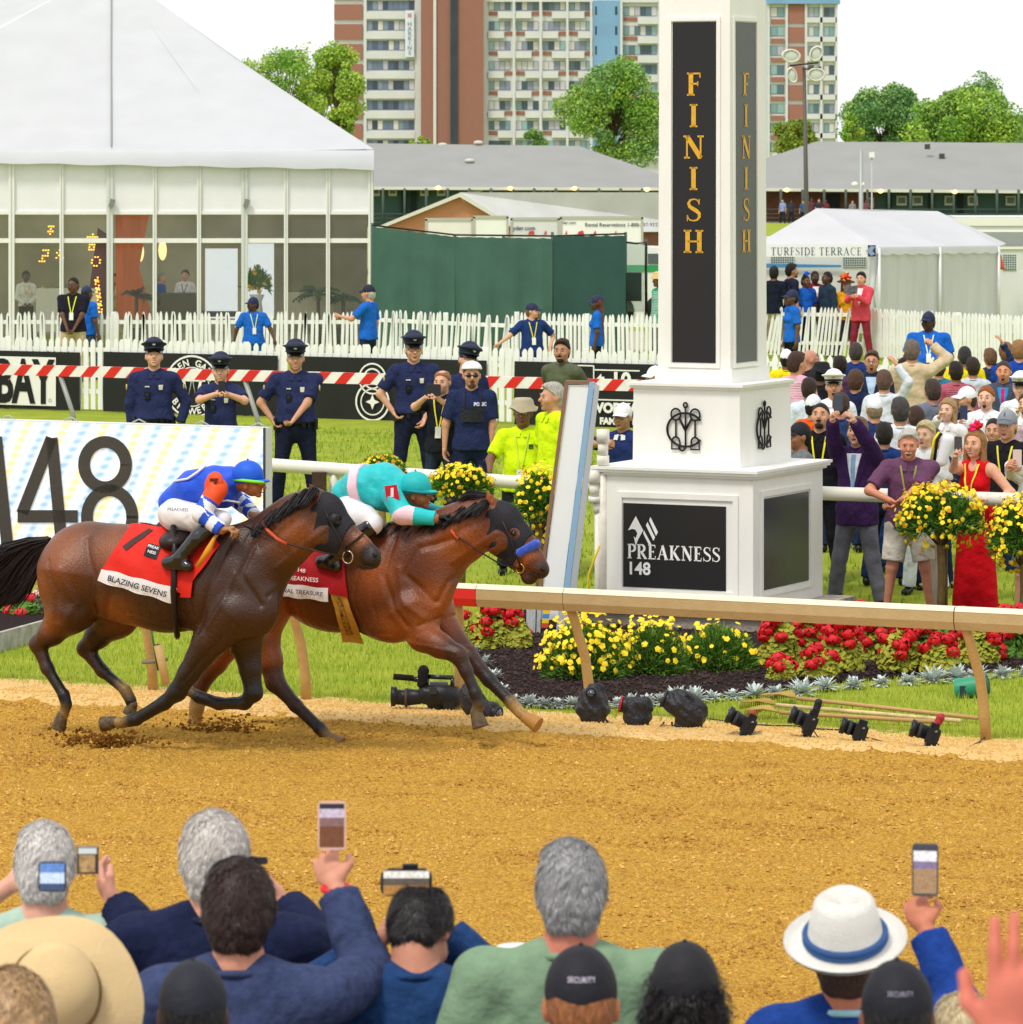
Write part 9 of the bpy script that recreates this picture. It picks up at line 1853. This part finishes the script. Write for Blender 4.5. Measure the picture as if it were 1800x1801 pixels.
person('man in a grey suit with his back to us, mid crowd', 1641, 666, H=1.86, s=165, phi=188, sk='c08068', hair=('short', '4a3a32'), top=('jacket', '6e7484'), bottom=('trousers', '5a6070'), w=1.12, **c_)
person('man in a white lettered cap facing left, unshaven', 1700, 676, H=1.80, s=166, phi=-75, sk=S2_, hair=('buzz', '4a3a2e'), hat=('cap', 'eef0f2'), top=('polo', '26304a'), beard='8a6a54', **c_)
o = person('ginger haired young man in a white uniform shirt, mouth wide open, phone raised', 1735, 678, H=1.86, s=168, phi=-18, sk='e8b298', face='open', hair=('fade', 'a8602c'), top=('shirt', 'eceef2'), bottom=('trousers', 'e6e8ec'), arms=((1690, 745, .38), None), hints=((-.8, 0, -1), None), curls=(1.0, .5), **c_)
phone('blue grey phone raised by the ginger haired young man', W(1696, 726, F/(o['D']-.46)), .078, .155, n=(.2, 1, 0), body='3a4460')
person('man in a grey waistcoat and magenta tie roaring, sunglasses on his head', 1766, 634, H=1.86, s=152, phi=-12, sk='d8906e', face='open', hair=('buzz', '4a3c34'), top=('jacket', '4a4f60', None, None, '2a90c8', 'd8186a'), arms=(None, None), **c_)
person('young man in a white naval cap at the right edge, smiling', 1796, 655, H=1.82, s=160, phi=-15, sk='e8b298', face='smile', hair=('buzz', '8a6a4a'), hat=('officer', 'eeece8'), top=('shirt', 'eceef2'), **c_)
person('blond man in a blue suit seen from behind, left of two', 1770, 602, H=1.82, s=139, phi=185, sk=S1, hair=('thick', '9a6a40'), top=('jacket', '2250b0'), **c_)
person('blond man in a blue suit seen from behind, right of two', 1793, 598, H=1.86, s=141, phi=180, sk=S1, hair=('thick', 'a87a4c'), top=('jacket', '1f48a8'), **c_)
person('person in a black cap and grey shirt, cut by the tower edge', 1406, 738, H=1.72, s=184, phi=-70, sk='a87050', hair=('short', '1a1412'), hat=('cap', '1a1c22'), top=('tee', '7a7c80'), **c_)
person('bearded man with a yellow lanyard over black, behind the purple jacket', 1443, 708, H=1.82, s=180, phi=-12, pitch=14, sk='c99474', beard='2a1e18', hair=('buzz', '2a1e18'), top=('polo', '1b1b20'), bottom=('trousers', '1a1a22'), decals=(('lanyard', 'f0e020', 1.05, False),), **c_)
# front row
fr = 'front row leaning on the tubular rail'
o = person('man in a deep purple jacket and grey trousers holding a phone high', 1508, 733, H=1.83, s=189, phi=-22, pitch=8, sk=S1, hair=('short', '8a6648'), top=('jacket', '3c2450', None, None, 'e6ecf4', '8aa8d0'), bottom=('trousers', '70707e'), arms=((1462, 716, .42), (1494, 726, .42)), hints=((-.6, -.3, -1), (.9, -.3, -1)), curls=(.9, .9), vox=.012, stance=.14, group=fr)
phone('dark grey phone held high by the man in the purple jacket', W(1475, 708, F/(o['D']-.52)), .076, .15, n=(.15, 1, .1), body='4a5264')
person('stern old man with a white moustache in a purple polo and white shorts', 1596, 752, H=1.82, s=193, phi=-5, lean=10, sk='cf8a6c', hair=('short', 'd8d4cc'), beard='moustache', top=('polo', '6a4462'), bottom=('shorts', 'dcd6c8'), arms=((1566, 880, .34), (1576, 888, .36)), hints=((-1, .2, -.2), (1, .2, -.4)), curls=(.9, .9), w=1.12, decals=(('lanyard', '9a9a4a', 1.12),), vox=.012, group=fr)
person('blond older woman behind the moustached man', 1628, 740, H=1.68, s=184, phi=-25, sk='e3b296', fem=True, hair=('thick', 'e0cc98'), top=('tee', 'e6e6e6'), bottom=('trousers', 'dfe6f2'), glasses=None, group=cg)
bg = thing('shoulder_bag', 'white padded bag with black and yellow straps behind the moustached man', 'bag', None, tuple(W(1662, 792, 188))); v, q = sdf_mesh([Cap((-.03, 0, -.10), (.03, 0, .09), .055, .065, k=.02, sy=.7)], .01); mb = MB(); mb.add(v, q, mat('e8e8ec', rough=.5), True); mb.build('bag_body', bg); mb = MB(); mb.tube([(-.10, 0, -.12), (-.07, -.02, .10), (-.03, .0, .16)], .016, mat('15151a'), 6); mb.tube([(-.13, 0, -.12), (-.10, -.02, .10), (-.05, .0, .17)], .012, mat('ecd830'), 6); mb.build('strap', bg)
o = person('woman in a sleeveless red dress and red and magenta fascinator, phone in hand', 1716, 742, H=1.70, s=192, phi=-32, fem=True, face='smile', sk='dfa587', hair=('long', 'a87844'), hat=('feathers', 'd8101c', 'e02a7a', 'c8102c'), top=('dress', 'd40f1c'), arms=((1682, 800, .36), (1745, 880, .3)), hints=((-.5, -.1, -1), (1, .2, -.4)), curls=(.9, .6), decals=(('lanyard', 'f0d83a', 1.18, False),), vox=.012, group=fr)
phone('dark phone with a ring case held by the woman in red', W(1686, 782, F/(o['D']-.44)), .076, .15, n=(.5, .8, 0), body='4a4248')
person('man in a grey trucker cap and black polo beside the woman in red', 1772, 716, H=1.82, s=186, phi=-22, sk='dca083', hair=('buzz', '6a4a34'), hat=('cap', '8a8e96', '6a6e78', ('R', .05, -1, '17171b')), top=('polo', '202026'), bottom=('shorts', '6a6258'), decals=(('lanyard', 'ecdc3a', 1.1, False),), vox=.013, group=fr)
o = person('person in a white lace shirt at the right edge, both hands on a phone', 1822, 765, H=1.66, s=196, phi=-30, sk='d89a7c', fem=True, hair=('long', '4a3226'), top=('shirt', 'eceae6'), bottom=('shorts', '7a7268'), arms=((1776, 818, .4), (1792, 824, .4)), hints=((-.7, 0, -1), (.7, 0, -1)), curls=(1.0, 1.0), vox=.013, group=fr)
phone('pale phone held by the person at the right edge', W(1790, 806, F/(o['D']-.46)), .08, .155, n=(.4, .9, 0), body='d8c0b8')
person('man in dark blue jeans standing behind the purple jacket, half hidden', 1560, 740, H=1.80, s=178, phi=178, sk='b98464', hair=('short', '2e2420'), top=('shirt', '2c4878'), bottom=('trousers', '22386a'), group=cg) if False else None
person('person in shorts standing behind the edge lady, partly out of view', 1830, 700, H=1.78, s=176, phi=10, sk='c98a70', hair=('short', '4a3226'), top=('tee', 'b8a0a8'), bottom=('shorts', '8a8078'), group=cg)
fb = thing('orange_bag', 'orange backpack hanging on the figure left of the naval cap', 'bag', None, tuple(W(1428, 722, 172))) if False else None
# ================================================================ nearest spectators, backs to us
ng = 'spectators in the foreground'; V9 = .0085
def near(label, px, yt, s, H, **k): return person(label, px, yt, H=H, s=s, vox=k.pop('vox', V9), group=ng, phi=k.pop('phi', 180), head=k.pop('head', 1.0), **k)
DB_ = '1f2a4a'
near('white haired man with thinning crown behind the straw hat, hands up to a camera', 80, 1447, 640, 1.76, sk='d8a08a', hair=('short', 'dcd6d0'), top=('polo', 'a8c0b0'), arms=((14, 1560, -.2), None), hints=((-1, 0, -.6), (1, 0, -.6)), curls=(1.0, 1.0))
o4 = near('silver haired man in a dark navy jacket, left hand raised with a camera', 378, 1430, 660, 1.86, sk='d89a84', hair=('thick', 'd6cec6'), top=('jacket', '1e2542'), w=1.28, arms=((205, 1590, -.40), (500, 1590, -.42)), hints=((1, 0, -1), (1, 0, -.9)), curls=(.6, .7), palms=((.9, .3, .3), (-.9, .3, .2)))
c1 = thing('compact_camera', 'small silver camera held out by the silver haired man', 'camera', None, tuple(W(154, 1514, 672))); mb = MB(); mb.prism([(-.028, 0, -.035), (.028, 0, -.035), (.028, 0, .035), (-.028, 0, .035)], [0, .02, 0], mat('4a4a50', rough=.3, metal=.5)); mb.build('camera_body', c1); mb = MB(); mb.prism([(-.022, -.002, -.03), (.02, -.002, -.03), (.02, -.002, .015), (-.022, -.002, .015)], [0, .002, 0], mat('a8875a', rough=.3, emit=.3, noise=.6, nscale=60)); mb.prism([(-.024, -.002, .018), (.024, -.002, .018), (.024, -.002, .033), (-.024, -.002, .033)], [0, .002, 0], mat('dfe4e4', rough=.3)); mb.build('screen', c1)
phone('dark phone edge above the brown haired man, held at the silver haired man', W(453, 1514, 672), .055, .02, n=(0, -1, .1), screen=None, body='24242a')
phone('phone with a sky picture on its screen, standing over the straw hat', W(92, 1542, 700), .07, .075, n=(0, -1, .1), screen=[(.35, '5a7cb8'), (.4, 'b8c8e0'), (.25, '3a4a6a')])
near('woman in a wide brimmed straw hat with a thin cord', 88, 1606, 760, 1.66, fem=True, pitch=52, yaw=12, head=1.06, sk='d8a08a', hair=('buzz', '8a6a48'), hat=('sun', 'ddbf8c', '7a5a30'), top=('tee', 'c8b890'))
near('blond woman at the bottom left corner, hair pinned up', 22, 1706, 810, 1.66, fem=True, sk='d8a08a', hair=('thick', 'b8946a'), glasses=None, phi=200, top=('tee', 'c8a890'), pitch=-15)
o5 = near('brown haired man in a slate blue jacket, phone lifted high in his right hand', 420, 1514, 700, 1.84, sk='cf8f74', hair=('thick', '3a2620'), top=('jacket', '3c4668'), w=1.15, arms=(None, (592, 1565, -.36)), hints=(None, (.8, .1, -1)), curls=(.5, .8), palms=(None, (.2, .9, 0)))
wb = o5['hands'][0]
phone('phone in a pale pink case held high, its screen showing the track', W(584, 1452, F/(o5['D']+.37)), .073, .125, n=(0, -1, .1), screen=['x'] and [(.12, '2a2430'), (.2, 'b8a8b8'), (.2, '7a5a58'), (.48, '6a3f24')], body='e8b8a8')
bd = MB(); pw = W(591, 1563, F/(o5['D']+.35)); bd.tube([pw+np.array([.034*math.cos(t), .03*math.sin(t), .006*math.sin(t)]) for t in th], .008, mat('d8202c', rough=.5), 6, cap=False); tag(bd.build('wristband'), 'red band on the raised wrist of the brown haired man', 'wristband')
o6 = near('man in a dark cap and blue shirt seen from behind, bottom left', 340, 1668, 770, 1.76, sk='4a342c', hair=('buzz', '1a1618'), hat=('cap_strap', '1e1f2a'), top=('tee', '5a6488'), w=1.05)
o7 = near('balding man in a deep blue jacket with his head bowed over a phone', 728, 1550, 690, 1.82, pitch=-36, yaw=-14, sk='c98a70', hair=('crown', '1c1618'), top=('jacket', '22406e'), w=1.3, lean=8, arms=((672, 1650, -.3), (785, 1645, -.36)), hints=((-1, 0, -.8), (1, 0, -.8)), glasses='2a2622', curls=(.8, .9))
phone('phone in a black clamp above the bowed head, held sideways', W(715, 1553, 676), .135, .068, n=(0, -1, .1), screen=[(.3, 'd8d4cc'), (.3, '5a5048'), (.4, 'a8783a')], body='15151a')
cl = MB(); cl.box(W(722, 1527, 674), (.04, .03, .02), mat('15151a')); cl.box(W(716, 1530, 674), (.10, .02, .006), mat('15151a')); tag(cl.build('phone_clamp'), 'black clamp on top of the sideways phone', 'clamp')
near('salt and pepper haired man in a sage green shirt', 1005, 1478, 700, 1.84, sk='c87a64', hair=('short', 'a3a1a1'), top=('polo', '7f9a7c'), w=1.26)
near('person in a white top behind the sage green shirt', 912, 1650, 640, 1.60, sk='d8a08a', hair=('none', 'e8e4e0'), hat=('bucket', 'efece6'), top=('tee', 'efece6'), w=.9)
near('person in a black cap with a gold strap gap and pale script', 1022, 1642, 790, 1.78, sk='b8704c', hair=('buzz', 'a0643c'), hat=('cap_strap', '17161e', '17161e', ('SECURITY', .017, 1, 'd8d0e0')), top=('tee', '2a2a30'), w=1.1)
near('woman in a black cap with long dark curls', 1205, 1636, 760, 1.70, sk='8a5a44', fem=True, hair=('curly', '1c1416'), hat=('cap', '1b191e'), top=('tee', '1e1c22'))
o11 = near('man in a white panama hat with a blue band, blue suit, arm raised', 1490, 1566, 700, 1.82, head=1.07, pitch=20, yaw=-10, sk='c87a5c', hair=('short', '5a4030'), hat=('panama', 'e9e5dc', '2c5288'), top=('jacket', '1f418c', 'a8d8e4'), w=1.15, arms=(None, (1630, 1638, -.34)), hints=(None, (.8, .1, -1)), curls=(.5, .9), palms=(None, (.2, .9, 0)))
phone('grey phone held up by the man in the panama hat', W(1628, 1530, F/(o11['D']+.35)), .068, .135, n=(-.15, -1, .1), screen=[(.1, '3a3a40'), (.22, 'd8d4d8'), (.16, '7a6a88'), (.52, '9a7a5a')], body='4a4a52')
near('person in a plain black cap in front of the blue suit', 1578, 1668, 790, 1.76, sk='7a4a38', hair=('buzz', '1a1618'), hat=('cap_strap', '17161e', '17161e', ('SECURITY', .016, 1, '9a94a8')), top=('tee', '25252c'))
near('fair haired person at the bottom right edge', 1700, 1750, 740, 1.66, sk='d8a08a', hair=('thick', 'd8c49a'), top=('tee', 'd8d4cc'))
near('person just outside the view waving a hand very close to us', 1800, 2010, 1400, 1.75, sk='cc705a', hair=('short', '3a2a24'), top=('tee', '3a3a44'), arms=((1778, 1850, -.05), None), hints=((0, .3, -1), None), curls=(.25, .5), palms=((0, 1, 0), None), vox=.01)
# more of the packed crowd behind the front row
for px, yt, s_, ph, fm, c, hc, sk_, kd, l_ in ((1480, 690, 172, 172, 0, '2c3f6a', '4a3428', 'c08068', 'short', 'man in navy seen from behind, right of the bearded man'), (1556, 742, 181, 176, 0, '27407a', '2e2420', 'b98464', 'short', 'dark haired man in blue standing close behind the purple jacket'), (1640, 752, 182, 20, 0, '2a3558', '5a4030', 'd8a08a', 'short', 'man in dark blue between the blond woman and the white bag'), (1668, 700, 170, -30, 1, 'e8e4e6', 'b8946a', 'e3b296', 'long', 'woman with long fair hair in white near the lettered cap'), (1748, 735, 178, -15, 0, '9a3a4a', '3a2a20', 'cf9676', 'buzz', 'man in wine red behind the fascinator'),
 (1712, 628, 146, 178, 0, 'c8d0dc', '3a2a24', 'b98464', 'short', 'man in pale grey seen from behind, right of the second police shirt'), (1556, 650, 158, 170, 0, 'd8dce4', '6a5040', 'cf9676', 'short', 'man in a pale shirt behind the blazer'), (1478, 626, 142, 182, 1, '5a3a5a', '2a1c18', 'a8704e', 'thick', 'dark haired person in plum behind the black hat'), (1652, 630, 143, 175, 0, '3a7a9a', '4a3a30', 'c08a70', 'short', 'man in teal blue left of the second police shirt'),
 (1806, 690, 170, -25, 0, 'e6e8ec', '5a3c28', 'e0b090', 'fade', 'young man in white below the right naval cap'), (1742, 612, 139, 190, 0, '2a3a5a', '7a5a40', 'cf9676', 'short', 'man in navy left of the two blond men'), (1424, 664, 160, 165, 0, 'd8e4f0', '3a2a20', 'b98464', 'short', 'man in pale blue beside the pink stripes')):
 person(l_, px, yt, s=s_, phi=ph, fem=bool(fm), top=('shirt', c), hair=(kd, hc), sk=sk_, bottom=('trousers', '20304e'), face=('smile', 'open')[px % 4 == 2] if abs(ph) < 40 else 'closed', group=cg, arms=((px-16, yt+34, .3) if px in (1806, 1668) else None, (px+22, yt-8, .1) if px in (1556, 1742) and ph > 100 and s_ < 160 else None))
